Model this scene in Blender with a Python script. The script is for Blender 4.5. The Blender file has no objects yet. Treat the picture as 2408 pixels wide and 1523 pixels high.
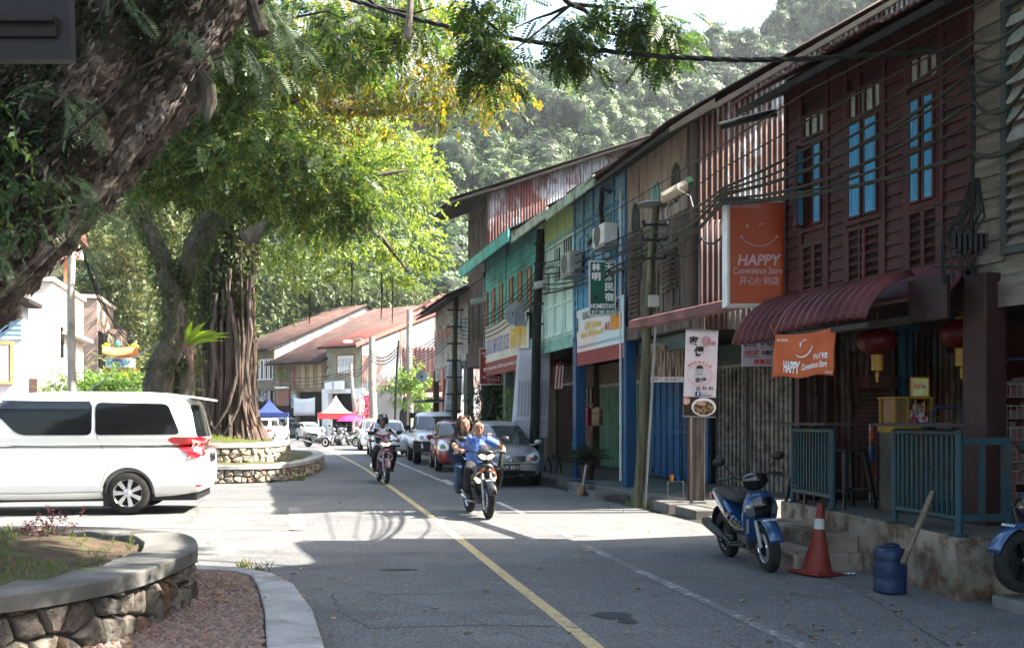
import bpy,bmesh,math,random
import numpy as np
from mathutils import Vector,Matrix
from mathutils.bvhtree import BVHTree
RN=random.Random(11)
NP=np.random.default_rng(5)
S=bpy.context.scene
COL=S.collection
rad=math.radians
# ------------------------------------------------------------------ c
W,F,CX,HY,CH=2408,2341,1204,990,1.49
cam_d=bpy.data.cameras.new('camera');cam_d.lens=35.0;cam_d.sensor_width=36
cam_d.shift_y=(HY-761.5)/W
cam_d.clip_start=.05;cam_d.clip_end=3000
cam=bpy.data.objects.new('camera',cam_d);COL.objects.link(cam)
cam.location=(0,0,CH);cam.rotation_euler=(rad(90),0,0)
S.camera=cam
# ------------------------------------------------------------------ s
SUN_EL=rad(45)
sun_dir=Vector((math.cos(SUN_EL),math.cos(SUN_EL)*.02,math.sin(SUN_EL)))   # towards the sun: over the roofs on the right
wd=bpy.data.worlds.new('World');S.world=wd;wd.use_nodes=True
wn=wd.node_tree;wn.nodes.clear()
sky=wn.nodes.new('ShaderNodeTexSky');sky.sky_type='NISHITA';sky.sun_disc=False
sky.sun_elevation=SUN_EL;sky.sun_rotation=math.atan2(sun_dir.x,sun_dir.y)
sky.air_density=1.4;sky.dust_density=4.0;sky.ozone_density=1.0
bg=wn.nodes.new('ShaderNodeBackground');bg.inputs[1].default_value=.1
wo=wn.nodes.new('ShaderNodeOutputWorld')
wn.links.new(sky.outputs[0],bg.inputs[0]);wn.links.new(bg.outputs[0],wo.inputs[0])
sl=bpy.data.lights.new('sun','SUN');sl.energy=5.0;sl.angle=rad(.5);sl.color=(1,.93,.82)
so=bpy.data.objects.new('sun',sl);COL.objects.link(so)
so.rotation_euler=sun_dir.to_track_quat('Z','Y').to_euler()
S.view_settings.view_transform='Standard';S.view_settings.look='None'
S.view_settings.gamma=1;S.view_settings.exposure=2.68
S.cycles.max_bounces=6;S.cycles.diffuse_bounces=2;S.cycles.glossy_bounces=3
S.cycles.transmission_bounces=4;S.cycles.transparent_max_bounces=6;S.cycles.volume_bounces=0
S.cycles.use_denoising=True
# ------------------------------------------------------------------ p
def at(px,py,Y):return Vector(((px-CX)/F*Y,Y,CH+(HY-py)/F*Y))
def gr(px,py,z=0.0):
 Y=F*(CH-z)/(py-HY);return Vector(((px-CX)/F*Y,Y,z))
# ------------------------------------------------------------------ t
def tag(o,label=None,cat=None,group=None,kind=None):
 if label:o['label']=label
 if cat:o['category']=cat
 if group:o['group']=group
 if kind:o['kind']=kind
 return o
def thing(name,label,cat,loc=(0,0,0),rz=0,group=None):
 o=bpy.data.objects.new(name,None);COL.objects.link(o);o.empty_display_size=.2
 o.location=loc;o.rotation_euler=(0,0,rz)
 return tag(o,label,cat,group)
def kids(o):return[c for c in COL.objects if c.parent==o]
def copy_tree(o,parent=None):
 c=o.copy();COL.objects.link(c)
 if parent:c.parent=parent
 for ch in kids(o):copy_tree(ch,c)
 return c
# ------------------------------------------------------------------ m
class MB:
 def __init__(s):s.v=[];s.f=[];s.mi=[];s.cur=0;s.M=None
 def add(s,vs,fs):
  b=len(s.v)
  if s.M is not None:vs=[s.M@Vector(v)for v in vs]
  s.v+=[tuple(v)for v in vs]
  for f in fs:s.f.append(tuple(i+b for i in f));s.mi.append(s.cur)
  return s
 def box(s,x0,x1,y0,y1,z0,z1):
  return s.add([(x0,y0,z0),(x1,y0,z0),(x1,y1,z0),(x0,y1,z0),(x0,y0,z1),(x1,y0,z1),(x1,y1,z1),(x0,y1,z1)],
                     [(0,3,2,1),(4,5,6,7),(0,1,5,4),(1,2,6,5),(2,3,7,6),(3,0,4,7)])
 def bar(s,a,b,w,h=None,up=(0,0,1)):
  a=Vector(a);b=Vector(b);h=h or w
  d=(b-a).normalized();u=Vector(up)
  if abs(d.dot(u))>.98:u=Vector((1,0,0))
  x=d.cross(u).normalized();y=x.cross(d)
  vs=[p+x*(i*w/2)+y*(j*h/2)for p in(a,b)for i,j in((-1,-1),(1,-1),(1,1),(-1,1))]
  return s.add(vs,[(0,1,2,3),(7,6,5,4),(0,4,5,1),(1,5,6,2),(2,6,7,3),(3,7,4,0)])
 def tube(s,pts,r,n=8,cap=True):
  pts=[Vector(p)for p in pts];m=len(pts)
  rs=r if isinstance(r,(list,tuple))else[r]*m
  vs=[];ref=None
  for i,p in enumerate(pts):
   d=(pts[min(i+1,m-1)]-pts[max(i-1,0)]).normalized()
   if ref is None:ref=d.orthogonal().normalized()
   x=(ref-d*ref.dot(d))
   x=x.normalized()if x.length>1e-6 else d.orthogonal().normalized()
   ref=x;y=d.cross(x)
   vs+=[p+(x*math.cos(6.28318*k/n)+y*math.sin(6.28318*k/n))*rs[i]for k in range(n)]
  fs=[(i*n+k,i*n+(k+1)%n,(i+1)*n+(k+1)%n,(i+1)*n+k)for i in range(m-1)for k in range(n)]
  if cap:fs+=[tuple(range(n))[::-1],tuple((m-1)*n+k for k in range(n))]
  return s.add(vs,fs)
 def lathe(s,prof,n=20,c=(0,0,0),axis='z',caps=True):
  vs=[];m=len(prof);c=Vector(c)
  for r,h in prof:
   for k in range(n):
    a=6.28318*k/n;p=(r*math.cos(a),r*math.sin(a),h)
    if axis=='x':p=(p[2],p[0],p[1])
    if axis=='y':p=(p[1],p[2],p[0])
    vs.append(c+Vector(p))
  fs=[(i*n+k,i*n+(k+1)%n,(i+1)*n+(k+1)%n,(i+1)*n+k)for i in range(m-1)for k in range(n)]
  if caps:fs+=[tuple(range(n))[::-1],tuple((m-1)*n+k for k in range(n))]
  return s.add(vs,fs)
 def prism(s,poly,t0,t1,plane='xz'):
  n=len(poly)
  def q(p,t):return{'xz':(p[0],t,p[1]),'xy':(p[0],p[1],t),'yz':(t,p[0],p[1])}[plane]
  vs=[q(p,t0)for p in poly]+[q(p,t1)for p in poly]
  return s.add(vs,[tuple(range(n)),tuple(range(n,2*n))[::-1]]+[(i,i+n,(i+1)%n+n,(i+1)%n)for i in range(n)])
 def ell(s,c,r,nu=14,nv=9,fn=None):
  vs=[];c=Vector(c);r=r if isinstance(r,(tuple,list))else(r,r,r)
  for j in range(1,nv):
   t=math.pi*j/nv
   for i in range(nu):
    a=6.28318*i/nu;d=Vector((math.sin(t)*math.cos(a),math.sin(t)*math.sin(a),math.cos(t)))
    k=fn(d)if fn else 1
    vs.append(c+Vector((d.x*r[0],d.y*r[1],d.z*r[2]))*k)
  vs+=[c+Vector((0,0,r[2])),c-Vector((0,0,r[2]))];T=len(vs)-2
  fs=[(j*nu+i,(j+1)*nu+i,(j+1)*nu+(i+1)%nu,j*nu+(i+1)%nu)for j in range(nv-2)for i in range(nu)]
  fs+=[(T,i,(i+1)%nu)for i in range(nu)]+[(T+1,(nv-2)*nu+(i+1)%nu,(nv-2)*nu+i)for i in range(nu)]
  return s.add(vs,fs)
 def grid(s,fn,nu,nv,flip=False):
  vs=[fn(i/nu,j/nv)for j in range(nv+1)for i in range(nu+1)]
  fs=[(j*(nu+1)+i,j*(nu+1)+i+1,(j+1)*(nu+1)+i+1,(j+1)*(nu+1)+i)for j in range(nv)for i in range(nu)]
  return s.add(vs,[f[::-1]for f in fs]if flip else fs)
 def loft(s,rings,close=True,cap=True):
  n=len(rings[0]);vs=[p for r in rings for p in r];m=len(rings)
  K=n if close else n-1
  fs=[(i*n+k,i*n+(k+1)%n,(i+1)*n+(k+1)%n,(i+1)*n+k)for i in range(m-1)for k in range(K)]
  if cap:fs+=[tuple(range(n))[::-1],tuple((m-1)*n+k for k in range(n))]
  return s.add(vs,fs)
 def build(s,name,m,parent=None,smooth=False,bevel=0,sub=0,angle=40,solid=0):
  me=bpy.data.meshes.new(name);me.from_pydata(s.v,[],s.f)
  for x in(m if isinstance(m,(list,tuple))else[m]):me.materials.append(x)
  if s.cur or any(s.mi):me.polygons.foreach_set('material_index',s.mi)
  bm=bmesh.new();bm.from_mesh(me);bmesh.ops.recalc_face_normals(bm,faces=bm.faces);bm.to_mesh(me);bm.free()
  if smooth:
   me.shade_smooth()
   if angle<180:me.set_sharp_from_angle(angle=rad(angle))
  o=bpy.data.objects.new(name,me);COL.objects.link(o)
  if parent:o.parent=parent
  if solid:
   q=o.modifiers.new('s','SOLIDIFY');q.thickness=solid;q.offset=0
  if bevel:
   q=o.modifiers.new('b','BEVEL');q.width=bevel;q.segments=2;q.limit_method='ANGLE';q.angle_limit=rad(40)
  if sub:
   q=o.modifiers.new('u','SUBSURF');q.levels=sub;q.render_levels=sub
  return o
def bake(o):
 """apply an object's modifiers to its mesh"""
 dg=bpy.context.evaluated_depsgraph_get();dg.update()
 me=bpy.data.meshes.new_from_object(o.evaluated_get(dg),depsgraph=dg)
 o.modifiers.clear();o.data=me
 return o
def np_mesh(name,V,Fq,m,parent=None,smooth=False):
 """numpy verts (n,3), quads (k,4)"""
 me=bpy.data.meshes.new(name);k=len(Fq);w=Fq.shape[1]
 me.vertices.add(len(V));me.vertices.foreach_set('co',V.astype(np.float32).ravel())
 me.loops.add(k*w);me.loops.foreach_set('vertex_index',Fq.astype(np.int32).ravel())
 me.polygons.add(k);me.polygons.foreach_set('loop_start',np.arange(0,k*w,w,dtype=np.int32))
 me.update(calc_edges=True);me.materials.append(m)
 if smooth:me.shade_smooth()
 o=bpy.data.objects.new(name,me);COL.objects.link(o)
 if parent:o.parent=parent
 return o
_tc={}
def glyphs(st,bold=0):
 key=(st,bold)
 if key not in _tc:
  c=bpy.data.curves.new('t','FONT');c.body=st;c.resolution_u=3;c.offset=bold;c.fill_mode='FRONT'
  o=bpy.data.objects.new('t',c);COL.objects.link(o)
  dg=bpy.context.evaluated_depsgraph_get();dg.update()
  me=bpy.data.meshes.new_from_object(o.evaluated_get(dg),depsgraph=dg)
  bpy.data.objects.remove(o)
  _tc[key]=([tuple(v.co)for v in me.vertices],[tuple(p.vertices)for p in me.polygons])
 return _tc[key]
def words(mb,st,x0,x1,z0,z1,y=-.004,bold=0,slant=0,fn=None):
 """write st into the box x0..x1, z0..z1 of a sign whose face looks along -y"""
 vs,fs=glyphs(st,bold)
 ax=min(v[0]for v in vs);bx=max(v[0]for v in vs);az=min(v[1]for v in vs);bz=max(v[1]for v in vs)
 out=[]
 for v in vs:
  u=(v[0]-ax)/(bx-ax);w=(v[1]-az)/max(bz-az,1e-5)
  p=(x0+u*(x1-x0)+slant*w*(z1-z0),y,z0+w*(z1-z0))
  out.append(fn(p)if fn else p)
 mb.add(out,fs)
# ------------------------------------------------------------------ m
_mc={}
def nt(name):
 m=bpy.data.materials.new(name);m.use_nodes=True
 return m,m.node_tree,m.node_tree.nodes['Principled BSDF']
def node(t,k,**kw):
 n=t.nodes.new(k)
 for a,b in kw.items():
  if a.startswith('i_'):n.inputs[a[2:]].default_value=b
  else:setattr(n,a,b)
 return n
def c4(c):return(c[0],c[1],c[2],1)
def noise(t,sc,st=(1,1,1),det=5,rough=.6,co='Object'):
 tc=node(t,'ShaderNodeTexCoord');mp=node(t,'ShaderNodeMapping');mp.inputs['Scale'].default_value=st
 t.links.new(tc.outputs[co],mp.inputs[0])
 n=node(t,'ShaderNodeTexNoise');n.inputs['Scale'].default_value=sc;n.inputs['Detail'].default_value=det;n.inputs['Roughness'].default_value=rough
 t.links.new(mp.outputs[0],n.inputs['Vector'])
 return n,mp
def ramp(t,src,stops):
 r=node(t,'ShaderNodeValToRGB');e=r.color_ramp.elements
 while len(e)<len(stops):e.new(.5)
 for q,(p,c)in zip(e,stops):q.position=p;q.color=c4(c)if len(c)==3 else c
 t.links.new(src,r.inputs[0]);return r
def mix(t,fac,a,b,mode='MIX'):
 x=node(t,'ShaderNodeMix',data_type='RGBA',blend_type=mode)
 for s,v in((0,fac),(6,a),(7,b)):
  if hasattr(v,'is_output'):t.links.new(v,x.inputs[s])
  else:x.inputs[s].default_value=v if s==0 else c4(v)
 return x.outputs[2]
def deep(c):
 l=max(.004,.3*c[0]+.6*c[1]+.1*c[2]);k=min(1,(l/.2)**.3);return tuple(x*k for x in c)
def mat(name,col,col2=None,sc=3,st=(1,1,1),lo=.38,hi=.62,rough=.7,bump=0,bsc=40,bst=(1,1,1),metal=0,coat=0,
  grime=None,gsc=1.2,gst=(1,1,1),glo=.5,ghi=.75,gam=1,spec=.28,det=5):
 if name in _mc:return _mc[name]
 col=deep(col);col2=deep(col2)if col2 else None;grime=deep(grime)if grime else None
 m,t,p=nt(name)
 p.inputs['Roughness'].default_value=rough;p.inputs['Metallic'].default_value=metal
 p.inputs['Coat Weight'].default_value=coat;p.inputs['Coat Roughness'].default_value=.06
 p.inputs['Specular IOR Level'].default_value=spec
 col2=col2 or tuple(c*.8 for c in col)
 n,_=noise(t,sc,st,det);out=ramp(t,n.outputs[0],[(lo,col),(hi,col2)]).outputs[0]
 if grime:
  g,mp=noise(t,gsc,gst,6,.7);mp.inputs['Location'].default_value=(7.3,2.1,4.4)
  k=ramp(t,g.outputs[0],[(glo,(0,0,0)),(ghi,(gam,gam,gam))])
  out=mix(t,k.outputs[0],out,grime)
 t.links.new(out,p.inputs['Base Color'])
 if bump:
  b,_=noise(t,bsc,bst,4);bn=node(t,'ShaderNodeBump');bn.inputs['Strength'].default_value=bump;bn.inputs['Distance'].default_value=.02
  t.links.new(b.outputs[0],bn.inputs['Height']);t.links.new(bn.outputs[0],p.inputs['Normal'])
 _mc[name]=m;return m
def plain(name,col,rough=.5,metal=0,coat=0,emit=0,spec=.4):
 if name in _mc:return _mc[name]
 col=deep(col)
 m,t,p=nt(name)
 n,_=noise(t,2.5,(1,1,1),6)
 out=ramp(t,n.outputs[0],[(.35,tuple(c*.93 for c in col)),(.65,tuple(min(1,c*1.05)for c in col))])
 t.links.new(out.outputs[0],p.inputs['Base Color'])
 p.inputs['Roughness'].default_value=rough;p.inputs['Metallic'].default_value=metal;p.inputs['Coat Weight'].default_value=coat
 p.inputs['Specular IOR Level'].default_value=spec
 if emit:
  p.inputs['Emission Color'].default_value=c4(col);p.inputs['Emission Strength'].default_value=emit
 _mc[name]=m;return m
def paint(name,col,dust=.12,metal=0):
 """car paint: clear coat, road dust low down"""
 if name in _mc:return _mc[name]
 m,t,p=nt(name);p.inputs['Roughness'].default_value=.32;p.inputs['Coat Weight'].default_value=.8;p.inputs['Coat Roughness'].default_value=.05
 p.inputs['Metallic'].default_value=metal
 n,_=noise(t,3,(1,1,1),7,.7)
 tc=node(t,'ShaderNodeTexCoord');sp=node(t,'ShaderNodeSeparateXYZ');t.links.new(tc.outputs['Object'],sp.inputs[0])
 mr=node(t,'ShaderNodeMapRange');mr.inputs[1].default_value=.15;mr.inputs[2].default_value=.75;mr.inputs[3].default_value=1.6;mr.inputs[4].default_value=.25
 t.links.new(sp.outputs[2],mr.inputs[0])
 mu=node(t,'ShaderNodeMath',operation='MULTIPLY');t.links.new(n.outputs[0],mu.inputs[0]);t.links.new(mr.outputs[0],mu.inputs[1])
 m2=node(t,'ShaderNodeMath',operation='MULTIPLY');m2.inputs[1].default_value=dust*2;t.links.new(mu.outputs[0],m2.inputs[0])
 t.links.new(mix(t,m2.outputs[0],col,(.33,.30,.26)),p.inputs['Base Color'])
 _mc[name]=m;return m
def glass(name,col=(.02,.025,.03),rough=.04,spec=.8):
 if name in _mc:return _mc[name]
 m,t,p=nt(name);p.inputs['Base Color'].default_value=c4(col);p.inputs['Roughness'].default_value=rough
 p.inputs['Specular IOR Level'].default_value=spec
 n,_=noise(t,1.5,(1,1,1),4);r=ramp(t,n.outputs[0],[(.3,(rough,rough,rough)),(.8,(rough+.09,)*3)])
 t.links.new(r.outputs[0],p.inputs['Roughness']);_mc[name]=m;return m
def leafmat(name,stops,trans=.45,rough=.5,gloss=.4):
 if name in _mc:return _mc[name]
 m,t,p=nt(name)
 g=node(t,'ShaderNodeNewGeometry');r=ramp(t,g.outputs['Random Per Island'],stops)
 t.links.new(r.outputs[0],p.inputs['Base Color']);p.inputs['Roughness'].default_value=rough;p.inputs['Specular IOR Level'].default_value=gloss
 tr=node(t,'ShaderNodeBsdfTranslucent');hs=node(t,'ShaderNodeHueSaturation');hs.inputs['Value'].default_value=1.7;hs.inputs['Hue'].default_value=.485;hs.inputs['Saturation'].default_value=1.1
 t.links.new(r.outputs[0],hs.inputs['Color']);t.links.new(hs.outputs[0],tr.inputs[0])
 mx=node(t,'ShaderNodeMixShader');mx.inputs[0].default_value=trans
 t.links.new(p.outputs[0],mx.inputs[1]);t.links.new(tr.outputs[0],mx.inputs[2])
 t.links.new(mx.outputs[0],t.nodes['Material Output'].inputs[0]);_mc[name]=m;return m
def rustmat(name,base=(.42,.44,.46),rust=(.13,.045,.025),amt=.5,panel=.8,painted=None):
 """old corrugated sheet: each sheet rusted differently, black mould and runs down it"""
 if name in _mc:return _mc[name]
 m,t,p=nt(name);p.inputs['Roughness'].default_value=.75;p.inputs['Metallic'].default_value=.15
 tc=node(t,'ShaderNodeTexCoord');mp=node(t,'ShaderNodeMapping');mp.inputs['Scale'].default_value=(0,1/panel,.42)
 t.links.new(tc.outputs['Object'],mp.inputs[0])
 fl=node(t,'ShaderNodeVectorMath',operation='FLOOR');t.links.new(mp.outputs[0],fl.inputs[0])
 wn_=node(t,'ShaderNodeTexWhiteNoise');t.links.new(fl.outputs[0],wn_.inputs[0])
 n1,_=noise(t,1.6,(2.2,1,.45),8,.72)
 ad=node(t,'ShaderNodeMath',operation='MULTIPLY_ADD');ad.inputs[1].default_value=.45;t.links.new(wn_.outputs[0],ad.inputs[0]);t.links.new(n1.outputs[0],ad.inputs[2])
 k=ramp(t,ad.outputs[0],[(.725+(.5-amt)*.6-.05,(0,0,0)),(.725+(.5-amt)*.6+.06,(1,1,1))])
 base_o=ramp(t,noise(t,7,(3,3,.5),5)[0].outputs[0],[(.3,tuple(c*.6 for c in base)),(.6,base)]).outputs[0]
 rr=ramp(t,noise(t,5,(2,2,.6),6)[0].outputs[0],[(.3,tuple(c*.55 for c in rust)),(.62,rust),(.8,(rust[0]*1.9,rust[1]*1.7,rust[2]*1.5))]).outputs[0]
 o=mix(t,k.outputs[0],base_o,rr)
 mo,_=noise(t,3.2,(3,3,.35),8,.75);mk=ramp(t,mo.outputs[0],[(.49,(0,0,0)),(.63,(.9,.9,.9))])
 o=mix(t,mk.outputs[0],o,(.028,.025,.026))
 t.links.new(o,p.inputs['Base Color']);_mc[name]=m;return m
# common materials
TYRE=mat('tyre_rubber',(.018,.018,.019),(.035,.034,.033),sc=8,rough=.85)
BLACK=plain('black_plastic',(.018,.018,.02),.5)
GLOSSK=plain('gloss_black',(.012,.012,.014),.2,coat=.6)
CHROME=plain('chrome',(.75,.76,.78),.15,metal=1)
ALLOY=plain('alloy',(.62,.63,.65),.3,metal=.8)
STEEL=mat('grey_steel',(.3,.31,.32),(.2,.2,.21),rough=.5,metal=.5)
DGLASS=glass('dark_glass',(.006,.007,.008),.05,.3)
CGLASS=glass('car_glass',(.05,.06,.065))
LENS=plain('clear_lens',(.62,.64,.66),.12,coat=1,spec=.8)
REDLENS=plain('red_lens',(.45,.012,.018),.12,coat=1)
AMBER=plain('amber_lens',(.75,.25,.03),.2,coat=1)
LIT=plain('lit_headlamp',(1,.80,.5),.3,emit=.55)
WHITE=plain('white_paint',(.74,.74,.73),.5)
VINYLW=plain('white_vinyl',(.68,.68,.7),.45)
INK=plain('black_ink',(.02,.02,.022),.6)
INKR=plain('red_ink',(.5,.03,.03),.6)
# ================================================================== SETTING: ground, road, markings, pavements
def asphalt(name,a,b,crack=True):
 m,t,p=nt(name);p.inputs['Roughness'].default_value=.82;p.inputs['Specular IOR Level'].default_value=.35
 n1,_=noise(t,.22,(1,1,1),6,.6);o=ramp(t,n1.outputs[0],[(.35,a),(.65,b)]).outputs[0]
 n2,_=noise(t,55,(1,1,1),3,.6);sp=ramp(t,n2.outputs[0],[(.30,(.3,.3,.3)),(.5,(1,1,1)),(.72,(2.1,2.1,2.05))])
 o=mix(t,.9,o,sp.outputs[0],'MULTIPLY')
 n3,_=noise(t,.55,(1,2.2,1),7,.65);st=ramp(t,n3.outputs[0],[(.54,(0,0,0)),(.76,(.7,.7,.7))])
 o=mix(t,st.outputs[0],o,tuple(c*.45 for c in a))
 n4,_=noise(t,2.3,(1,1,1),8,.7);s4=ramp(t,n4.outputs[0],[(.25,(.8,.8,.8)),(.75,(1.2,1.2,1.2))])
 o=mix(t,1,o,s4.outputs[0],'MULTIPLY')
 if crack:
  tc=node(t,'ShaderNodeTexCoord');nz,_=noise(t,1.3,(1,1,1),4);mxv=node(t,'ShaderNodeMix',data_type='VECTOR');mxv.inputs[0].default_value=.22
  t.links.new(tc.outputs['Object'],mxv.inputs[4]);t.links.new(nz.outputs[1],mxv.inputs[5])
  vo=node(t,'ShaderNodeTexVoronoi',feature='DISTANCE_TO_EDGE');vo.inputs['Scale'].default_value=.16;t.links.new(mxv.outputs[1],vo.inputs[0])
  ck=ramp(t,vo.outputs[0],[(.0,(.3,.3,.3)),(.004,(0,0,0))]);o=mix(t,ck.outputs[0],o,(.02,.02,.02))
 t.links.new(o,p.inputs['Base Color'])
 bn=node(t,'ShaderNodeBump');bn.inputs['Strength'].default_value=.35;bn.inputs['Distance'].default_value=.01
 t.links.new(n2.outputs[0],bn.inputs['Height']);t.links.new(bn.outputs[0],p.inputs['Normal']);return m
ASPH=asphalt('asphalt',(.085,.087,.09),(.125,.125,.122))
CONC=mat('concrete',(.155,.15,.14),(.10,.096,.088),sc=2.2,rough=.9,bump=.3,bsc=60,grime=(.07,.075,.06),gsc=1.3,glo=.5,ghi=.72,gam=.8)
CONCL=mat('pale_concrete',(.36,.355,.345),(.26,.255,.245),sc=3,rough=.9,bump=.35,bsc=80,grime=(.1,.1,.085),gsc=2,glo=.52,ghi=.72,gam=.7)
EARTH=mat('earth',(.10,.068,.042),(.05,.036,.022),sc=5,rough=.95,bump=.8,bsc=18,grime=(.07,.085,.03),gsc=2.2,glo=.5,ghi=.62)
GRASSB=mat('grass_base',(.07,.09,.025),(.10,.085,.04),sc=3,rough=.95,bump=.6,bsc=30)
def sheet(name,pts,z,m,kind='structure',th=0):
 mb=MB();n=len(pts);mb.add([(p[0],p[1],z)for p in pts],[tuple(range(n))])
 if th:mb.v=[];mb.f=[];mb.mi=[];mb.prism([(p[0],p[1])for p in pts],z-th,z,'xy')
 return tag(mb.build(name,m),kind=kind)
gm=MB();gm.grid(lambda u,v:(-500+1000*u,-60+760*v,0),8,8)
tag(gm.build('ground',mat('far_ground',(.09,.095,.045),(.06,.07,.03),sc=.2,rough=1)),kind='structure')
sheet('road',[(-60,-20),(9,-20),(9,40),(0,130),(-80,130),(-70,60),(-60,30)],.004,ASPH)
# worn patches of newer tar
TAR=mat('tar_patch',(.05,.05,.053),(.07,.07,.072),sc=4,rough=.85,bump=.3,bsc=90)
def blob(px,py,rx,ry,seed):
 q=random.Random(seed);c=gr(px,py);return[(c.x+rx*math.cos(a)*q.uniform(.8,1.15),c.y+ry*math.sin(a)*q.uniform(.8,1.15))for a in[6.283*k/22 for k in range(22)]]
# painted lines: worn paint
def paintmat(name,col,wear=.5):
 m,t,p=nt(name);p.inputs['Roughness'].default_value=.75
 n,_=noise(t,14,(1,1,1),6,.75);n2,_=noise(t,1.1,(1,1,1),4)
 a=node(t,'ShaderNodeMath',operation='MULTIPLY_ADD');a.inputs[1].default_value=.55;t.links.new(n2.outputs[0],a.inputs[0]);t.links.new(n.outputs[0],a.inputs[2])
 k=ramp(t,a.outputs[0],[(wear+.16,(0,0,0)),(wear+.34,(1,1,1))])
 t.links.new(mix(t,k.outputs[0],col,(.11,.11,.108)),p.inputs['Base Color']);return m
YEL=paintmat('yellow_line_paint',(.47,.355,.17),.64)
WHT=paintmat('white_line_paint',(.42,.42,.40),.42);WH2=paintmat('white_line_paint_new',(.5,.5,.48),.58)
def ribbon(mb,pts,w,z=.008):
 pts=[Vector((p[0],p[1],0))for p in pts];n=len(pts);vs=[]
 for i,p in enumerate(pts):
  d=(pts[min(i+1,n-1)]-pts[max(i-1,0)]).normalized();x=Vector((-d.y,d.x,0))
  vs+=[p+x*w/2+Vector((0,0,z)),p-x*w/2+Vector((0,0,z))]
 mb.add(vs,[(2*i,2*i+1,2*i+3,2*i+2)for i in range(n-1)])
def MNz(x):return math.sin(x*2.3)*.6+math.sin(x*5.1+1)*.4
def resample(pts,k):
 out=[]
 for a,b in zip(pts[:-1],pts[1:]):out+=[a.lerp(b,i/k)for i in range(k)]
 return out+[pts[-1]]
y0=[gr(1470,1578),gr(1400,1523),gr(1300,1442),gr(1200,1364),gr(1100,1284),gr(1000,1204),gr(912,1140),gr(862,1104),gr(822,1082),gr(782,1063)]
mb=MB();ribbon(mb,resample(y0,3),.11);tag(mb.build('yellow_line',YEL),kind='structure')
mb=MB()
e0,e1=gr(1365,1278),gr(1930,1541);d=(e1-e0);L=d.length;d.normalize()
ribbon(mb,resample([e0,e1],8),.11)
tag(mb.build('edge_line',WHT),kind='structure')
mb=MB()
for a,b in(((1045,1128),(1096,1150)),((1168,1180),(1232,1208)),((1255,1226),(1345,1264)),((930,1085),(1062,1140)),((880,1064),(925,1083))):
 ribbon(mb,resample([gr(*a),gr(*b)],3),.1)
tag(mb.build('parking_line',WH2),kind='structure')
mb=MB()
for a,b,w in(((430,1192),(706,1192),.09),((330,1240),(708,1248),.1),((694,1192),(699,1248),.22),((330,1226),(560,1202),.16),((530,1229),(670,1213),.12),((0,1226),(300,1205),.12),
    ((780,1129),(890,1129),.1),((940,1131),(1040,1129),.1),((0,1216),(430,1193),.08)):
 ribbon(mb,resample([gr(*a),gr(*b)],3),w)
tag(mb.build('road_marking',WHT),kind='structure')
mb=MB()
for px,py,rx,ry,sd in((1440,1448,.16,.16,1),(1475,1462,.08,.1,2),(940,1340,.2,.08,3)):
 q=blob(px,py,rx,ry,sd);mb.add([(x,y,.0065)for x,y in q],[tuple(range(len(q)))])
tag(mb.build('tar_patch',TAR),kind='structure')
mb=MB();md=MB()
for pts,w_,q_ in((((780,1395),(800,1440),(870,1477),(1000,1474),(1150,1470),(1312,1473)),.018,mb),(((700,1300),(900,1302),(1100,1300)),.012,mb),(((1880,1340),(1980,1372),(2060,1415),(2150,1470),(2230,1520)),.02,mb),(((860,1398),(1000,1396),(1180,1395),(1330,1398)),.05,md)):
 P=resample([gr(*p)for p in pts],9);P=[p+Vector((MNz(i*.9)*.03,MNz(i*.9+40)*.03,0))for i,p in enumerate(P)];ribbon(q_,P,w_,.0062)
tag(mb.build('road_crack',mat('crack_tar',(.075,.075,.077),(.10,.10,.10),sc=20,rough=.9)),kind='structure');tag(md.build('tar_seam',mat('pale_seam',(.15,.15,.148),(.11,.11,.11),sc=12,rough=.9)),kind='structure')
# right pavement (five-foot way) along the row: facade frame
RA,RB=7.1,.24                # facade line of the row: X = RA - RB * Y
TX,TY=.2334,-.9724            # along the facades towards the camera
NX,NY=.9724,.2334             # into the houses
FRZ=math.atan2(TY,TX)
def fY(px,o=0):return(RA+1.0284*o)/(RB+(px-CX)/F)
def fpt(px,o=0):Y=fY(px,o);return Vector(((px-CX)/F*Y,Y,0))
def fs(s,o=0,z=0):return Vector((RA-TX*s+NX*o,-TY*s+NY*o,z))   # s metres along the row from Y=0
def along(o,s0,s1):return[fs(s0,o),fs(s1,o)]
PAVE=mat('pavement_cement',(.14,.14,.133),(.09,.094,.09),sc=1.5,rough=.9,bump=.2,bsc=50,grime=(.06,.062,.055),gsc=.9,glo=.5,ghi=.75,gam=.8)
GPAVE=mat('green_cement',(.11,.16,.145),(.085,.115,.105),sc=1.5,rough=.75,grime=(.07,.07,.065),gsc=1.4,glo=.5,ghi=.75,gam=.8)
def pave(name,s0,s1,o0,o1,z,m):
 q=[fs(s0,o0),fs(s1,o0),fs(s1,o1),fs(s0,o1)]
 mb=MB();mb.prism([(p.x,p.y)for p in q],-.3,z,'xy');return tag(mb.build(name,m,bevel=.015),kind='structure')
pave('pavement',13.6,17.5,-.35,3.2,.16,PAVE)
pave('pavement',17.51,21.5,-.35,3.2,.18,PAVE)
pave('pavement',21.51,29.0,-.5,3.2,.15,PAVE)
pave('pavement',29.01,49,-.5,3.2,.14,PAVE)
sheet('pavement_green_panel',[fs(18.9,-.3),fs(23.5,-.3),fs(23.5,1.6),fs(18.9,1.6)],.186,GPAVE)
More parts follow.
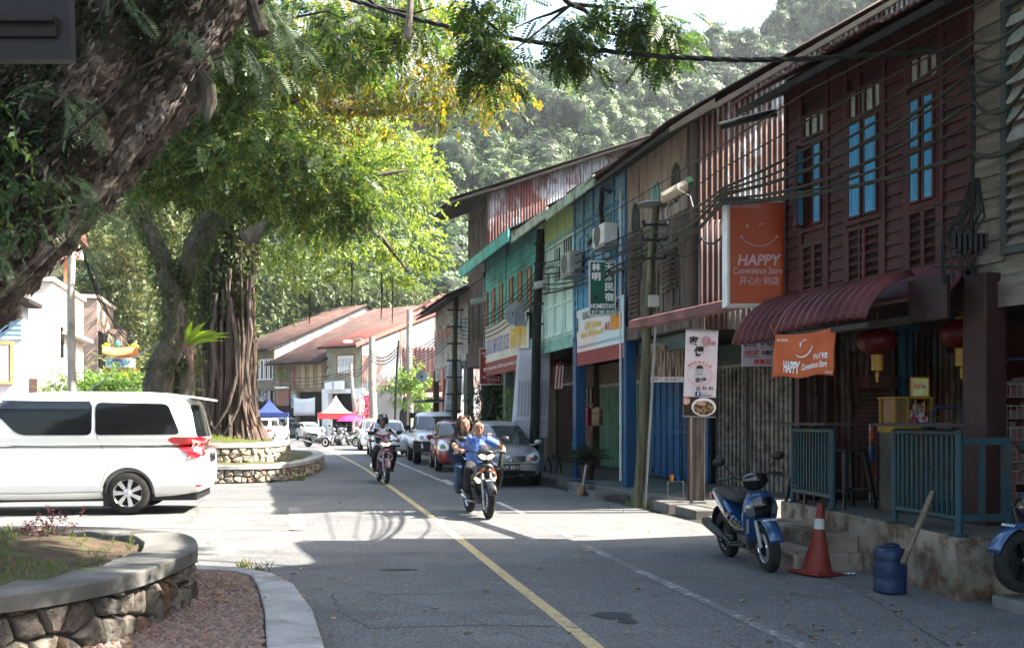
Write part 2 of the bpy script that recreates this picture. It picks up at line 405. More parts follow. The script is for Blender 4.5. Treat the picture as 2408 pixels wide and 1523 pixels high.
# open drain beside it: dark channel edge and slabs
DARK=mat('wet_drain',(.03,.032,.028),(.045,.05,.035),sc=4,rough=.6)
sheet('drain',[fs(13.8,-.85),fs(25.5,-.85),fs(25.5,-.34),fs(13.8,-.34)],.0085,DARK)
mb=MB()
for s0,s1,o0,o1,z in((14.0,15.2,-.75,-.36,.10),(15.6,16.5,-.72,-.36,.15),(16.6,17.4,-.75,-.36,.17),(19.4,20.4,-.9,-.36,.12),(20.6,21.8,-.9,-.36,.06)):
 q=[fs(s0,o0),fs(s1,o0+.05),fs(s1,o1),fs(s0,o1)];mb.prism([(p.x,p.y)for p in q],-.1,z,'xy')
tag(mb.build('drain_edge',CONC,bevel=.02),kind='structure')
# shop platform with steps (red house)
PLAT=mat('stained_plaster',(.27,.22,.175),(.17,.14,.11),sc=2,rough=.9,bump=.3,bsc=30,grime=(.10,.055,.032),gsc=2.6,glo=.47,ghi=.6,gam=.9)
PA,PB=Vector((3.68,8.25,0)),Vector((3.25,12.05,0))
pd=(PB-PA).normalized();pn=Vector((-pd.y,pd.x,0))*-1       # pn: into the shop
if pn.x<0:pn=-pn
def pl(a,b,z=0):p=PA+pd*a+pn*b;return Vector((p.x,p.y,z))
PL=(PB-PA).length
mb=MB();q=[pl(0,0),pl(PL,0),pl(PL,5.5),pl(0,5.5)];mb.prism([(p.x,p.y)for p in q],-.2,.53,'xy')
tag(mb.build('shop_platform',[PLAT],bevel=.012),kind='structure')
mb=MB();q=[pl(.03,.03),pl(PL-.03,.03),pl(PL-.03,5.4),pl(.03,5.4)];mb.prism([(p.x,p.y)for p in q],.5,.534,'xy')
tag(mb.build('platform_floor',PAVE),kind='structure')
mb=MB()
for a0,a1,b0,z in((1.75,3.45,-.36,.36),(1.65,3.75,-.72,.18)):
 q=[pl(a0,b0),pl(a1,b0),pl(a1,-.003),pl(a0,-.003)];mb.prism([(p.x,p.y)for p in q],-.1,z,'xy')
tag(mb.build('shop_steps',PLAT,bevel=.02),kind='structure')
# kerb block in front of the next shop at the right edge of the frame
q=[pl(-.25,.15),pl(-4.5,.25),pl(-4.5,.9),pl(-.25,.9)]
mb=MB();mb.prism([(p.x,p.y)for p in q],-.1,.10,'xy');tag(mb.build('side_kerb',CONC,bevel=.02),kind='structure')
q=[pl(-.2,.9),pl(-6,.9),pl(-6,6),pl(-.2,6)]
mb=MB();mb.prism([(p.x,p.y)for p in q],-.1,.16,'xy');tag(mb.build('side_pavement',PAVE),kind='structure')
# moss along the foot of the platform
# ------------------------------------------------------------------ l
def zpt(px,py,z):return gr(px,py,z)
KO=[zpt(440,1326,.12),zpt(560,1331,.12),zpt(640,1345,.12),zpt(690,1370,.12),zpt(735,1430,.12),zpt(765,1523,.12),Vector((-1.0,5.0,.12)),Vector((-.85,3.6,.12))]
KI=[zpt(430,1335,.12),zpt(545,1339,.12),zpt(590,1350,.12),zpt(606,1375,.12),zpt(622,1430,.12),zpt(628,1523,.12),Vector((-1.36,5.0,.12)),Vector((-1.25,3.6,.12))]
mb=MB();n=len(KO)
for i in range(n-1):
 a,b,c,d_=KO[i],KO[i+1],KI[i+1],KI[i]
 g=(b-a).normalized()*.004
 a,d_=a+g,d_+g
 mb.prism([(a.x,a.y),(b.x,b.y),(c.x,c.y),(d_.x,d_.y)],-.1,.12,'xy')
tag(mb.build('kerb',CONCL,bevel=.015),kind='structure')
def cobbles():
 m,t,p=nt('cobble');p.inputs['Roughness'].default_value=.85
 g=node(t,'ShaderNodeNewGeometry')
 r=ramp(t,g.outputs['Random Per Island'],[(0,(.13,.085,.07)),(.35,(.20,.13,.105)),(.65,(.26,.165,.13)),(.85,(.17,.14,.125)),(1,(.30,.22,.18))])
 n,_=noise(t,30,(1,1,1),5);k=ramp(t,n.outputs[0],[(.3,(.6,.6,.6)),(.7,(1.15,1.15,1.15))])
 t.links.new(mix(t,1,r.outputs[0],k.outputs[0],'MULTIPLY'),p.inputs['Base Color']);return m
inner=[(p.x,p.y)for p in KI]
def inpoly(x,y,P):
 c=False;j=len(P)-1
 for i in range(len(P)):
  if(P[i][1]>y)!=(P[j][1]>y)and x<(P[j][0]-P[i][0])*(y-P[i][1])/(P[j][1]-P[i][1])+P[i][0]:c=not c
  j=i
 return c
cobA=inner+[(-3.2,3.6),(-3.6,9.3)]
sheet('cobble_bed',cobA,.085,EARTH)
q=random.Random(3);mb=MB();rowi=0;yy=4.6
while yy<9.4:
 xx=-3.4+(rowi%2)*.03
 while xx<-1.2:
  x=xx+q.uniform(-.008,.008);y=yy+q.uniform(-.008,.008)+.03*math.sin(x*5)
  if inpoly(x+.02,y,cobA)and inpoly(x-.02,y,cobA)and((x+4.2)/1.72)**2+((y-7.2)/2.0)**2>1:
   a=q.uniform(-.5,.5)+.9;rx,ry,rz=q.uniform(.023,.031),q.uniform(.015,.02),q.uniform(.014,.024)
   ca,sa=math.cos(a),math.sin(a);vs=[]
   for k in range(7):
    an=6.283*k/7;u,v=rx*math.cos(an),ry*math.sin(an);vs.append((x+u*ca-v*sa,y+u*sa+v*ca,.088))
   for k in range(7):
    an=6.283*k/7;u,v=.66*rx*math.cos(an),.66*ry*math.sin(an);vs.append((x+u*ca-v*sa,y+u*sa+v*ca,.088+rz))
   mb.add(vs,[(k,(k+1)%7,7+(k+1)%7,7+k)for k in range(7)]+[tuple(range(7,14))])
  xx+=.052
 yy+=.04;rowi+=1
tag(mb.build('cobbles',cobbles(),smooth=True,angle=180),kind='stuff')
# ================================================================== THE ROW OF SHOPHOUSES ON THE RIGHT
def tint(c,k):return tuple(x*k for x in c)
WOODG=mat('grey_weathered_wood',(.16,.13,.105),(.075,.06,.05),sc=4,st=(5,5,.35),rough=.85,bump=.35,bsc=12,bst=(6,6,.4),grime=(.025,.022,.02),gsc=1.1,gst=(2,2,.5),glo=.5,ghi=.66,gam=.9)
WOODP=mat('pale_weathered_wood',(.34,.27,.205),(.20,.155,.12),sc=4,st=(6,6,.3),rough=.85,bump=.3,bsc=12,bst=(6,6,.4),grime=(.04,.033,.028),gsc=.9,gst=(2.5,2.5,.6),glo=.5,ghi=.64,gam=.9)
WOODB=mat('brown_weathered_wood',(.12,.085,.065),(.055,.04,.033),sc=4,st=(6,6,.3),rough=.85,bump=.3,bsc=12,bst=(6,6,.4),grime=(.02,.018,.017),gsc=.9,gst=(2.5,2.5,.6),glo=.5,ghi=.64,gam=.9)
WOODC=mat('cream_weathered_clapboard',(.20,.17,.135),(.12,.10,.08),sc=3,st=(.6,.6,5),rough=.85,bump=.35,bsc=10,bst=(.6,6,6),grime=(.07,.06,.048),gsc=1.6,gst=(1,1,.7),glo=.48,ghi=.66,gam=.85)
REDW=mat('maroon_wood_paint',(.098,.027,.024),(.072,.02,.018),sc=2.5,rough=.62,bump=.2,bsc=15,bst=(1,1,6),grime=(.04,.017,.018),gsc=1.3,glo=.5,ghi=.7,gam=.8)
REDD=mat('maroon_dark',(.05,.015,.016),(.035,.011,.012),sc=2.5,rough=.55)
BLUEP=mat('bright_blue_paint',(.055,.30,.52),(.05,.24,.44),sc=5,st=(6,6,.4),rough=.6,bump=.25,bsc=10,bst=(6,6,.5),grime=(.16,.34,.45),gsc=4,gst=(3,3,.5),glo=.48,ghi=.66,gam=.8)
BLUE2=mat('pillar_blue_paint',(.008,.085,.21),(.008,.07,.18),sc=2,rough=.5,grime=(.03,.06,.14),gsc=2,glo=.52,ghi=.7,gam=.6)
BLUEW=mat('pale_blue_wood',(.22,.40,.46),(.16,.33,.41),sc=3,st=(.7,.7,3),rough=.65,bump=.2,bsc=12,grime=(.09,.13,.14),gsc=1.2,glo=.46,ghi=.64,gam=.85)
BLUED=mat('mid_blue_wood',(.05,.20,.35),(.04,.16,.30),sc=3,rough=.55,bump=.15,grime=(.05,.09,.13),gsc=1.6,glo=.5,ghi=.7,gam=.6)
MINT=mat('mint_wood_paint',(.50,.66,.60),(.42,.58,.53),sc=3,st=(4,4,.5),rough=.65,bump=.2,grime=(.16,.22,.2),gsc=1.6,gst=(2,2,.7),glo=.52,ghi=.7,gam=.7)
MINTD=mat('mint_trim',(.20,.42,.37),(.16,.34,.3),sc=3,rough=.65,grime=(.10,.13,.12),gsc=2,glo=.5,ghi=.68,gam=.7)
TURQ=mat('turquoise_clapboard',(.075,.42,.40),(.06,.33,.33),sc=3,st=(.7,.7,3),rough=.6,bump=.2,bsc=12,grime=(.05,.12,.11),gsc=.9,gst=(1,1,1.6),glo=.47,ghi=.66,gam=.85)
TURQD=mat('turquoise_trim',(.10,.46,.42),(.08,.36,.34),sc=3,rough=.6,grime=(.03,.05,.045),gsc=3,gst=(2,2,.6),glo=.52,ghi=.66,gam=.85)
ORANGW=mat('orange_brown_wood',(.34,.13,.06),(.25,.09,.045),sc=4,st=(4,4,.5),rough=.6,grime=(.1,.05,.03),gsc=3,glo=.52,ghi=.7,gam=.6)
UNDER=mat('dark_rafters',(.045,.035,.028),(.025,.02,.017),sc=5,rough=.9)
VOID=mat('void_shade',(.02,.017,.015),(.03,.025,.022),sc=2,rough=.9)  # near-black colour painted for the shade in openings and interiors
ROOFM=mat('old_roof_sheet',(.14,.075,.055),(.08,.05,.042),sc=2,rough=.8,grime=(.05,.04,.036),gsc=1,glo=.5,ghi=.7,gam=.8)
RUST1=rustmat('rusty_sheet_brown',amt=.52,panel=1.0)
RUST2=rustmat('rusty_sheet_grey',base=(.40,.43,.47),rust=(.10,.042,.028),amt=.36,panel=.5)
RUST3=rustmat('rusty_sheet_red',base=(.26,.26,.28),rust=(.12,.032,.024),amt=.62,panel=1.05)
RUST4=rustmat('rusty_porch_sheet',base=(.25,.20,.175),rust=(.13,.054,.04),amt=.6,panel=.8)
FROST=mat('old_window_pane',(.34,.35,.31),(.24,.25,.22),sc=6,rough=.25,grime=(.12,.12,.09),gsc=5,glo=.5,ghi=.7,gam=.6)
class House:
 def __init__(s,name,label,cat,pl_,pr_,a=RA,b=RB):
  s.a,s.b=a,b;k=math.hypot(1,b);s.T=Vector((b/k,-1/k,0));s.N=Vector((1/k,b/k,0));s.k=k
  s.P0=s.P(pl_);s.w=(s.P(pr_)-s.P0).length
  s.o=thing(name,label,cat,s.P0,math.atan2(-1,b),'shophouses along the right side of the street')
 def P(s,px,o=0):
  Y=(s.a+o*s.k)/(s.b+(px-CX)/F);return Vector(((px-CX)/F*Y,Y,0))
 def x(s,px,o=0):return(s.P(px,o)-s.P0).dot(s.T)
 def z(s,px,py,o=0):return CH+(HY-py)/F*s.P(px,o).y
 def rect(s,p0,p1,t,b_,o=0):
  c=(p0+p1)/2;return s.x(p0,o),s.x(p1,o),s.z(c,b_,o),s.z(c,t,o)
 def W(s,x,y,z):p=s.P0+s.T*x+s.N*y;return Vector((p.x,p.y,z))
 def B(s,mb,name,m,par=None,**k):return mb.build(name,m,par or s.o,**k)
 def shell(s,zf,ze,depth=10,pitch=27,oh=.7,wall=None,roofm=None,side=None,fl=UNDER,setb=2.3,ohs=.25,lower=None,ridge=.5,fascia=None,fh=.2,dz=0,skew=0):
  """floor slab, side and back walls, gable roof with corrugated sheets, eave overhang oh"""
  w=s.w;tp=math.tan(rad(pitch));zr=ze+tp*depth*ridge;s.zr=zr
  b=MB();b.box(.03,w-.03,.14,depth-.1,zf-.16,zf)
  if skew:b.v=[(x+skew*y*(x<w/2),y,z)for x,y,z in b.v]
  s.B(b,'upper_floor',fl)
  for nm,x0,x1 in(('side_wall',0.02,.1),('side_wall',w-.1,w-.02)):
   b=MB();b.prism([(.13,zf),(depth,zf),(depth,ze+tp*depth*(1-ridge)*.2),(depth*ridge,zr-.05),(.13,ze-.02)],x0,x1,'yz')
   if skew and x0<w/2:b.v=[(x+skew*y,y,z)for x,y,z in b.v]
   s.B(b,nm,side or wall)
   b=MB();b.box(x0,x1,setb,depth,0,zf-.17)
   if skew and x0<w/2:b.v=[(x+skew*y,y,z)for x,y,z in b.v]
   s.B(b,'side_wall',lower or side or wall)
  b=MB();b.box(.11+skew*depth,w-.11,depth-.09,depth-.02,0,ze+.1);s.B(b,'back_wall',wall)
  per=.1;n=int((w+2*ohs)/per*6)
  def sl(y0,z0,y1,z1):
   def fn(u,v):
    y_=y0+(y1-y0)*v;x=-ohs+skew*max(y_,0)+u*(w+2*ohs-skew*max(y_,0));h=.012*math.sin(6.28318*x/per)+.01*math.sin(x*1.7)+dz*(u-.5)
    return(x,y0+(y1-y0)*v+.03*math.sin(int(x/.8)*2.4)*(1-v),z0+(z1-z0)*v+h)
   return fn
  b=MB();b.grid(sl(-oh,ze-oh*tp+.13,depth*ridge,zr+.13),n,2);b.grid(sl(depth+.4,ze-.1,depth*ridge,zr+.135),n//3,2,True)
  s.B(b,'roof',roofm or ROOFM,smooth=True,solid=.012)
  b=MB();b.prism([(-oh+.05,ze-oh*tp+.05),(.1,ze+.08+.1*tp),(.1,ze-.02),(-oh+.05,ze-oh*tp-.03)],-ohs+.03,w+ohs-.03,'yz')
  b.prism([(.1,ze+.05),(depth*ridge,zr+.07),(depth*ridge,zr-.02),(.1,ze-.04)],-ohs+.03,w+ohs-.03,'yz')
  if skew:b.v=[(x+skew*max(y,0)*(x<w/2),y,z)for x,y,z in b.v]
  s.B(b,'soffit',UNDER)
  if fascia:
   b=MB();b.box(-ohs,w+ohs,-oh-.035,-oh+.015,ze-oh*tp-fh+.08,ze-oh*tp+.10);s.B(b,'fascia',fascia)
def clap(mb,x0,x1,z0,z1,pitch,y=0,th=.025):
 n=max(1,round((z1-z0)/pitch));p=(z1-z0)/n
 for i in range(n):
  z=z0+i*p;j=RN.uniform(-.004,.004)
  mb.prism([(y+.02,z),(y-th+j,z+.002),(y-.006,z+p+.012),(y+.02,z+p+.012)],x0,x1,'yz')
def planks(mb,x0,x1,z0,z1,wd,y=0,th=.03,jit=.012):
 x=x0
 while x<x1-.01:
  w=min(wd*RN.uniform(.8,1.2),x1-x);t=RN.uniform(0,jit)
  mb.box(x+.003,x+w-.003,y-t,y+th,z0+RN.uniform(0,jit),z1);x+=w
def slats(mb,x0,x1,z0,z1,pitch=.09,y=-.02,d=.05):
 n=max(2,int((z1-z0)/pitch));p=(z1-z0)/n
 for i in range(n):
  z=z0+i*p;mb.prism([(y-d*.3,z+.005),(y-d*.3-.01,z+.02),(y+d,z+p*.8+.015),(y+d,z+p*.8)],x0,x1,'yz')
def frame(mb,x0,x1,z0,z1,t=.05,y0=-.03,y1=.02):
 mb.box(x0,x0+t,y0,y1,z0,z1);mb.box(x1-t,x1,y0,y1,z0,z1);mb.box(x0+t,x1-t,y0,y1,z0,z0+t);mb.box(x0+t,x1-t,y0,y1,z1-t,z1)
def corr(mb,x0,x1,z0,z1,y=0,per=.09,amp=.012,top=None,along='x'):
 n=max(4,int(abs(x1-x0)/per*6))
 def fn(u,v):
  x=x0+(x1-x0)*u;zt=top(x)if top else z1;h=y+amp*math.sin(6.28318*x/per)
  z=z0+(zt-z0)*v;return(x,h,z)if along=='x'else(h,x,z)
 mb.grid(fn,n,3)
def gate(h,x0,x1,z0,z1,y,m,name='folding_gate',pitch=.085):
 """collapsible shop gate: upright channels, cross rails"""
 g=MB();n=int((x1-x0)/pitch)
 for i in range(n+1):
  x=x0+(x1-x0)*i/n;g.box(x-.022,x+.022,y-.03-.02*(i%2),y+.01,z0,z1-.04)
 k=int((z1-z0)/.24)
 r=MB()
 for i in range(k+1):
  z=z0+.03+i*.24;
  for j in range(0,n,2):
   xa=x0+(x1-x0)*j/n;xb=x0+(x1-x0)*min(j+2,n)/n;r.bar((xa,y-.004,z),(xb,y-.004,z+.03),.02,.012)
 o=h.B(g,name,m);r.build('cross_rail',mat('gate_rail',(.035,.032,.03),(.06,.05,.04),sc=6,rough=.7),o)
 b=MB();b.box(x0-.03,x1+.03,y+.03,y+.06,z0-.02,z1);b.build('backing_sheet',mat('gate_backing',(.05,.048,.045),(.03,.03,.03),sc=2,rough=.8),o)
 t=MB();t.box(x0-.05,x1+.05,y-.04,y+.05,z1-.04,z1+.05);t.build('gate_track',STEEL,o)
 return o
# ------------------------------------------------------------------ H
RD=House('shophouse','maroon clapboard shophouse with bright blue shutters over the orange lightbox corner','house',1850,2292,7.634,.343)
w=RD.w;ZE,ZF=5.62,2.95
RD.shell(ZF,ZE,skew=.34,depth=9,pitch=27,oh=.62,wall=REDW,side=REDW,fascia=None,setb=2.4,roofm=rustmat('maroon_roof_sheet',base=(.2,.08,.07),rust=(.11,.04,.03),amt=.6))
b=MB();b.box(0,w,0,.11,ZF-.1,ZE+.1);RD.B(b,'front_wall',REDD)
bays=[(1888,1950,570,700,338,530,262,322),(1994,2084,528,672,280,508,200,272),(2136,2220,488,640,226,474,122,195)]
xs=[0];b=MB()
bx=[(RD.x(q[0]),RD.x(q[1]))for q in bays]
edges=[(0.0,bx[0][0]),(bx[0][1],bx[1][0]),(bx[1][1],bx[2][0]),(bx[2][1],w)]
for x0,x1 in edges:clap(b,x0+.03,x1-.03,ZF,ZE-.05,.132,-.002,.03)
for x0,x1 in bx:clap(b,x0,x1,5.32,ZE-.05,.132,-.002,.03)
RD.B(b,'clapboards',REDW)
b=MB()
for x0,x1 in bx:
 for x in(x0,x1):b.box(x-.03,x+.03,-.045,0,ZF,ZE)
for x in(.0,w-.05):b.box(x,x+.05,-.045,0,ZF,ZE)
b.box(w*.46,w*.46+.03,-.04,0,ZF,ZE)
b.box(0,w,-.05,0,ZE-.12,ZE+.02);RD.B(b,'battens',REDW)
def pane_row(par,x0,x1,z0,z1,n,m=FROST,fr=REDW):
 f=MB();frame(f,x0,x1,z0,z1,.035,-.04,.0)
 for i in range(1,n):x=x0+(x1-x0)*i/n;f.box(x-.012,x+.012,-.035,0,z0+.035,z1-.035)
 o=f.build('window',fr,par);g=MB();g.box(x0+.03,x1-.03,-.012,-.006,z0+.03,z1-.03);g.build('pane',m,o);return o
for i,(p0,p1,lt,lb,st,sb,tt,tb)in enumerate(bays):
 x0,x1=bx[i];c=(p0+p1)/2;zl0,zl1=RD.z(c,lb),RD.z(c,lt);zs0,zs1=RD.z(c,sb),RD.z(c,st);zt0,zt1=RD.z(c,tb),RD.z(c,tt)
 pane_row(RD.o,x0+.03,x1-.03,zt0,zt1,3+(i==1))
 f=MB();frame(f,x0+.03,x1-.03,zs0-.06,zs1+.06,.05,-.05,.0);xm=(x0+x1)/2
 f.box(x0+.08,x1-.08,-.02,0,zs0-.01,zs1+.01)
 wo_=f.build('window',REDW,RD.o)
 for sx0,sx1,k in((x0+.07,xm-.015,0),(xm+.015,x1-.07,1)):
  sh=MB();frame(sh,sx0,sx1,zs0,zs1,.025,-.07,-.025)
  if i!=1 or k==0:zm=(zs0+zs1)/2;sh.box(sx0+.025,sx1-.025,-.07,-.025,zm-.04,zm+.04)
  if i==0 and k==0:
   Mx=Matrix.Translation((sx0,-.03,0))@Matrix.Rotation(rad(-68),4,'Z')@Matrix.Translation((-sx0,.03,0));sh.v=[tuple(Mx@Vector(v))for v in sh.v]
  so_=sh.build('shutter',REDW,wo_);pn_=MB()
  pn_.box(sx0+.025,sx1-.025,-.06,-.035,zs0+.025,zs1-.025)
  if i==0 and k==0:pn_.v=[tuple(Mx@Vector(v))for v in pn_.v]
  po_=pn_.build('shutter_panel',BLUEP,wo_);tag(po_,'bright blue shutter panel')
  for za,zb_ in((zs0+.06,(zs0+zs1)/2-.06),((zs0+zs1)/2+.06,zs1-.06)):
   rp_=MB();frame(rp_,sx0+.055,sx1-.055,za,zb_,.014,-.066,-.058)
   if i==0 and k==0:rp_.v=[tuple(Mx@Vector(v))for v in rp_.v]
   rp_.build('moulding',BLUEP,wo_)
 f=MB();frame(f,x0+.03,x1-.03,zl0,zl1,.04,-.045,.0);f.box(xm-.025,xm+.025,-.045,0,zl0,zl1);lo_=f.build('vent_louvre',REDW,RD.o)
 l=MB();slats(l,x0+.07,xm-.025,zl0+.04,zl1-.04,.085);slats(l,xm+.025,x1-.07,zl0+.04,zl1-.04,.085);l.build('slat',REDW,lo_)
 v=MB();v.box(x0+.06,x1-.06,-.004,-.001,zl0+.03,zl1-.03);v.build('gap_shade',VOID,lo_)  # flat dark panel painted as the shade behind the slats
 sk=MB();clap(sk,x0+.03,x1-.03,zl1+.005,zs0-.06,.13,-.002,.02);clap(sk,x0+.03,x1-.03,zs1+.06,zt0,.13,-.002,.02);sk.build('clapboards',REDW,RD.o)
# sloping metal skirt and the curved corrugated awning below it
AW=mat('awning_red_sheet',(.17,.05,.055),(.12,.035,.04),sc=3,rough=.45,grime=(.06,.03,.028),gsc=1.6,glo=.5,ghi=.72,gam=.7)
b=MB();x0=RD.x(1868)-.05
b.prism([(-.02,ZF+.12),(-.02,ZF+.08),(-.36,ZF-.28),(-.37,ZF-.25)],-.15,w+.05,'yz');RD.B(b,'metal_skirt',AW)
aw=MB();xa,xb=RD.x(1730,-.9),w*.86;n=int((xb-xa)/.14*8)
def awn(u,v):
 x=xa+(xb-xa)*u;t=v*1.35;h=.034*math.sin(6.28318*x/.14)
 drop=.05*(u<.38)*v+.03*math.sin(x*2.2)*v
 return(x,-.33-math.sin(t)*(.62+h),ZF-.42+math.cos(t)*(.42+h)-.16*v-drop)
aw.grid(awn,n,7);AWN=RD.B(aw,'awning',AW,smooth=True,solid=.008)
b=MB();b.box(xa+.05,xb,-.9,-.86,ZF-.56,ZF-.51);b.box(xa,w,-.34,-.3,ZF-.5,ZF-.42);RD.B(b,'awning_rail',mat('awning_rail',(.06,.05,.045),rough=.7))
b=MB();b.box(xb+.02,w+.1,-.42,-.38,ZF-.5,ZF-.1);RD.B(b,'dark_valance',REDD)
# porch: post, beam, far end wall of rusty sheets, shop front
POST=mat('maroon_post',(.06,.022,.02),(.04,.016,.015),sc=2,st=(3,3,.4),rough=.6,bump=.2)
def zpost(px0,px1,o,zt,m,zb=.53):
 b=MB();b.box(RD.x(px0,o),RD.x(px1,o),o-.0,o+.22,zb,zt);return b
b=MB();xq=RD.x(2338,-.1);b.box(xq-.27,xq,-.2,.05,.5,ZF-.1);RD.B(b,'porch_post',POST,bevel=.012)
b=MB();xq=RD.x(1884,.05);b.box(xq-.09,xq,0.02,.13,.5,ZF-.1);b.box(xq+.1,xq+.16,.3,.4,.5,ZF-.1);RD.B(b,'porch_post',POST)
b=MB();b.box(0,w,-.02,.12,ZF-.36,ZF-.11);RD.B(b,'porch_beam',REDD)
b=MB()
corr(b,.12,1.62,1.75,ZF-.15,0,.1,.014,along='y');corr(b,.10,1.66,.5,1.80,.02,.1,.014,along='y');RD.B(b,'porch_end_wall',RUST4,smooth=True,angle=180,solid=.006)
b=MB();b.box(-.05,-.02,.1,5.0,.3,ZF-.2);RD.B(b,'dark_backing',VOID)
b=MB();corr(b,1.9,4.2,.5,ZF-.15,.05,.1,.014,along='y');RD.B(b,'inner_wall',RUST4,smooth=True,angle=180,solid=.006)
b=MB();
for y in(1.63,1.74):b.box(.06,.14,y,y+.05,.5,ZF-.2)
b.box(.02,.16,1.6,1.9,ZF-.3,ZF-.2);RD.B(b,'blue_door_frame',mat('faded_blue_frame',(.06,.19,.28),(.045,.14,.22),sc=4,rough=.6))
b=MB();b.box(.0,.05,1.8,2.35,.55,ZF-.3);RD.B(b,'dark_doorway',plain('dark_blue_door',(.012,.03,.055),.6))
b=MB();b.box(.03,.3,.98,1.42,1.9,2.06);b.box(.03,.06,1.02,1.42,1.06,1.9);RD.B(b,'hatch',mat('hatch_pink',(.19,.075,.065),(.12,.05,.045),rough=.7))
b=MB()
for i in range(9):
 for j in range(14):
  y,z=1.03+i*.043,1.1+j*.056;b.bar((.075,y,z),(.075,y+.043,z+.028),.005);b.bar((.075,y,z+.028),(.075,y+.043,z),.005)
RD.B(b,'wire_mesh',STEEL)
b=MB();b.box(-.02,w,4.4,4.5,.4,ZF-.15);RD.B(b,'shop_back_wall',mat('shop_back',(.05,.10,.115),(.03,.06,.07),sc=2,rough=.8))
b=MB();b.box(0,w,.13,4.4,ZF-.24,ZF-.18);RD.B(b,'porch_ceiling',mat('porch_ceiling',(.06,.055,.05),(.04,.036,.033),sc=2,rough=.9))
b=MB();b.box(-.3,-.02,-.24,.12,2.72,3.0);b.prism([(-.02,3.16),(-.10,3.13),(-.10,3.0),(-.02,2.98)],-4.3,-.31,'yz');RD.B(b,'gutter',mat('maroon_gutter',(.20,.085,.08),(.11,.05,.05),sc=3,rough=.6))
# black pipe under the eave corner
b=MB();b.tube([(-.15,-.05,5.35),(-.28,-.35,5.28),(-.4,-.72,5.18)],.05,10);RD.B(b,'eave_pipe',BLACK,smooth=True)
# ------------------------------------------------------------------ H
NB=House('shophouse','weathered cream clapboard house with louvred window at the right edge','house',2292,2760,7.634,.343);NB.w=13
w=NB.w;ZE1,ZF1=7.6,2.75
NB.shell(ZF1,ZE1,depth=9,pitch=25,oh=.5,wall=WOODC,side=WOODC,setb=2.6)
b=MB();b.box(0,w,0,.1,ZF1-.1,ZE1);NB.B(b,'front_wall',WOODC)
b=MB();xw=NB.x(2366);clap(b,.02,xw,ZF1,ZE1,.2,-.002,.035);clap(b,2.4,w,ZF1,ZE1,.2,-.002,.035);clap(b,xw,2.4,ZF1,3.0,.2,-.002,.035);clap(b,xw,2.4,5.3,ZE1,.2,-.002,.035);NB.B(b,'clapboards',WOODC)
b=MB();b.box(0,w,-.06,.0,ZF1-.22,ZF1+.02);NB.B(b,'sill_beam',WOODC)
f=MB();frame(f,xw,2.4,3.0,5.3,.06,-.07,0);f.box(xw+.06,2.34,-.07,0,3.92,4.0);wo_=NB.B(f,'window',mat('dark_teal_frame',(.07,.09,.085),(.05,.06,.06)))
l=MB();slats(l,xw+.07,2.33,3.06,3.92,.1,-.05);l.build('slat',WOODC,wo_)
l=MB();slats(l,xw+.07,2.33,4.0,5.22,.17,-.05);l.build('glass_slat',FROST,wo_)
b=MB();b.box(.0,w,2.6,2.7,.1,ZF1-.1);NB.B(b,'shop_wall',mat('teal_shop_wall',(.05,.12,.14),(.03,.08,.1),sc=2,rough=.8))
b=MB();b.box(.02,.26,-.16,.08,.1,ZF1-.1);NB.B(b,'corner_post',POST)
# ------------------------------------------------------------------ H
WH=House('shophouse','bare grey plank house with arched vents and corrugated side wall','house',1475,1640)
w=WH.w;ZF3=WH.z(1560,752);ZE3=6.62
ax=lambda y:ZE3+y*math.tan(rad(31))
WH.shell(ZF3,ZE3,depth=10,pitch=31,oh=.75,wall=WOODG,side=WOODG,ohs=.5,setb=2.4)
b=MB();b.box(0,w,0,.1,ZF3-.05,ZE3+.1);WH.B(b,'front_wall',WOODG)
zmid=WH.z(1560,520)
b=MB();planks(b,0,w,ZF3,zmid,.14,-.03);WH.B(b,'planks',WOODG)
b=MB();planks(b,0,w,zmid-.02,ZE3,.12,-.012,.03,.004);WH.B(b,'upper_planks',WOODP)
b=MB();b.box(-.02,w+.05,-.12,.05,ZF3-.26,ZF3-.0);WH.B(b,'floor_beam',WOODG,bevel=.01)
b=MB();b.box(w-.1,w+.02,-.14,.0,.16,ZE3);WH.B(b,'corner_post',mat('dull_wood_post',(.10,.075,.06),(.06,.046,.038),sc=2,st=(3,3,.3),rough=.8))
for px,pt,pb in((1498,480,560),(1545,430,520),(1593,385,480)):
 xc=WH.x(px);z1,z0=WH.z(px,pt),WH.z(px,pb);hw=.17;hh=(z1-z0)/2;zc=(z0+z1)/2
 f=MB()
 pts=[(xc+hw*math.sin(6.283*k/18),-.035,zc+hh*(math.cos(6.283*k/18)if math.cos(6.283*k/18)>0 else .9*math.cos(6.283*k/18)))for k in range(19)]
 f.tube(pts,.022,6,False)
 for k in range(-2,3):f.bar((xc,-.035,z0+.03),(xc+k*.062,-.035,zc+hh*.8*math.cos(k*.45)),.018)
 o=f.build('arched_vent',MINTD if px==1545 else mat('vent_green',(.09,.11,.085),(.06,.07,.055)),WH.o)
 v=MB();v.prism([(p[0],p[2])for p in pts[:-1]],-.022,-.018);v.build('gap_shade',VOID,o)  # no hole here: dark panel paints the shade inside the vent
for p0,p1,t,b_ in((1487,1510,640,745),(1530,1546,640,735),(1566,1580,590,690),(1580,1600,560,680),(1490,1515,545,660)):
 x0,x1,z0,z1=WH.rect(p0,p1,t,b_);l=MB();slats(l,x0,x1,z0,z1,.085,-.075,.045);l.build('vent_louvre',WOODG,WH.o)
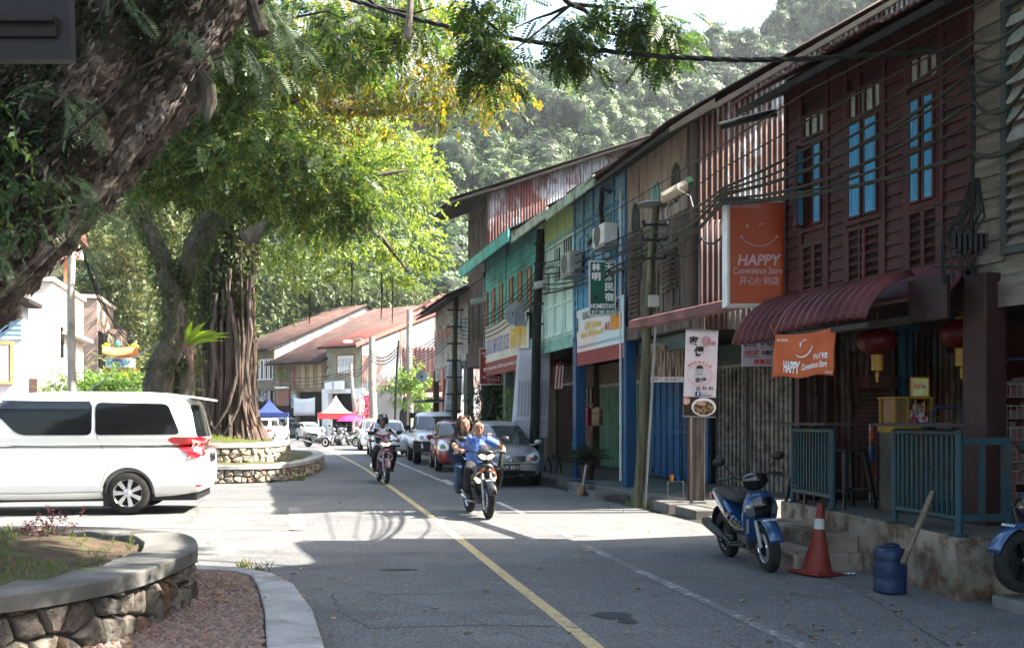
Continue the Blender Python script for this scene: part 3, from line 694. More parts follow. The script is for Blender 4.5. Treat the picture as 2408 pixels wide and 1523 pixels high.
for p0,p1,t,b_ in((1489,1506,640,745),(1522,1536,635,740),(1552,1566,615,735),(1588,1604,590,720)):
 x0,x1,z0,z1=WH.rect(p0,p1,t,b_);l=MB();frame(l,x0,x1,z0,z1,.03,-.06,-.03);l.build('shutter',WOODG,WH.o)
b=MB();corr(b,.0,8.5,ZF3-.02,0,w+.05,.1,.014,top=lambda y:min(ax(y)+.04,ax(5)-(y-5)*.6),along='y');tag(WH.B(b,'corrugated_side',RUST2,smooth=True,angle=180,solid=.006),'pale rusting corrugated side wall')
b=MB();corr(b,.0,8.5,ZF3-.3,0,w+.085,.1,.014,top=lambda y:ZF3+1.5+.03*math.sin(y*3),along='y');tag(WH.B(b,'corrugated_skirt',rustmat('rusty_dark_skirt',base=(.24,.22,.23),rust=(.075,.035,.03),amt=.85,panel=.5),smooth=True,angle=180,solid=.006),'dark brown rusted lower sheets')
b=MB();b.box(0,w,.15,.25,ZF3-.55,ZF3-.27);b.box(0,w,2.0,2.1,ZF3-.6,ZF3-.3);WH.B(b,'lintel',mat('dim_teal_lintel',(.07,.11,.11),(.05,.08,.08)))
xg=WH.x(1668,2.2)
for x0,x1 in((xg,WH.x(1752,2.2)),(WH.x(1756,2.2),w+.3)):gate(WH,x0,x1,.17,2.62,2.2,mat('grey_gate',(.24,.22,.20),(.13,.12,.11),sc=4,st=(1,1,3),rough=.6,metal=.3,grime=(.05,.035,.03),gsc=3,glo=.5,ghi=.7))
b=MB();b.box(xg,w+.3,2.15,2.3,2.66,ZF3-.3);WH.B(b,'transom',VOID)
b=MB();b.box(WH.x(1754,2.1)-.03,WH.x(1754,2.1)+.03,2.08,2.16,.17,2.7);b.box(xg,w+.3,2.08,2.2,2.64,2.76);WH.B(b,'gate_frame',CONC)
# ------------------------------------------------------------------ H
BH=House('shophouse','faded blue wooden shophouse carrying an air conditioner and the homestay sign','house',1355,1475)
w=BH.w;ZF4=BH.z(1415,778);ZE4=6.7
BH.shell(ZF4,ZE4,depth=10,pitch=31,oh=.7,wall=BLUEW,side=BLUEW,ohs=.05,fascia=mat('mossy_fascia',(.33,.42,.30),(.22,.28,.20),sc=3,rough=.8,grime=(.07,.07,.05),gsc=3,glo=.5,ghi=.66),setb=2.5)
b=MB();b.box(0,w,0,.1,ZF4-.05,ZE4+.1);BH.B(b,'front_wall',BLUEW)
b=MB();clap(b,0,w,ZF4,ZE4,.22,-.002,.03);BH.B(b,'clapboards',BLUEW)
b=MB()
for k in range(6):x=w*k/5;b.box(x-.03,x+.03,-.05,0,ZF4,ZE4)
b.box(0,w,-.05,0,ZE4-.75,ZE4-.69);BH.B(b,'battens',BLUED)
for p0,p1,t,b_ in((1366,1386,555,610),(1400,1418,525,590),(1440,1466,485,560)):
 x0,x1,z0,z1=BH.rect(p0,p1,t,b_);pane_row(BH.o,x0,x1,z0,z1,2,mat('cream_pane',(.45,.46,.40),(.36,.38,.33),rough=.4),BLUED)
for p0,p1,t,b_ in((1362,1390,612,760),(1440,1470,565,700),(1398,1424,610,740)):
 x0,x1,z0,z1=BH.rect(p0,p1,t,b_);f=MB();frame(f,x0,x1,z0,z1,.05,-.06,0);xm=(x0+x1)/2;f.box(xm-.02,xm+.02,-.06,0,z0,z1);o=f.build('window',BLUED,BH.o)
 for q0,q1 in((x0+.05,xm-.02),(xm+.02,x1-.05)):
  l=MB();l.box(q0,q1,-.035,-.02,z0+.05,z1-.05);l.box(q0+.04,q1-.04,-.05,-.03,z0+.1,z0+(z1-z0)*.45);l.box(q0+.04,q1-.04,-.05,-.03,z0+(z1-z0)*.52,z1-.1);l.build('shutter',mat('shutter_blue',(.07,.28,.45),(.05,.21,.36),sc=4),o)
PB1=BH.x(1362);b=MB();b.box(PB1-.13,PB1+.13,-.12,.12,.15,ZF4-.1);BH.B(b,'pillar',BLUE2,bevel=.015)
b=MB();xq=BH.x(1481);b.box(xq-.08,xq+.1,-.12,.1,.18,ZF4-.05);BH.B(b,'pillar',BLUE2,bevel=.015)
b=MB();b.tube([BH.o.matrix_world@Vector((0,0,0))]*0 or[(xq-.11,-.15,.3),(xq-.11,-.15,ZE4-.6)],.03,8);BH.B(b,'drain_pipe',mat('pale_pipe',(.42,.48,.5)),smooth=True)
b=MB();b.box(0,w,-.08,.1,ZF4-.32,ZF4-.0);BH.B(b,'floor_beam',mat('dark_teal_beam',(.04,.09,.11),(.03,.06,.08)))
GG=mat('green_gate',(.17,.34,.235),(.12,.25,.17),sc=3,st=(1,1,.3),rough=.55,metal=.2,grime=(.06,.07,.05),gsc=2.5,glo=.5,ghi=.7,gam=.7)
gate(BH,BH.x(1413,2.5),BH.x(1525,2.5),.19,2.52,2.5,GG)
b=MB();b.box(BH.x(1413,2.5)-.1,BH.x(1525,2.5),2.45,2.5,2.58,ZF4-.3);BH.B(b,'transom',mat('slatted_transom',(.18,.13,.07),(.11,.08,.045),sc=8,st=(8,.3,.3),rough=.7))
b=MB();x0,x1=BH.x(1385,2.4),BH.x(1413,2.5)-.06;b.box(x0,x1,2.3,2.5,.18,ZF4-.3);BH.B(b,'entrance_wall',mat('brown_entrance',(.11,.06,.045),(.07,.04,.03),sc=3,rough=.6))
b=MB();b.box(x0+.03,x1-.02,2.27,2.3,.2,2.0);b.box(x0+.08,x1-.05,2.25,2.28,.4,1.1);BH.B(b,'door',mat('red_door',(.16,.05,.04),(.1,.03,.03),rough=.5))
f=MB();frame(f,x0+.05,x1-.03,2.02,2.5,.03,2.24,2.3);f.box((x0+x1)/2-.012,(x0+x1)/2+.012,2.24,2.3,2.05,2.48);f.box(x0+.05,x1-.05,2.24,2.3,2.25,2.27);o=BH.B(f,'lattice_window',REDD);g=MB();g.box(x0+.06,x1-.05,2.285,2.295,2.03,2.49);g.build('pane',FROST,o)
BGATE=mat('blue_metal_gate',(.02,.115,.26),(.018,.095,.22),sc=3,st=(1,1,.3),rough=.4,grime=(.12,.22,.34),gsc=2,gst=(3,3,.5),glo=.5,ghi=.75,gam=.6)
x0,x1=WH.x(1527,2.0),WH.x(1668,2.0);b=MB();n=9
for i in range(n):
 a=x0+(x1-x0)*i/n;c=x0+(x1-x0)*(i+1)/n;b.box(a,c-.015,2.0,2.03,.19,2.5);b.box(c-.03,c,1.97,2.03,.19,2.5)
b.box(x0,x1,1.965,2.0,1.22,1.27);BG=WH.B(b,'blue_sheet_gate',BGATE)
b=MB();b.box(x0+(x1-x0)*.60,x0+(x1-x0)*.61,1.955,1.97,.2,2.5);b.box(x0+.3,x0+.34,1.95,1.97,.25,.4);b.build('gate_gap',VOID,BG)
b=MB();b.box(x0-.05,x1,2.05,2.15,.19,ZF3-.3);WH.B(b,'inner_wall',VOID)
# ------------------------------------------------------------------ H
MH=House('shophouse','pale mint shophouse with tall panelled shutters behind the dark pole','house',1264,1355)
w=MH.w;ZF5=3.5;ZE5=6.75
MH.shell(ZF5,ZE5,depth=10,pitch=29,oh=.7,wall=MINT,side=MINT,ohs=.05,fascia=mat('cream_fascia',(.42,.46,.36),(.30,.33,.26),sc=3,rough=.8,grime=(.08,.07,.05),gsc=3,glo=.52,ghi=.66),setb=2.5)
b=MB();b.box(0,w,0,.1,ZF5-.05,ZE5+.1);MH.B(b,'front_wall',MINT)
b=MB();planks(b,0,w,ZF5,ZE5,.25,-.01,.02,.004);MH.B(b,'planks',MINT)
b=MB();b.box(0,w,-.05,.02,ZF5-.25,ZF5+.06);b.box(0,w,-.05,0,ZE5-.78,ZE5-.7);b.box(0,w,-.05,0,ZE5-1.35,ZE5-1.28);MH.B(b,'trim',MINTD)
for k in range(5):
 x0=.12+k*(w-.2)/5;x1=x0+(w-.2)/5-.08
 g=MB();g.box(x0,x1,-.03,-.012,ZE5-.68,ZE5-.05);g.build('transom_panel',mat('lime_panel',(.40,.52,.22),(.32,.44,.18),sc=2,rough=.5),MH.o)
for p0,p1,t,b_ in((1283,1293,625,690),(1308,1318,585,660),(1330,1345,560,640)):
 x0,x1,z0,z1=MH.rect(p0,p1,t,b_);f=MB();f.box(x0,x1,-.045,-.012,z0,z1);o=f.build('window',VOID,MH.o)
 l=MB()
 for k in range(4):x=x0+(x1-x0)*k/3;l.box(x-.015,x+.015,-.06,-.045,z0,z1)
 l.build('bar',MINT,o)
for k in range(4):
 x0=.1+k*(w-.15)/4;x1=x0+(w-.15)/4-.08
 f=MB();frame(f,x0,x1,ZF5+.12,ZE5-1.4,.07,-.05,-.01);f.box(x0+.07,x1-.07,-.05,-.01,ZF5+.85,ZF5+.92);f.build('shutter',MINT,MH.o)
b=MB();xq=.04;b.box(xq-.02,xq+.22,-.1,.12,.15,ZF5-.2);MH.B(b,'pillar',mat('teal_pillar',(.10,.27,.25),(.07,.2,.19),sc=3,grime=(.25,.3,.28),gsc=5,glo=.55,ghi=.65),bevel=.01)
gate(MH,MH.x(1290,2.5),MH.x(1386,2.5),.17,2.7,2.5,mat('brown_gate',(.085,.045,.035),(.05,.03,.025),sc=4,rough=.6),pitch=.08)
b=MB();b.box(MH.x(1290,2.5),MH.x(1386,2.5),2.42,2.6,2.74,2.86);MH.B(b,'gate_lintel',mat('brown_lintel',(.14,.08,.05),(.09,.05,.035)))
b=MB();b.box(MH.x(1290,2.5),MH.x(1386,2.5),2.6,2.7,2.8,ZF5);MH.B(b,'transom',mat('dim_transom',(.05,.055,.05),(.03,.035,.03)))
# ------------------------------------------------------------------ H
TH=House('shophouse','turquoise clapboard shophouse with orange brown shutters above a long banner','house',1140,1263)
w=TH.w;ZF6=TH.z(1200,815);ZE6=6.9
TH.shell(ZF6,ZE6,depth=10,pitch=27,oh=.8,wall=TURQ,side=TURQ,ohs=.1,fascia=TURQD,fh=.3,setb=2.5,roofm=mat('blueish_roof',(.2,.24,.28),(.12,.13,.15),sc=2,rough=.7))
b=MB();b.box(0,w,0,.1,ZF6-.05,ZE6+.1);TH.B(b,'front_wall',TURQ)
b=MB();clap(b,0,w,ZF6,ZE6-.45,.19,-.002,.03);TH.B(b,'clapboards',TURQ)
b=MB();slats(b,.05,w-.05,ZE6-.45,ZE6-.02,.08);TH.B(b,'vent_louvre',mat('dark_turq',(.05,.16,.15),(.03,.1,.1)))
b=MB();
for x in(0,w*.47,w-.05):b.box(x,x+.06,-.05,0,ZF6,ZE6)
b.box(0,w,-.12,0,ZF6-.3,ZF6);TH.B(b,'battens',TURQD)
for px,t,b_ in((1147,660,765),(1163,640,735),(1181,615,710),(1205,585,700),(1226,572,690),(1248,560,655)):
 x0=TH.x(px)-.24;x1=x0+.46;z0,z1=4.45,5.75
 f=MB();frame(f,x0,x1,z0,z1,.07,-.06,0);f.box(x0,x1,-.06,0,(z0+z1)/2-.04,(z0+z1)/2+.04);o=f.build('window',ORANGW,TH.o)
 l=MB();l.box(x0+.07,x1-.07,-.035,-.015,z0+.07,z1-.07);l.box((x0+x1)/2-.02,(x0+x1)/2+.02,-.05,-.03,z0+.07,z1-.07);l.build('shutter_panel',mat('pale_shutter',(.42,.30,.20),(.33,.22,.15)),o)
for x in(.1,w*.5,w-.15):b=MB();b.box(x-.15,x+.15,-.12,.12,.14,ZF6-.3);TH.B(b,'pillar',mat('slate_pillar',(.10,.15,.15),(.07,.1,.1)),bevel=.01)
b=MB();b.box(0,TH.x(1286,2.4),2.4,2.6,.14,ZF6-.2);TH.B(b,'shop_front',mat('dim_shop_front',(.045,.055,.05),(.025,.03,.03),sc=1,rough=.6))
# ------------------------------------------------------------------ H
BT=House('shophouse','tall dark brown plank house with patched red and grey rusty side wall','house',1103,1143)
w=BT.w;ZF7=3.7;ZE7=BT.z(1143,452)
BT.shell(ZF7,ZE7,depth=12,pitch=20,oh=1.3,wall=WOODB,side=WOODB,ohs=.35,setb=2.4,roofm=mat('dark_sheet',(.07,.055,.05),(.05,.04,.036)))
b=MB();b.box(0,w,0,.1,ZF7-.05,ZE7+.1);BT.B(b,'front_wall',WOODB)
b=MB();planks(b,0,w,ZF7,ZE7-.8,.18,-.03);b.box(0,w,-.1,0,ZF7-.3,ZF7);b.box(0,w,-.08,0,6.3,6.45);BT.B(b,'planks',WOODB)
b=MB();slats(b,.05,w-.05,ZE7-.75,ZE7-.02,.1);slats(b,.05,w-.05,6.5,6.75,.1);BT.B(b,'vent_louvre',WOODG)
for z0 in(4.2,7.3):
 for k in range(3):
  x0=.12+k*(w-.2)/3;x1=x0+(w-.2)/3-.1;f=MB();frame(f,x0,x1,z0,z0+1.4,.05,-.06,-.02);f.build('shutter',WOODG,BT.o)
a7=lambda y:ZE7+y*math.tan(rad(20))-.02
b=MB();corr(b,.05,11.5,ZF7,0,w+.02,.1,.014,top=lambda y:min(a7(y),a7(6)-(y-6)*.3),along='y');tag(BT.B(b,'corrugated_side',RUST3,smooth=True,angle=180,solid=.006),'side wall of red and grey rusted sheets')
for x in(.1,w-.1):b=MB();b.box(x-.13,x+.13,-.12,.12,.14,ZF7-.3);BT.B(b,'pillar',CONC)
b=MB();b.box(0,w,2.4,2.6,.14,ZF7-.2);BT.B(b,'shop_front',mat('tan_front',(.22,.15,.07),(.14,.1,.05),sc=2))
# ------------------------------------------------------------------ H
LH=House('shophouse','low weathered house with white and coral shutters at the far end of the row','house',1024,1102)
w=LH.w;ZF8=LH.z(1060,845);ZE8=6.3
CORAL=mat('coral_paint',(.55,.19,.14),(.42,.14,.11),sc=3)
LWH=mat('dirty_white_wood',(.36,.34,.30),(.24,.225,.2),sc=4,st=(5,5,.4),rough=.8,grime=(.1,.09,.075),gsc=2,glo=.5,ghi=.66)
LH.shell(ZF8,ZE8,depth=10,pitch=24,oh=.9,wall=LWH,side=rustmat('blue_sheet',base=(.12,.17,.27),amt=.3),ohs=.2,setb=2.4)
b=MB();b.box(0,w,0,.1,ZF8-.35,ZE8+.1);LH.B(b,'front_wall',LWH)
b=MB();planks(b,0,w,ZF8,ZE8-.9,.2,-.02);b.box(0,w,-.1,0,ZF8-.25,ZF8);planks(b,0,w*.62,ZF8-.75,ZF8-.25,.3,-.05);LH.B(b,'planks',LWH)
for k in range(7):
 x0=.15+k*(w-.3)/7;x1=x0+(w-.3)/7-.16;z0=ZF8+.9;z1=ZE8-.95
 f=MB();frame(f,x0,x1,z0,z1,.05,-.06,-.02);o=f.build('window',LWH if k!=4 else MINT,LH.o)
 l=MB();l.box(x0+.05,x1-.05,-.05,-.02,z0+.05,z1-.05);l.build('shutter_panel',CORAL if k in(1,2,3)else LWH if k<4 else mat('teal_shutter',(.16,.3,.3),(.12,.22,.23)),o)
 l=MB();slats(l,x0,x1,ZE8-.85,ZE8-.05,.1);l.build('vent_louvre',LWH,LH.o)
for x,m in((.15,mat('brown_pillar',(.16,.12,.075),(.1,.08,.05))),(w*.34,CORAL),(w-.2,CONC)):b=MB();b.box(x-.13,x+.13,-.12,.12,.14,ZF8-.3);LH.B(b,'pillar',m)
b=MB();b.box(0,w,2.4,2.6,.14,ZF8-.3);LH.B(b,'shop_front',mat('brown_front',(.10,.07,.055),(.06,.045,.035),sc=2))
b=MB();b.box(-.1,w*.5,-1.0,.1,2.3,2.36);LH.B(b,'canopy',mat('dark_blue_canopy',(.03,.045,.09)))
# ================================================================== HILL AND GREENERY
from mathutils import noise as MN
def fbm(x,y,z=0,o=4):
 return sum(MN.noise((x*2**k,y*2**k,z*2**k))/2**k for k in range(o))
def tq(quads):return np.array([v for q in quads for v in q],float),np.arange(len(quads)*4).reshape(-1,4)
def leafq(p,d,side,L,w,drop=0):
 p=np.array(p,float);d=np.array(d,float);s=np.array(side,float)
 return[p,p+d*L*.45+s*w/2-np.array([0,0,drop*.3]),p+d*L-np.array([0,0,drop]),p+d*L*.45-s*w/2-np.array([0,0,drop*.3])]
def T_pinnate(n=7,ll=.3,lw=.115):
 q=[[np.array([0,-.006,0.]),np.array([0,.006,0.]),np.array([.98,.004,-.2]),np.array([.98,-.004,-.2])]]
 for i in range(n):
  x=.16+.84*i/n;z=-.2*x*x
  for s in(-1,1):
   L=ll*(1-.35*abs(i/n-.45));q.append(leafq([x,0,z],[.42,.9*s,-.12],[.9,-.42*s,0],L,lw,.04))
 q.append(leafq([.96,0,-.19],[1,0,-.2],[0,1,0],ll*.9,lw));return tq(q)
def T_spray(n=7,L=.34,w=.15):
 q=[]
 for i in range(n):
  x=.1+.8*i/n;s=-1 if i%2 else 1;a=.5+.25*math.sin(i*2.1)
  q.append(leafq([x,0,-.12*x*x+.03*math.sin(i*3)],[math.cos(a),s*math.sin(a),-.35+.25*math.sin(i*1.7)],[-s*math.sin(a),math.cos(a),.5*math.sin(i*2.3)],L,w,.03))
 return tq(q)
def T_fern(n=17):
 q=[]
 for i in range(n):
  x=i/n;z=-.35*x*x;L=.26*math.sin(math.pi*(.12+.86*(1-x)))+.02
  for s in(-1,1):q.append(leafq([x,0,z],[.35,.93*s,-.12],[.93,-.35*s,0],L,.05,.03))
 q.append([np.array([0,-.006,0.]),np.array([0,.006,0.]),np.array([1,.002,-.35]),np.array([1,-.002,-.35])]);return tq(q)
def T_clump(n=5,seed=1):
 g=np.random.default_rng(seed);q=[]
 for i in range(n):
  c=g.uniform(-.35,.35,3);a=g.normal(size=3);a/=np.linalg.norm(a);b=np.cross(a,g.normal(size=3));b/=np.linalg.norm(b);s=g.uniform(.28,.5)
  q.append([c-a*s,c+b*s*.6,c+a*s,c-b*s*.6])
 return tq(q)
def T_grass(n=5):
 q=[]
 for i in range(n):
  a=i*2.4;l=.7+.3*math.sin(i*5);d=np.array([math.cos(a)*.45,math.sin(a)*.45,0]);s=np.array([-math.sin(a),math.cos(a),0])*.035;u=np.array([0,0,l])
  q.append([-s,s,d*.5+u*.7+s*.5,d+u])
 return tq(q)
def T_tuft(n=6):
 g=np.random.default_rng(4);q=[]
 for i in range(n):
  a=i*2.4;c=np.array([math.cos(a),math.sin(a),0])*g.uniform(.1,.45)+np.array([0,0,g.uniform(-.12,.12)]);d=np.array([math.cos(a),math.sin(a),g.uniform(-.5,.3)]);s=np.array([-math.sin(a),math.cos(a),g.uniform(-.2,.2)])
  q.append([c-d*.22,c+s*.17,c+d*.3,c-s*.17])
 return tq(q)
PIN,SPR,FERN,CL,GRS=T_pinnate(),T_spray(),T_fern(),T_tuft(),T_grass()
def unit(a):return a/np.maximum(np.linalg.norm(a,axis=1,keepdims=True),1e-6)
def scatter(name,T,pos,dirs,size,m,parent=None,up=None,roll=.5):
 V,Fq=T;N=len(pos);x=unit(np.asarray(dirs,float));z0=NP.normal(size=(N,3))*roll+(np.array([0,0,1.])if up is None else up)
 y=unit(np.cross(z0,x));z=np.cross(x,y);sc=np.asarray(size).reshape(-1,1,1)
 P=pos[:,None,:]+sc*(V[None,:,0:1]*x[:,None]+V[None,:,1:2]*y[:,None]+V[None,:,2:3]*z[:,None])
 Q=(Fq[None]+(np.arange(N)*len(V))[:,None,None]).reshape(-1,Fq.shape[1])
 if parent is not None and parent.location.length>0:P=P-np.array(parent.location)
 return np_mesh(name,P.reshape(-1,3),Q,m,parent)
def blobpts(blobs,n,twig=9,tr=.35,shell=.45):
 """points clustered on twigs inside ellipsoids (centre, radii, weight)"""
 ws=np.array([b[2]for b in blobs],float);ws/=ws.sum();out=[];dirs=[]
 for(c,r,_),w in zip(blobs,ws):
  k=max(3,int(n*w/twig));d=unit(NP.normal(size=(k,3)));rad_=NP.uniform(shell,1.05,(k,1))**.7
  tc=np.array(c)+d*rad_*np.array(r);p=np.repeat(tc,twig,0)+NP.normal(size=(k*twig,3))*tr*np.array([1,1,.55])
  dd=np.repeat(d,twig,0)*.7+NP.normal(size=(k*twig,3))*.8+np.array([0,0,-.3]);out.append(p);dirs.append(dd)
 return np.concatenate(out),np.concatenate(dirs)
def pb(px,py,Y,rx,ry,rd,w=None):
 k=Y/F;return(tuple(at(px,py,Y)),(rx*k,rd,ry*k),w or rx*ry)
# ------------------------------------------------------------------ f
def hz(x,y):
 y0=104;t=max(0,min(1,(y-y0)/165));s=t*t*(3-2*t)*.35+t*.65
 rg=84+max(0,x-22)*.40+max(0,-x-30)*.25+7*fbm(x*.02,1.3)+max(0,x-60)*.2
 back=max(0,y-269)*.35
 return rg*s+3.5*fbm(x*.03,y*.03,2)*min(1,t*4)-back-.02
mb=MB();mb.grid(lambda u,v:(-260+560*u,100+260*v,hz(-260+560*u,100+260*v)),70,40)
tag(mb.build('hill',mat('hill_soil',(.025,.035,.014),(.045,.05,.02),sc=.2,rough=1),smooth=True),kind='structure')
def forestmat():
 m,t,p=nt('forest_leaves');g=node(t,'ShaderNodeNewGeometry')
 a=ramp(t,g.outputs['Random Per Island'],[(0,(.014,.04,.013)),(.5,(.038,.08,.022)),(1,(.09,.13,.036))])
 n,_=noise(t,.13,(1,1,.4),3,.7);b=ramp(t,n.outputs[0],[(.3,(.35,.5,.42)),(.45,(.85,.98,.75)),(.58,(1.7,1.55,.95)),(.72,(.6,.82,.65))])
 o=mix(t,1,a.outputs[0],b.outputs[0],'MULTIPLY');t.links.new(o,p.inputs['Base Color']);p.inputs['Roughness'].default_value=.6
 tr=node(t,'ShaderNodeBsdfTranslucent');t.links.new(o,tr.inputs[0]);mx=node(t,'ShaderNodeMixShader');mx.inputs[0].default_value=.15
 t.links.new(p.outputs[0],mx.inputs[1]);t.links.new(tr.outputs[0],mx.inputs[2]);t.links.new(mx.outputs[0],t.nodes['Material Output'].inputs[0]);return m
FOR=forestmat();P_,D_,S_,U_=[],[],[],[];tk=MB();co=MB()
yy=106.0
while yy<276:
 step=4.5+(yy-106)*.009;xx=-.36*yy-8
 while xx<.50*yy+10:
  x=xx+RN.uniform(-1.6,1.6);y=yy+RN.uniform(-1.6,1.6);z=hz(x,y);r=RN.uniform(1.9,3.9)*(1.25 if RN.random()<.15 else 1);h=r*RN.uniform(.8,1.35);th=RN.uniform(2,5.5)+(3 if RN.random()<.12 else 0)
  k=int(26*r);d=unit(NP.normal(size=(k,3))+np.array([0,-.3,.35]));rr=NP.uniform(.84,1.03,(k,1))
  lob=1+.2*np.sin(d[:,:1]*6+x*3)*np.cos(d[:,1:2]*6+y*3)+.14*np.sin(d[:,2:3]*9+x)
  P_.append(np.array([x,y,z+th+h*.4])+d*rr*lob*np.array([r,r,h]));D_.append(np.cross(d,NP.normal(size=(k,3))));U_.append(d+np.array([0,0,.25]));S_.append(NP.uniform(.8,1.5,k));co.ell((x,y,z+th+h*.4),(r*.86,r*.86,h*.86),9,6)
  if RN.random()<.3:tk.tube([(x,y,z-.5),(x+RN.uniform(-.3,.3),y,z+th+h*.3)],[.2,.1],5)
  xx+=step
 yy+=step*.9
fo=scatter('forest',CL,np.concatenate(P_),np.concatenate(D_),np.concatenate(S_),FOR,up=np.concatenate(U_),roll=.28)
tag(co.build('forest_shade',mat('forest_core',(.012,.024,.010),(.022,.036,.014),sc=.6,rough=.9),smooth=True),'dark crown cores painting the shade inside the hillside jungle','forest',kind='stuff')  # solid cores coloured dark for the shade between the leaf clumps
tag(fo,'dense jungle covering the hillside behind the town','forest',kind='stuff')
tag(tk.build('forest_trunks',mat('pale_trunks',(.28,.26,.22),(.18,.16,.13),sc=.5),smooth=True),'pale slender trunks showing in the hillside jungle','forest',kind='stuff')
# ------------------------------------------------------------------ b
def barkmat(name,a,b,c,sc=3,st=(1,1,.3),bump=.7):
 m,t,p=nt(name);p.inputs['Roughness'].default_value=.9
 n,_=noise(t,sc,st,9,.72);o=ramp(t,n.outputs[0],[(.32,a),(.5,b),(.68,c)]).outputs[0]
 g,_=noise(t,1.1,(1,1,1),6,.7);k=ramp(t,g.outputs[0],[(.54,(0,0,0)),(.66,(.75,.75,.75))]);o=mix(t,k.outputs[0],o,(.035,.05,.018))
 t.links.new(o,p.inputs['Base Color'])
 b1,_=noise(t,sc*5,st,8,.75);bn=node(t,'ShaderNodeBump');bn.inputs['Strength'].default_value=bump;bn.inputs['Distance'].default_value=.06
 t.links.new(b1.outputs[0],bn.inputs['Height']);t.links.new(bn.outputs[0],p.inputs['Normal']);return m
BARKG=barkmat('giant_bark',(.03,.022,.018),(.12,.085,.07),(.36,.29,.25),4.5,(1,1,1),1.0)
BARKV=barkmat('vine_bark',(.025,.02,.015),(.06,.048,.038),(.13,.11,.09),4,(1,1,.5))
BARKF=barkmat('fig_bark',(.022,.013,.010),(.065,.038,.028),(.15,.105,.085),3,(2.5,2.5,.15),.5)
TWIG=mat('twig_bark',(.07,.055,.045),(.04,.032,.026),sc=6,rough=.9)
def bvh_tree(o):
 bm=bmesh.new();bm.from_mesh(o.data);t=BVHTree.FromBMesh(bm);bm.free();return t
def rough_trunk(mb,pts,rs,nu=40,nv=60,amp=.12,fr=1.5,ridge=6):
 pts=[Vector(p)for p in pts];m=len(pts)-1;ref=Vector((1,.2,.1));fr_=[]
 for j in range(nv+1):
  t=j/nv*m;i=min(int(t),m-1);f=t-i
  p0,p1,p2,p3=pts[max(i-1,0)],pts[i],pts[i+1],pts[min(i+2,m)]
  c=.5*((2*p1)+(p2-p0)*f+(2*p0-5*p1+4*p2-p3)*f*f+(3*p1-p0-3*p2+p3)*f**3)
  fr_.append((c,rs[i]+(rs[i+1]-rs[i])*f))
 vs=[]
 for j,(c,r)in enumerate(fr_):
  d=(fr_[min(j+1,nv)][0]-fr_[max(j-1,0)][0]).normalized();x=(ref-d*ref.dot(d)).normalized();ref=x;y=d.cross(x)
  for k in range(nu):
   a=6.28318*k/nu;n=x*math.cos(a)+y*math.sin(a);q=c+n*r
   h=fbm(q.x*fr,q.y*fr,q.z*fr,5)*amp+ridge*.004*math.sin(a*9+3*fbm(q.x*.6,q.y*.6,q.z*.6))+amp*.5*abs(fbm(q.x*fr*2.3+9,q.y*fr*2.3,q.z*fr*2.3,4))
   vs.append(q+n*h)
 mb.add(vs,[(j*nu+k,j*nu+(k+1)%nu,(j+1)*nu+(k+1)%nu,(j+1)*nu+k)for j in range(nv)for k in range(nu)])
def surf_pts(o,n,seed=1,side=None):
 g=random.Random(seed);me=o.data;out=[];P=me.polygons
 while len(out)<n:
  p=P[g.randrange(len(P))];nn=p.normal
  if side and nn.dot(Vector(side))<g.uniform(-.2,.4):continue
  out.append((Vector(p.center)+Vector((g.uniform(-.06,.06)for _ in range(3))),Vector(nn)))
 return np.array([a for a,b in out],float),np.array([b for a,b in out],float)
LF_DARK=leafmat('rain_tree_leaf',[(0,(.018,.042,.012)),(.5,(.03,.07,.016)),(.85,(.05,.10,.02)),(1,(.12,.13,.02))],.38)
LF_MID=leafmat('vine_leaf',[(0,(.014,.03,.008)),(.5,(.03,.06,.013)),(.88,(.065,.10,.02)),(1,(.14,.13,.03))],.4)
LF_FIG=leafmat('fig_leaf',[(0,(.06,.11,.02)),(.4,(.12,.19,.035)),(.8,(.19,.26,.05)),(1,(.30,.30,.06))],.5)
LF_YEL=leafmat('yellowing_leaf',[(0,(.045,.085,.015)),(.4,(.10,.14,.024)),(.72,(.21,.21,.032)),(.92,(.34,.24,.03)),(1,(.28,.10,.02))],.5)
LF_FERN=leafmat('fern_leaf',[(0,(.05,.085,.04)),(.6,(.09,.14,.065)),(1,(.14,.19,.09))],.35)
LF_FAR=leafmat('far_tree_leaf',[(0,(.035,.055,.018)),(.5,(.07,.095,.03)),(.85,(.13,.14,.05)),(1,(.2,.18,.07))],.4)
LF_BUSH=leafmat('bush_leaf',[(0,(.06,.12,.025)),(.5,(.10,.19,.04)),(.9,(.16,.25,.06)),(1,(.22,.24,.05))],.45)
LF_GRASS=leafmat('grass_blade',[(0,(.06,.09,.02)),(.6,(.10,.14,.03)),(1,(.18,.16,.06))],.35)
LF_LIME=leafmat('birds_nest_leaf',[(0,(.16,.26,.03)),(1,(.26,.36,.05))],.5)
# ------------------------------------------------------------------ g
GY=9.6
def gp(px,py,Y=GY):return at(px,py,Y)
GT=thing('giant_tree','huge leaning mossy tree trunk with ferns crossing the upper left corner','tree',(0,0,0))
r0=1.02;off=Vector((-.80,0,.60))
A=[gp(-520,1260)+off*1.15,gp(-180,930)+off*1.0,gp(0,720)+off*r0,gp(160,545)+off*r0,gp(300,385)+off*.98,gp(425,235)+off*.95,gp(560,15)+off*.9,gp(690,-260)+off*.8,gp(800,-560)+off*.7]
A[0].z=-.3
mb=MB();rough_trunk(mb,A,[1.35,1.15,1.0,1.0,.96,.93,.88,.78,.65],190,300,.15,2.2,7)
tk=mb.build('trunk',BARKG,GT,smooth=True,angle=180)
mb=MB();SP=[(-30,728),(80,640),(170,545),(240,462),(310,375),(372,300),(425,228),(480,140),(520,70),(560,0),(600,-80)];tbv=bvh_tree(tk)
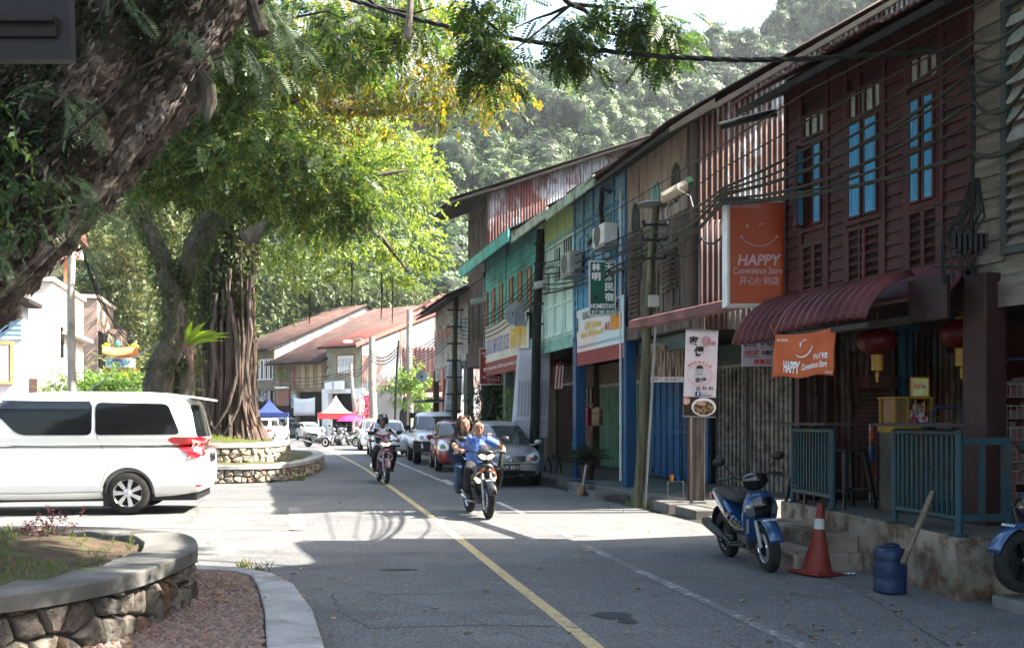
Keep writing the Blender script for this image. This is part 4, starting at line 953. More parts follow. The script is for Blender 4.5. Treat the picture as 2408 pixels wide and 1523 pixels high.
def strip(u,v):
 t=u*(len(SP)-1.001);i=int(t);f=t-i;x=SP[i][0]*(1-f)+SP[i+1][0]*f;y=SP[i][1]*(1-f)+SP[i+1][1]*f
 wd=(44+14*fbm(u*6,3)+10*fbm(u*30,8))*(.62+.38*math.sin(3.14*min(1,u*1.2)));e=-2+v*wd+9*fbm(u*18,v*2)*v
 p=gp(x-.78*e,y-.62*e,6.5);h_=tbv.ray_cast(p,Vector((p.x,p.y,p.z-CH)).normalized())[0]or tbv.find_nearest(gp(x-.78*e,y-.62*e,9.2))[0]
 k=.035+.06*abs(fbm(u*9,v*9+u*3,1))+.03*fbm(u*40,v*16,4);k*=min(1,6*v+.2,6*(1-v)+.05);return(h_.x+k*.5,h_.y-k,h_.z-k*.3)
mb.grid(strip,300,26);mb.build('dead_wood_strip',mat('bleached_wood',(.40,.36,.33),(.17,.14,.12),sc=7,st=(1,1,1),lo=.4,hi=.7,rough=.9,bump=.8,bsc=25,grime=(.05,.038,.03),gsc=7,glo=.55,ghi=.66),GT,smooth=True,angle=180)
mb=MB()
for q in([(470,170),(490,200),(493,240),(485,285)],[(455,195),(452,225),(462,235)],[(590,0),(600,40),(615,80)]):
 mb=MB();mb.tube([gp(x,y,9.3)for x,y in q],[.05,.07,.075,.03][:len(q)],8);mb.build('dead_stub',BARKV,GT,smooth=True)
mb=MB();mb.tube([gp(25,425,8.5),gp(200,290,8.45),gp(330,160,8.5),gp(450,110,8.55)],.012,6);mb.build('liana',TWIG,GT,smooth=True)
fp_,fn_=surf_pts(tk,15000,31,(0,-1,.1));ax_=np.array([.62,.05,.78]);sdv=np.cross(fn_,ax_)
FLK=tq([[np.array(a,float)for a in((-.6,-.10,0),(.2,-.17,.02),(.6,.06,.02),(-.2,.12,.04))]])
fm,ft_,fp__=nt('bark_flake');gq=node(ft_,'ShaderNodeNewGeometry');rq=ramp(ft_,gq.outputs['Random Per Island'],[(0,(.025,.018,.015)),(.5,(.085,.062,.052)),(.85,(.15,.115,.098)),(1,(.24,.2,.18))]);ft_.links.new(rq.outputs[0],fp__.inputs['Base Color']);fp__.inputs['Roughness'].default_value=.9
scatter('bark_scale',FLK,fp_+fn_*.02,np.tile(ax_,(len(fp_),1))+NP.normal(size=(len(fp_),3))*.22,NP.uniform(.03,.13,len(fp_)),fm,GT,up=fn_,roll=.35)
# moss and small epiphytes on the shaded upper side
p,n=surf_pts(tk,26000,3,(0,-1,.2))
keep=np.array([fbm(a[0]*.9,a[1]*.9,a[2]*.9)>-.16 for a in p]);p,n=p[keep],n[keep]
# keep the bare lower edge of the trunk clear
e=np.array([(q[0]*F/q[1]+CX)*.79+(HY-(q[2]-CH)*F/q[1])*.615 for q in p]);kk=e<360+NP.normal(size=len(e))*35
scatter('moss_leaves',SPR,p[kk]+n[kk]*.03,n[kk]+NP.normal(size=(kk.sum(),3))*.6,NP.uniform(.05,.13,kk.sum()),leafmat('moss_leaf',[(0,(.008,.016,.008)),(.6,(.018,.034,.014)),(1,(.04,.065,.025))],.25),GT)
def fern(px,py,Y,n,size,spread=(0,-.3,-.5),parent=GT,m=None,seed=0,name='fern'):
 g=np.random.default_rng(seed);c=np.array(at(px,py,Y));d=g.normal(size=(n,3))*np.array([.8,.35,.35])+np.array(spread)
 return scatter(name,FERN,np.repeat(c[None],n,0)+g.normal(size=(n,3))*.06,d,g.uniform(.6,1.1,n)*size,m or LF_FERN,parent,up=np.array([0,-.6,.8]),roll=.25)
for i,(px,py,n,sz,sp)in enumerate(((95,200,7,.42,(.6,-.3,-.2)),(170,235,8,.55,(.7,-.3,-.6)),(215,265,5,.5,(.6,-.3,-.9)),(125,400,7,.35,(.1,-.3,-.7)),(170,455,8,.42,(.2,-.3,-.6)),(230,470,9,.48,(.5,-.3,-.6)),(200,560,7,.4,(.5,-.3,-.5)),
  (20,560,8,.42,(.5,-.3,-.4)),(10,640,8,.4,(.5,-.3,-.4)),(290,10,5,.4,(.2,-.4,-.5)),(450,60,6,.35,(.2,-.4,-.8)),(500,100,9,.55,(.3,-.3,-.9)),(545,110,8,.55,(.4,-.3,-.9)),(610,20,9,.6,(.4,-.3,-.9)),(660,60,10,.6,(.4,-.3,-1)),(705,90,8,.55,(.3,-.3,-1)),(620,150,7,.5,(.3,-.3,-1)))):
 fern(px,py,8.6 if px<480 else 9.8,max(3,int(n*.62)),sz*.8,sp,seed=i)
for i,(px,py)in enumerate(((15,300),(40,420),(10,480),(60,520))):
 pp,dd=blobpts([pb(px,py,8.3,45,45,.2)],18,6,.08);scatter('epiphyte',SPR,pp,dd,NP.uniform(.16,.27,len(pp)),LF_DARK,GT)
# overhead branches with dark compound leaves
def z6(x,y):return 577.9+.4428*x,y*.4428
BY=11.5;mb=MB();hang=[]
def limb(pts,r,Y=BY):
 q=[at(*z6(*p),Y)for p in pts];mb=MB();mb.tube(q,[r*(1-.7*i/(len(q)-1))for i in range(len(q))],7);mb.build('branch',TWIG,GT,smooth=True)
limb([(1450,-420),(1600,-160),(1700,0),(1720,20),(1800,55),(1840,95),(1950,115)],.05)
limb([(1720,20),(1900,40),(2080,45),(2200,70),(2290,130)],.025);limb([(1700,40),(1620,75),(1540,100),(1430,150)],.022);limb([(1720,30),(1600,130),(1500,210),(1380,300)],.02)
limb([(1840,95),(1790,140),(1740,180)],.018);limb([(2200,70),(2260,120),(2310,190)],.014);limb([(1180,-60),(1230,60),(1300,130),(1380,200)],.025);limb([(1300,-40),(1400,10),(1450,20)],.015)
limb([(1960,115),(2010,160),(2060,220)],.012);limb([(560,-80),(700,40),(900,70),(1000,40)],.03,13);limb([(270,90),(330,80),(430,60),(560,120)],.02,13)
bl=[]
for x,y,rx,ry in((1230,130,60,60),(1290,210,70,70),(1240,300,55,70),(1330,330,70,60),(1280,400,60,45),(1380,420,50,40),(1330,260,60,60),(1400,20,70,25),(1640,130,60,45),(1720,190,80,60),(1800,230,80,55),(1680,250,60,50),(1800,130,60,40),(1760,290,70,40),
                     (2050,70,80,40),(2150,90,80,50),(2230,140,80,50),(2160,190,80,60),(2250,220,60,50),(2080,150,60,40),(2230,280,50,35),(2100,250,50,40),(1950,60,60,30),(1880,30,50,25),(1200,20,60,30),(1310,60,40,40)):
 a,b=z6(x,y);bl.append(pb(a,b,BY,rx*.4428,ry*.4428,.35))
pp,dd=blobpts(bl,620,5,.10);dd=dd*np.array([1,1,.5])+np.array([.2,0,-.55])
scatter('leaves',PIN,pp,dd,NP.uniform(.22,.36,len(pp)),LF_DARK,GT)
# unseen crown overhead: throws the shade over the kerb and planter
bl=[((-1.5,8.2,9.5),(3.2,3,1.2),3),((2.5,6.5,10.5),(3,3,1.2),3),((4.5,9.5,11.5),(2.5,2.5,1.2),2),((-5,6,9.5),(3,3,1.3),2),((.2,6.4,6.0),(2.6,1.3,.4),4),((2.6,6.3,8.2),(2.4,1.4,.5),3)]
pp,dd=blobpts(bl,4600,9,.3);scatter('leaves',PIN,pp,dd,NP.uniform(.4,.65,len(pp)),LF_DARK,GT)
# ------------------------------------------------------------------ v
VY=25.3
VT=thing('vine_tree','twin stemmed tree wrapped in creepers with a crown of dark feathery leaves','tree',(0,0,0))
vp=lambda x,y,Y=VY:at(x,y,Y)
mb=MB();rough_trunk(mb,[Vector((vp(372,990).x,VY,-.1)),vp(372,930),vp(382,860),vp(412,790),vp(405,700),vp(380,610),vp(345,520),vp(305,440),vp(280,330)],[.40,.36,.33,.30,.24,.2,.17,.15,.12],30,80,.06,2.5,5)
rough_trunk(mb,[Vector((vp(430,990,VY+.5).x,VY+.5,-.1)),vp(432,900,VY+.5),vp(440,820,VY+.5),vp(425,740,VY+.4),vp(430,680,VY+.3),vp(452,600),vp(492,525),vp(560,460),vp(640,380),vp(700,200)],[.28,.25,.22,.2,.2,.24,.25,.24,.2,.12],30,90,.06,2.5,5)
vt=mb.build('trunk',BARKV,VT,smooth=True,angle=180)
p,n=surf_pts(vt,6500,5);h=p[:,2]>3.1+NP.normal(size=len(p))*.6
scatter('creeper_leaves',SPR,p[h]+n[h]*.06,n[h]+NP.normal(size=(h.sum(),3))*.7+np.array([0,0,-.3]),NP.uniform(.09,.2,h.sum()),LF_MID,VT)
h=(p[:,2]>1.5)&(p[:,2]<3.1)&(NP.uniform(size=len(p))<.12);scatter('creeper_leaves',SPR,p[h]+n[h]*.05,n[h],NP.uniform(.1,.25,h.sum()),LF_MID,VT)
mb=MB()
for q in([(577,60),(578,180),(582,250),(575,320),(590,355),(640,385),(700,410),(770,430)],[(590,290),(640,330),(700,400)],[(480,390),(530,310),(590,280)],[(800,470),(830,500),(860,540)],[(460,480),(520,420),(600,400)],[(640,240),(660,300),(740,330),(800,340)],[(610,240),(700,200),(760,190)]):
 mb=MB();mb.tube([vp(x,y,VY-2)for x,y in q],[.055-.04*i/(len(q)-1)for i in range(len(q))],7);mb.build('branch',TWIG,VT,smooth=True)
bl=[pb(*q)for q in((480,180,21,130,90,2),(420,300,21,110,90,2),(560,300,20.5,110,80,2),(640,380,20,120,70,2),(740,400,19.5,90,55,1.5),(820,430,19.5,70,45,1.2),(860,460,19.5,30,30,.6),(570,400,20.5,120,60,1.8),(430,410,21,110,50,1.4),(340,390,21,70,60,1.3),(620,140,20,100,80,2),(700,60,19,110,60,2),(560,40,19,110,60,2),(840,100,18,80,50,1.5),(800,500,20,60,40,1),(700,470,20.5,90,40,1.2),(900,20,18,90,30,1),(980,50,18,60,30,1))]
pp,dd=blobpts(bl,3900,6,.2,.3);dd[:,2]-=.25
scatter('leaves',PIN,pp,dd,NP.uniform(.3,.55,len(pp)),leafmat('dark_feather_leaf',[(0,(.015,.038,.01)),(.5,(.035,.075,.016)),(.82,(.075,.12,.022)),(1,(.17,.16,.03))],.45),VT)
bl=[pb(*q)for q in((600,90,22,60,90,1),(440,90,22,80,90,1.4),(330,480,27,80,60,1.2),(600,520,29,50,50,.8))]
pp,dd=blobpts(bl,1700,8,.25,.3);pp,dd=pp[:1100],dd[:1100];scatter('leaves',SPR,pp,dd,NP.uniform(.25,.42,len(pp)),LF_MID,VT)
# bird's nest fern perched on it
q=[];BN=MB()
c=vp(437,812,VY-.5)
for k in range(19):
 a=-1.9+3.6*k/18;L=RN.uniform(.7,1.05);ux=math.sin(a)*.55+.75;uy=RN.uniform(-.8,.3);vz=.75+.35*math.cos(a)
 d=Vector((ux,uy,vz)).normalized();sd=d.cross(Vector((0,1,.3))).normalized();row=[]
 for i in range(6):
  t=i/5;pz=c+d*L*t+Vector((ux*.2,0,-.32))*t*t*L;wv=.055*math.sin(math.pi*(.12+.86*t));row+=[pz-sd*wv,pz+Vector((0,0,-.012)),pz+sd*wv]
 BN.add(row,[(i*3+j,i*3+j+1,i*3+j+4,i*3+j+3)for i in range(5)for j in range(2)])
bo=BN.build('birds_nest_fern',LF_LIME,smooth=True);tag(bo,"bright lime bird's nest fern perched on the twin stemmed tree",'fern')
mb=MB();mb.tube([c+Vector((0,.1,.05)),c+Vector((.1,0,-.3)),c+Vector((.2,-.05,-.75))],[.12,.1,.02],8);mb.build('root_mat',mat('dead_fronds',(.17,.10,.065),(.1,.06,.04),sc=6),bo)
# ------------------------------------------------------------------ s
FY=28.0
FT=thing('fig_tree','massive strangler fig trunk of brown aerial roots with sunny yellow green crown','tree',(0,0,0))
fp=lambda x,y,Y=FY:at(x,y,Y)
mb=MB();vs=[];nu,nv=96,60
for j in range(nv+1):
 t=j/nv;py=1035-640*t;wpx=72-8*min(1,t*2)+26*max(0,1-t*7)**2-10*max(0,t-.5);cx=532+8*t-6*math.sin(t*5);c=fp(cx,py,FY+.9);r=wpx*FY/F
 for k in range(nu):
  a=6.28318*k/nu;nx,ny=math.cos(a),math.sin(a)
  h=r*(1+.09*math.sin(a*11+1.3*math.sin(t*6+a))+.06*math.sin(a*23+t*4)+.10*fbm(nx*1.8,ny*1.8,t*2.2));vs.append((c.x+nx*h,c.y+ny*h*.9,c.z))
mb.add(vs,[(j*nu+k,j*nu+(k+1)%nu,(j+1)*nu+(k+1)%nu,(j+1)*nu+k)for j in range(nv)for k in range(nu)])
ft=mb.build('trunk',BARKF,FT,smooth=True,angle=180)
rt=MB();rp=MB()
for k in range(30):
 x0=468+130*(k+RN.uniform(0,.8))/30;u=(x0-532)/68;yf=FY+.9-math.sqrt(max(.02,1-u*u))*.84-.06
 pts=[];x=x0;y1=RN.choice((1034,1034,1000));y0_=RN.uniform(600,800)
 for i in range(9):
  t=i/8;x+=RN.uniform(-3.5,3.5);spread=(u*22)*max(0,t-.82)/.18;pts.append(fp(x+spread,y0_+(y1-y0_)*t,yf+RN.uniform(-.03,.03)-.25*max(0,t-.85)/.15))
 (rp if k%6==0 else rt).tube(pts,[RN.uniform(.02,.055)for _ in pts],7)
for pts in([(540,700),(556,800),(558,880),(535,960),(505,1010),(480,1034)],[(588,640),(585,800),(575,900),(560,960),(535,1010),(520,1034)],[(475,880),(482,950),(500,1000),(525,1030)],[(510,690),(500,780),(505,860),(495,940)],[(582,700),(592,780),(580,860),(588,930)]):
 rp.tube([fp(x,y,FY-.02-.12*(y>950))for x,y in pts],[RN.uniform(.035,.07)for _ in pts],8)
rt.build('aerial_root',BARKF,FT,smooth=True);rp.build('aerial_root',mat('pale_root',(.16,.125,.105),(.08,.058,.048),sc=5,st=(3,3,.4),rough=.9),FT,smooth=True)
mb=MB();LB=[((560,470),(640,330),(760,250),(900,200)),((560,430),(600,250),(700,120),(840,30)),((575,560),(680,500),(800,480),(900,560),(960,640)),((520,430),(480,250),(420,60)),((700,430),(830,420),(960,400)),((760,250),(900,260),(1060,250),(1180,220))]
for q in LB:mb=MB();mb.tube([fp(x,y,FY-1+i*.6)for i,(x,y)in enumerate(q)],[.24*(1-.9*i/(len(q)-1))for i in range(len(q))],9);mb.build('branch',BARKV,FT,smooth=True)
p,n=surf_pts(ft,4600,9,(0,-1,0));h=(p[:,2]>4.15+NP.normal(size=len(p))*.3)|((p[:,2]>3.0)&(p[:,0]>-8.0+1.1)&(NP.uniform(size=len(p))<.5))
scatter('creeper_leaves',SPR,p[h]+n[h]*.08,n[h]+NP.normal(size=(h.sum(),3))*.7+np.array([0,0,-.5]),NP.uniform(.14,.34,h.sum()),LF_MID,FT)
bl=[pb(*q)for q in((690,380,31,90,90,2.5),(800,330,31,100,80,2.5),(900,340,31,90,80,2.5),(980,390,31,60,70,2),(860,440,31,100,70,2.5),(960,480,31,70,60,2),(760,480,31,80,60,2),(1010,420,31,40,40,1),(850,560,30,90,45,2),(950,590,30,75,40,2),(1010,600,30,35,28,1),(720,560,31,70,60,2),(660,600,31,50,35,1),(920,640,30,60,28,1.4),(990,545,30,40,30,1),(640,520,30,60,60,1.5),(690,650,31,40,24,.6),(800,630,31,50,22,.6))]
pp,dd=blobpts(bl,3500,7,.22,.15);scatter('leaves',SPR,pp,dd,NP.uniform(.24,.44,len(pp)),LF_FIG,FT)
bl=[pb(*q)for q in((650,210,25,90,70,2),(760,180,25,100,70,2),(880,150,25,100,70,2),(990,120,25,90,60,2),(1080,90,25,80,50,1.6),(1000,210,25,90,50,2),(1110,180,25,70,50,1.5),(1180,210,25,50,35,1),(1150,260,25,40,30,.8),(900,260,26,80,40,1.6),(780,290,26,80,40,1.6),(1050,270,25,50,25,1),(840,60,25,110,50,2),(960,40,25,110,40,2),(1080,20,25,80,30,1.4),(720,90,25,80,60,1.6),(1210,190,25,25,25,.5),(1160,140,25,45,30,1))]
pp,dd=blobpts(bl,3100,7,.2,.15);dd[:,2]-=.3;scatter('leaves',SPR,pp,dd,NP.uniform(.24,.42,len(pp)),LF_YEL,FT)
# hanging roots under the crown
mb=MB()
for x,y0_,y1 in((827,620,720),(897,640,750),(923,650,760),(728,690,760)):mb=MB();mb.tube([fp(x,y0_,30),fp(x+1,(y0_+y1)/2,30),fp(x-1,y1,30)],[.03,.025,.015],5);mb.build('hanging_root',TWIG,FT,smooth=True)
mb=MB();mb.tube([fp(968,-40,12),fp(965,20,12),fp(958,90,12)],[.035,.04,.045],9);mb.build('hanging_root',mat('hanging_root',(.2,.17,.14),(.1,.085,.07),sc=8),FT,smooth=True)
# ------------------------------------------------------------------ m
def crown_tree(name,label,base,blobs,n,m,size=(.4,.8),tr=.4,trunk=.15,T=SPR,group=None,cat='tree'):
 o=thing(name,label,cat,(0,0,0),0,group)
 if trunk:
  mb=MB();b=Vector(base);
  for i,bq in enumerate(blobs[:4]):
   c=Vector(bq[0]);mb.tube([b+Vector((i*.08,0,-.2)),b.lerp(c,.5)+Vector((.2*math.sin(i*2),0,.3)),c],[trunk,trunk*.7,trunk*.25],7)
  mb.build('trunk',TWIG,o,smooth=True)
 pp,dd=blobpts(blobs,n,8,tr,.3);scatter('crown',T,pp,dd,NP.uniform(size[0],size[1],len(pp)),m,o);return o
G1='trees beyond the square on the left'
crown_tree('shade_tree','hazy olive tree rising behind the cream buildings on the left',(-26,70,0),[pb(*q)for q in((230,560,70,60,70,4),(300,640,68,60,90,4),(250,700,68,50,60,3),(330,760,66,50,60,3),(300,560,70,60,60,3),(335,850,64,40,40,2))],3600,LF_FAR,(.5,1.0),.5,.3,group=G1)
crown_tree('shade_tree','dark mass of tree filling the gap behind the two big trunks',(-17,62,0),[pb(*q)for q in((430,640,60,80,120,5),(480,760,58,70,100,5),(350,880,50,60,50,3),(420,480,62,120,90,5),(420,850,56,60,70,3),(300,480,60,90,60,3))],3200,LF_FAR,(.6,1.1),.6,.3,group=G1)
crown_tree('shade_tree','hill green tree on the slope just right of the fig trunk',(-19,108,9),[pb(*q)for q in((650,640,100,60,60,5),(720,670,104,70,50,5),(800,690,106,60,45,5),(880,700,108,60,40,5),(640,720,100,50,40,4),(950,690,110,50,50,4))],3600,leafmat('slope_leaf',[(0,(.03,.055,.018)),(.5,(.06,.095,.03)),(1,(.13,.16,.05))],.35),(.8,1.5),.7,.1,group=G1)  # leaves in a darker green, close to the hill forest
crown_tree('garden_bush','rounded light green bush behind the roof of the white van',(-13.5,34,0),[pb(*q)for q in((230,915,34,55,35,1.2),(290,905,34,50,32,1.2),(255,893,34.5,45,22,1),(200,925,33.5,40,30,1),(320,925,33.5,30,30,1),(145,915,33,20,35,.6))],1700,LF_BUSH,(.22,.42),.18,.06,cat='bush')
crown_tree('frangipani','small leafy tree in front of the satellite dish and metal hoarding',gr(972,1024),[pb(*q)for q in((945,900,62,25,22,.9),(985,905,62,25,25,.9),(965,880,62,20,18,.8),(1000,935,61,15,20,.7),(940,930,62,15,12,.5))],330,LF_BUSH,(.45,.8),.2,.09)
crown_tree('bougainvillea','sprawling bougainvillea with magenta flowers beside the red canopy',gr(865,1030),[pb(*q)for q in((860,960,74,22,22,.8),(880,935,74,18,18,.7),(845,985,73,22,14,.6),(895,915,74,14,14,.6))],260,leafmat('bougainvillea_bloom',[(0,(.42,.04,.13)),(.55,(.55,.06,.2)),(.7,(.12,.2,.04)),(1,(.10,.16,.03))],.4),(.3,.6),.25,.04,cat='shrub')
crown_tree('wall_fern','dark green fern bush growing out of the far tan roof',at(785,862,88),[pb(*q)for q in((785,866,88,18,14,.6),(790,872,88,14,12,.5))],160,LF_MID,(.4,.7),.2,0,cat='bush')
crown_tree('wall_fern','small pale bush under the eaves of the farthest brown house',at(661,878,90),[pb(661,878,90,9,7,.4)],70,LF_BUSH,(.3,.5),.15,0,cat='bush')
crown_tree('pot_shrub','tall dark shrub in front of the red rest house sign post',fs(33,-.1,.15),[pb(1145,960,33,26,55,.5),pb(1135,1000,33,20,30,.4),pb(1165,930,33,16,40,.4)],520,leafmat('dark_shrub_leaf',[(0,(.015,.03,.012)),(1,(.05,.08,.025))],.3),(.2,.4),.15,.04,cat='shrub')
crown_tree('pot_shrub','bright leafy shrub behind the white hanging banner',fs(27.6,.2,.15),[pb(1208,970,27.5,14,40,.3),pb(1198,1000,27.5,14,18,.3),pb(1205,920,27.5,8,18,.2)],150,LF_BUSH,(.16,.3),.1,.03,cat='shrub')
# potted palm on the green pavement
o=thing('potted_palm','dark feathery palm in a clay pot before the blue pillar','plant',fs(23.0,-.05,.18))
b=MB();b.lathe([(.13,0),(.19,.32),(.2,.34),(.17,.34),(.16,.3),(.01,.29)],18);b.build('pot',mat('dull_clay',(.10,.06,.05),(.07,.045,.04),rough=.8),o,smooth=True)
d=NP.normal(size=(46,3))*np.array([.8,.8,.3])+np.array([0,0,.5]);pp=np.repeat(np.array([o.location])+np.array([[0,0,.45]]),46,0)
scatter('fronds',FERN,pp,d,NP.uniform(.38,.62,46),leafmat('palm_leaf',[(0,(.02,.035,.012)),(1,(.045,.06,.02))],.25),o,roll=.2)
# ------------------------------------------------------------------ r
def rubble(name,pts,z0,z1,sz=.22,seed=1,cols=None,closed=False,pr=None):
 """wall of rounded field stones along a line, mortar behind: ONE mesh"""
 m=_mc.get('rubble'+(cols or ''))
 if not m:
  m,t,p=nt('rubble');p.inputs['Roughness'].default_value=.9;g=node(t,'ShaderNodeNewGeometry')
  st=[(0,(.085,.072,.06)),(.3,(.15,.13,.11)),(.6,(.21,.18,.145)),(.8,(.12,.11,.10)),(.9,(.18,.095,.05)),(1,(.22,.14,.085))]if not cols else[(0,(.22,.19,.15)),(.5,(.36,.31,.24)),(.85,(.28,.25,.21)),(1,(.3,.2,.13))]
  r=ramp(t,g.outputs['Random Per Island'],st);r.color_ramp.interpolation='LINEAR'
  n,_=noise(t,9,(1,1,1),8,.7);k=ramp(t,n.outputs[0],[(.3,(.35,.34,.32)),(.5,(.95,.95,.95)),(.68,(1.5,1.45,1.35))]);o_=mix(t,1,r.outputs[0],k.outputs[0],'MULTIPLY')
  n2,_=noise(t,3.5,(1,1,1),6,.7);k2=ramp(t,n2.outputs[0],[(.6,(0,0,0)),(.72,(.6,.6,.6))]);o_=mix(t,k2.outputs[0],o_,(.06,.075,.04))
  t.links.new(o_,p.inputs['Base Color']);b1,_=noise(t,28,(1,1,1),8,.7);bn=node(t,'ShaderNodeBump');bn.inputs['Strength'].default_value=1;bn.inputs['Distance'].default_value=.03
  t.links.new(b1.outputs[0],bn.inputs['Height']);t.links.new(bn.outputs[0],p.inputs['Normal']);_mc['rubble'+(cols or '')]=m
 q=random.Random(seed);mb=MB();pts=[Vector((a[0],a[1],0))for a in pts];cum=[0]
 for a,b_ in zip(pts[:-1],pts[1:]):cum.append(cum[-1]+(b_-a).length)
 def P(s):
  s=max(0,min(cum[-1],s));i=max(k for k in range(len(pts)-1)if cum[k]<=s+1e-9);d=(pts[i+1]-pts[i]).normalized();return pts[i]+d*(s-cum[i]),Vector((d.y,-d.x,0))
 # voronoi cells in (s, z), shrunk, domed outward
 L=cum[-1];H=z1-z0;seeds=[];ny=max(2,round(H/sz));nx=round(L/sz)
 for j in range(-1,ny+1):
  for i in range(-1,nx+1):seeds.append((((i+.5*(j%2))+q.uniform(.05,.95))*L/nx,((j+q.uniform(.1,.9))*H/ny)))
 for k,(sx,sy)in enumerate(seeds):
  if not(-.05<sx<L+.05 and-.1<sy<H+.1):continue
  poly=[(sx-sz*1.4,sy-sz*1.4),(sx+sz*1.4,sy-sz*1.4),(sx+sz*1.4,sy+sz*1.4),(sx-sz*1.4,sy+sz*1.4)]
  for(ox,oy)in seeds:
   if(ox,oy)==(sx,sy)or abs(ox-sx)>sz*3 or abs(oy-sy)>sz*3:continue
   mx_,my_=(sx+ox)/2,(sy+oy)/2;dx,dy=ox-sx,oy-sy;out=[]
   for a in range(len(poly)):
    A_,B_=poly[a],poly[(a+1)%len(poly)];fa=(A_[0]-mx_)*dx+(A_[1]-my_)*dy;fb=(B_[0]-mx_)*dx+(B_[1]-my_)*dy
    if fa<=0:out.append(A_)
    if fa*fb<0:t_=fa/(fa-fb);out.append((A_[0]+(B_[0]-A_[0])*t_,A_[1]+(B_[1]-A_[1])*t_))
   poly=out
   if len(poly)<3:break
  if len(poly)<3:continue
  poly=[(min(max(a,0),L),min(max(b_,0),H))for a,b_ in poly]
  # round the corners, two rings
  rp_=[]
  for a in range(len(poly)):
   A_,B_=poly[a],poly[(a+1)%len(poly)]
   for f in(.06,.34,.66,.94):rp_.append((A_[0]+(B_[0]-A_[0])*f,A_[1]+(B_[1]-A_[1])*f))
  cx_=sum(a for a,_ in rp_)/len(rp_);cy_=sum(b_ for _,b_ in rp_)/len(rp_);dep=q.uniform(.05,.1)*(sz/.22);vs=[];tl=q.uniform(-.3,.3);tz=q.uniform(-.3,.3)
  for f,dd_ in((.93,-.02),(.87,dep*.5),(.74,dep*.9),(.35,dep)):
   for a,b_ in rp_:
    u,v=cx_+(a-cx_)*f,cy_+(b_-cy_)*f;p_,n_=P(u);vs.append(p_+n_*(dd_*(1+tl*(u-cx_)/sz+tz*(v-cy_)/sz+.5*MN.noise((u*11,v*11,k))+.5*MN.noise((u*31,v*31,k))))+Vector((0,0,z0+v)))
  n_=len(rp_);mb.add(vs,[(i*n_+a,i*n_+(a+1)%n_,(i+1)*n_+(a+1)%n_,(i+1)*n_+a)for i in range(3)for a in range(n_)]+[tuple(3*n_+a for a in range(n_))])
 o=mb.build(name,m,pr,smooth=True,angle=50)
 return o
def ring(pts,k=6):
 n=len(pts);out=[]
 for i in range(n):
  p0,p1,p2,p3=[Vector((*pts[(i+j)%n],0))for j in(-1,0,1,2)]
  for a in range(k):
   f=a/k;out.append(.5*((2*p1)+(p2-p0)*f+(2*p0-5*p1+4*p2-p3)*f*f+(3*p1-p0-3*p2+p3)*f**3))
 return out
def inset(pts,d):
 n=len(pts);out=[]
 for i in range(n):
  t=(pts[(i+1)%n]-pts[i-1]).normalized();out.append(pts[i]+Vector((-t.y,t.x,0))*d)
 return out
def planter(name,label,outline,z,th,rimw,sz,seed,soil,cols=None,wall=None,pr=None):
 o=pr or thing(name,label,'planter',(0,0,0));R_=ring(outline);inn=inset(R_,rimw);out=inset(R_,-.05);n=len(R_)
 mb=MB();vs=[(p.x,p.y,z)for p in out]+[(p.x,p.y,z+.012*math.sin(i))for i,p in enumerate(inn)]+[(p.x,p.y,z-th)for p in out]+[(p.x,p.y,z-th)for p in inn]
 mb.add(vs,[f for i in range(n)for j in[(i+1)%n]for f in((i,j,n+j,n+i),(2*n+i,2*n+j,j,i),(3*n+j,3*n+i,n+i,n+j))]);mb.build('concrete_rim',CONC if not cols else CONCL,o,smooth=True,angle=50,bevel=.012)
 mb=MB();c=Vector((sum(p.x for p in R_)/n,sum(p.y for p in R_)/n,0));vs=[];NR=9
 for r in range(NR+1):
  for p in inn:q=c.lerp(p,r/NR);vs.append((q.x,q.y,z-.05+(.10*(1-(r/NR)**2))*1.3+.05*fbm(q.x*1.5,q.y*1.5)*(1 if r<NR else .2)))
 mb.add(vs,[(r*n+i,r*n+(i+1)%n,(r+1)*n+(i+1)%n,(r+1)*n+i)for r in range(NR)for i in range(n)]);so_=mb.build('soil',soil,o,smooth=True)
 back=inset(R_,.06);mb=MB();mb.add([(p.x,p.y,-.1)for p in back]+[(p.x,p.y,z-th+.01)for p in back],[(i,(i+1)%n,n+(i+1)%n,n+i)for i in range(n)]);mb.build('mortar',mat('mortar',(.09,.085,.075),(.05,.048,.042),sc=8,rough=.95,bump=.4),o)
 w_=inset(R_,.045)if not wall else[Vector((*p,0))for p in wall]
 if not wall:w_=w_+[w_[0]]
 rubble('stone_wall',w_,0.02,z-th,sz,seed,cols,pr=o);return o,so_
OUT=[(-2.46,7.17),(-2.51,7.78),(-2.85,8.6),(-3.36,9.0),(-3.97,9.25),(-5,9.3),(-6,8.8),(-6.5,7.5),(-6.2,6.2),(-5.2,5.2),(-4,5.0),(-3.3,5.3),(-2.9,5.66),(-2.68,5.96),(-2.49,6.46)]
P1,soil1=planter('stone_planter','low round rubble stone planter with concrete rim in the near left corner',OUT,.51,.10,.36,.185,4,EARTH)
p,n=surf_pts(soil1,2600,12);k=np.array([fbm(a[0]*1.3,a[1]*1.3)>.0 for a in p])
tag(scatter('planter_grass',GRS,p[k],np.tile([1,0,0.],(k.sum(),1))+NP.normal(size=(k.sum(),3))*np.array([1,1,0]),NP.uniform(.025,.07,k.sum()),LF_GRASS,roll=.15),'patchy grass on the planter soil','grass',kind='stuff')
pp,dd=blobpts([pb(120,1236,8.4,45,14,.2)],70,7,.06);cb=scatter('coleus_plant',SPR,pp,dd+np.array([0,0,.7]),NP.uniform(.07,.13,len(pp)),leafmat('purple_leaf',[(0,(.05,.015,.02)),(1,(.12,.04,.045))],.3));tag(cb,'small purple leaved plant at the back of the near planter','plant')
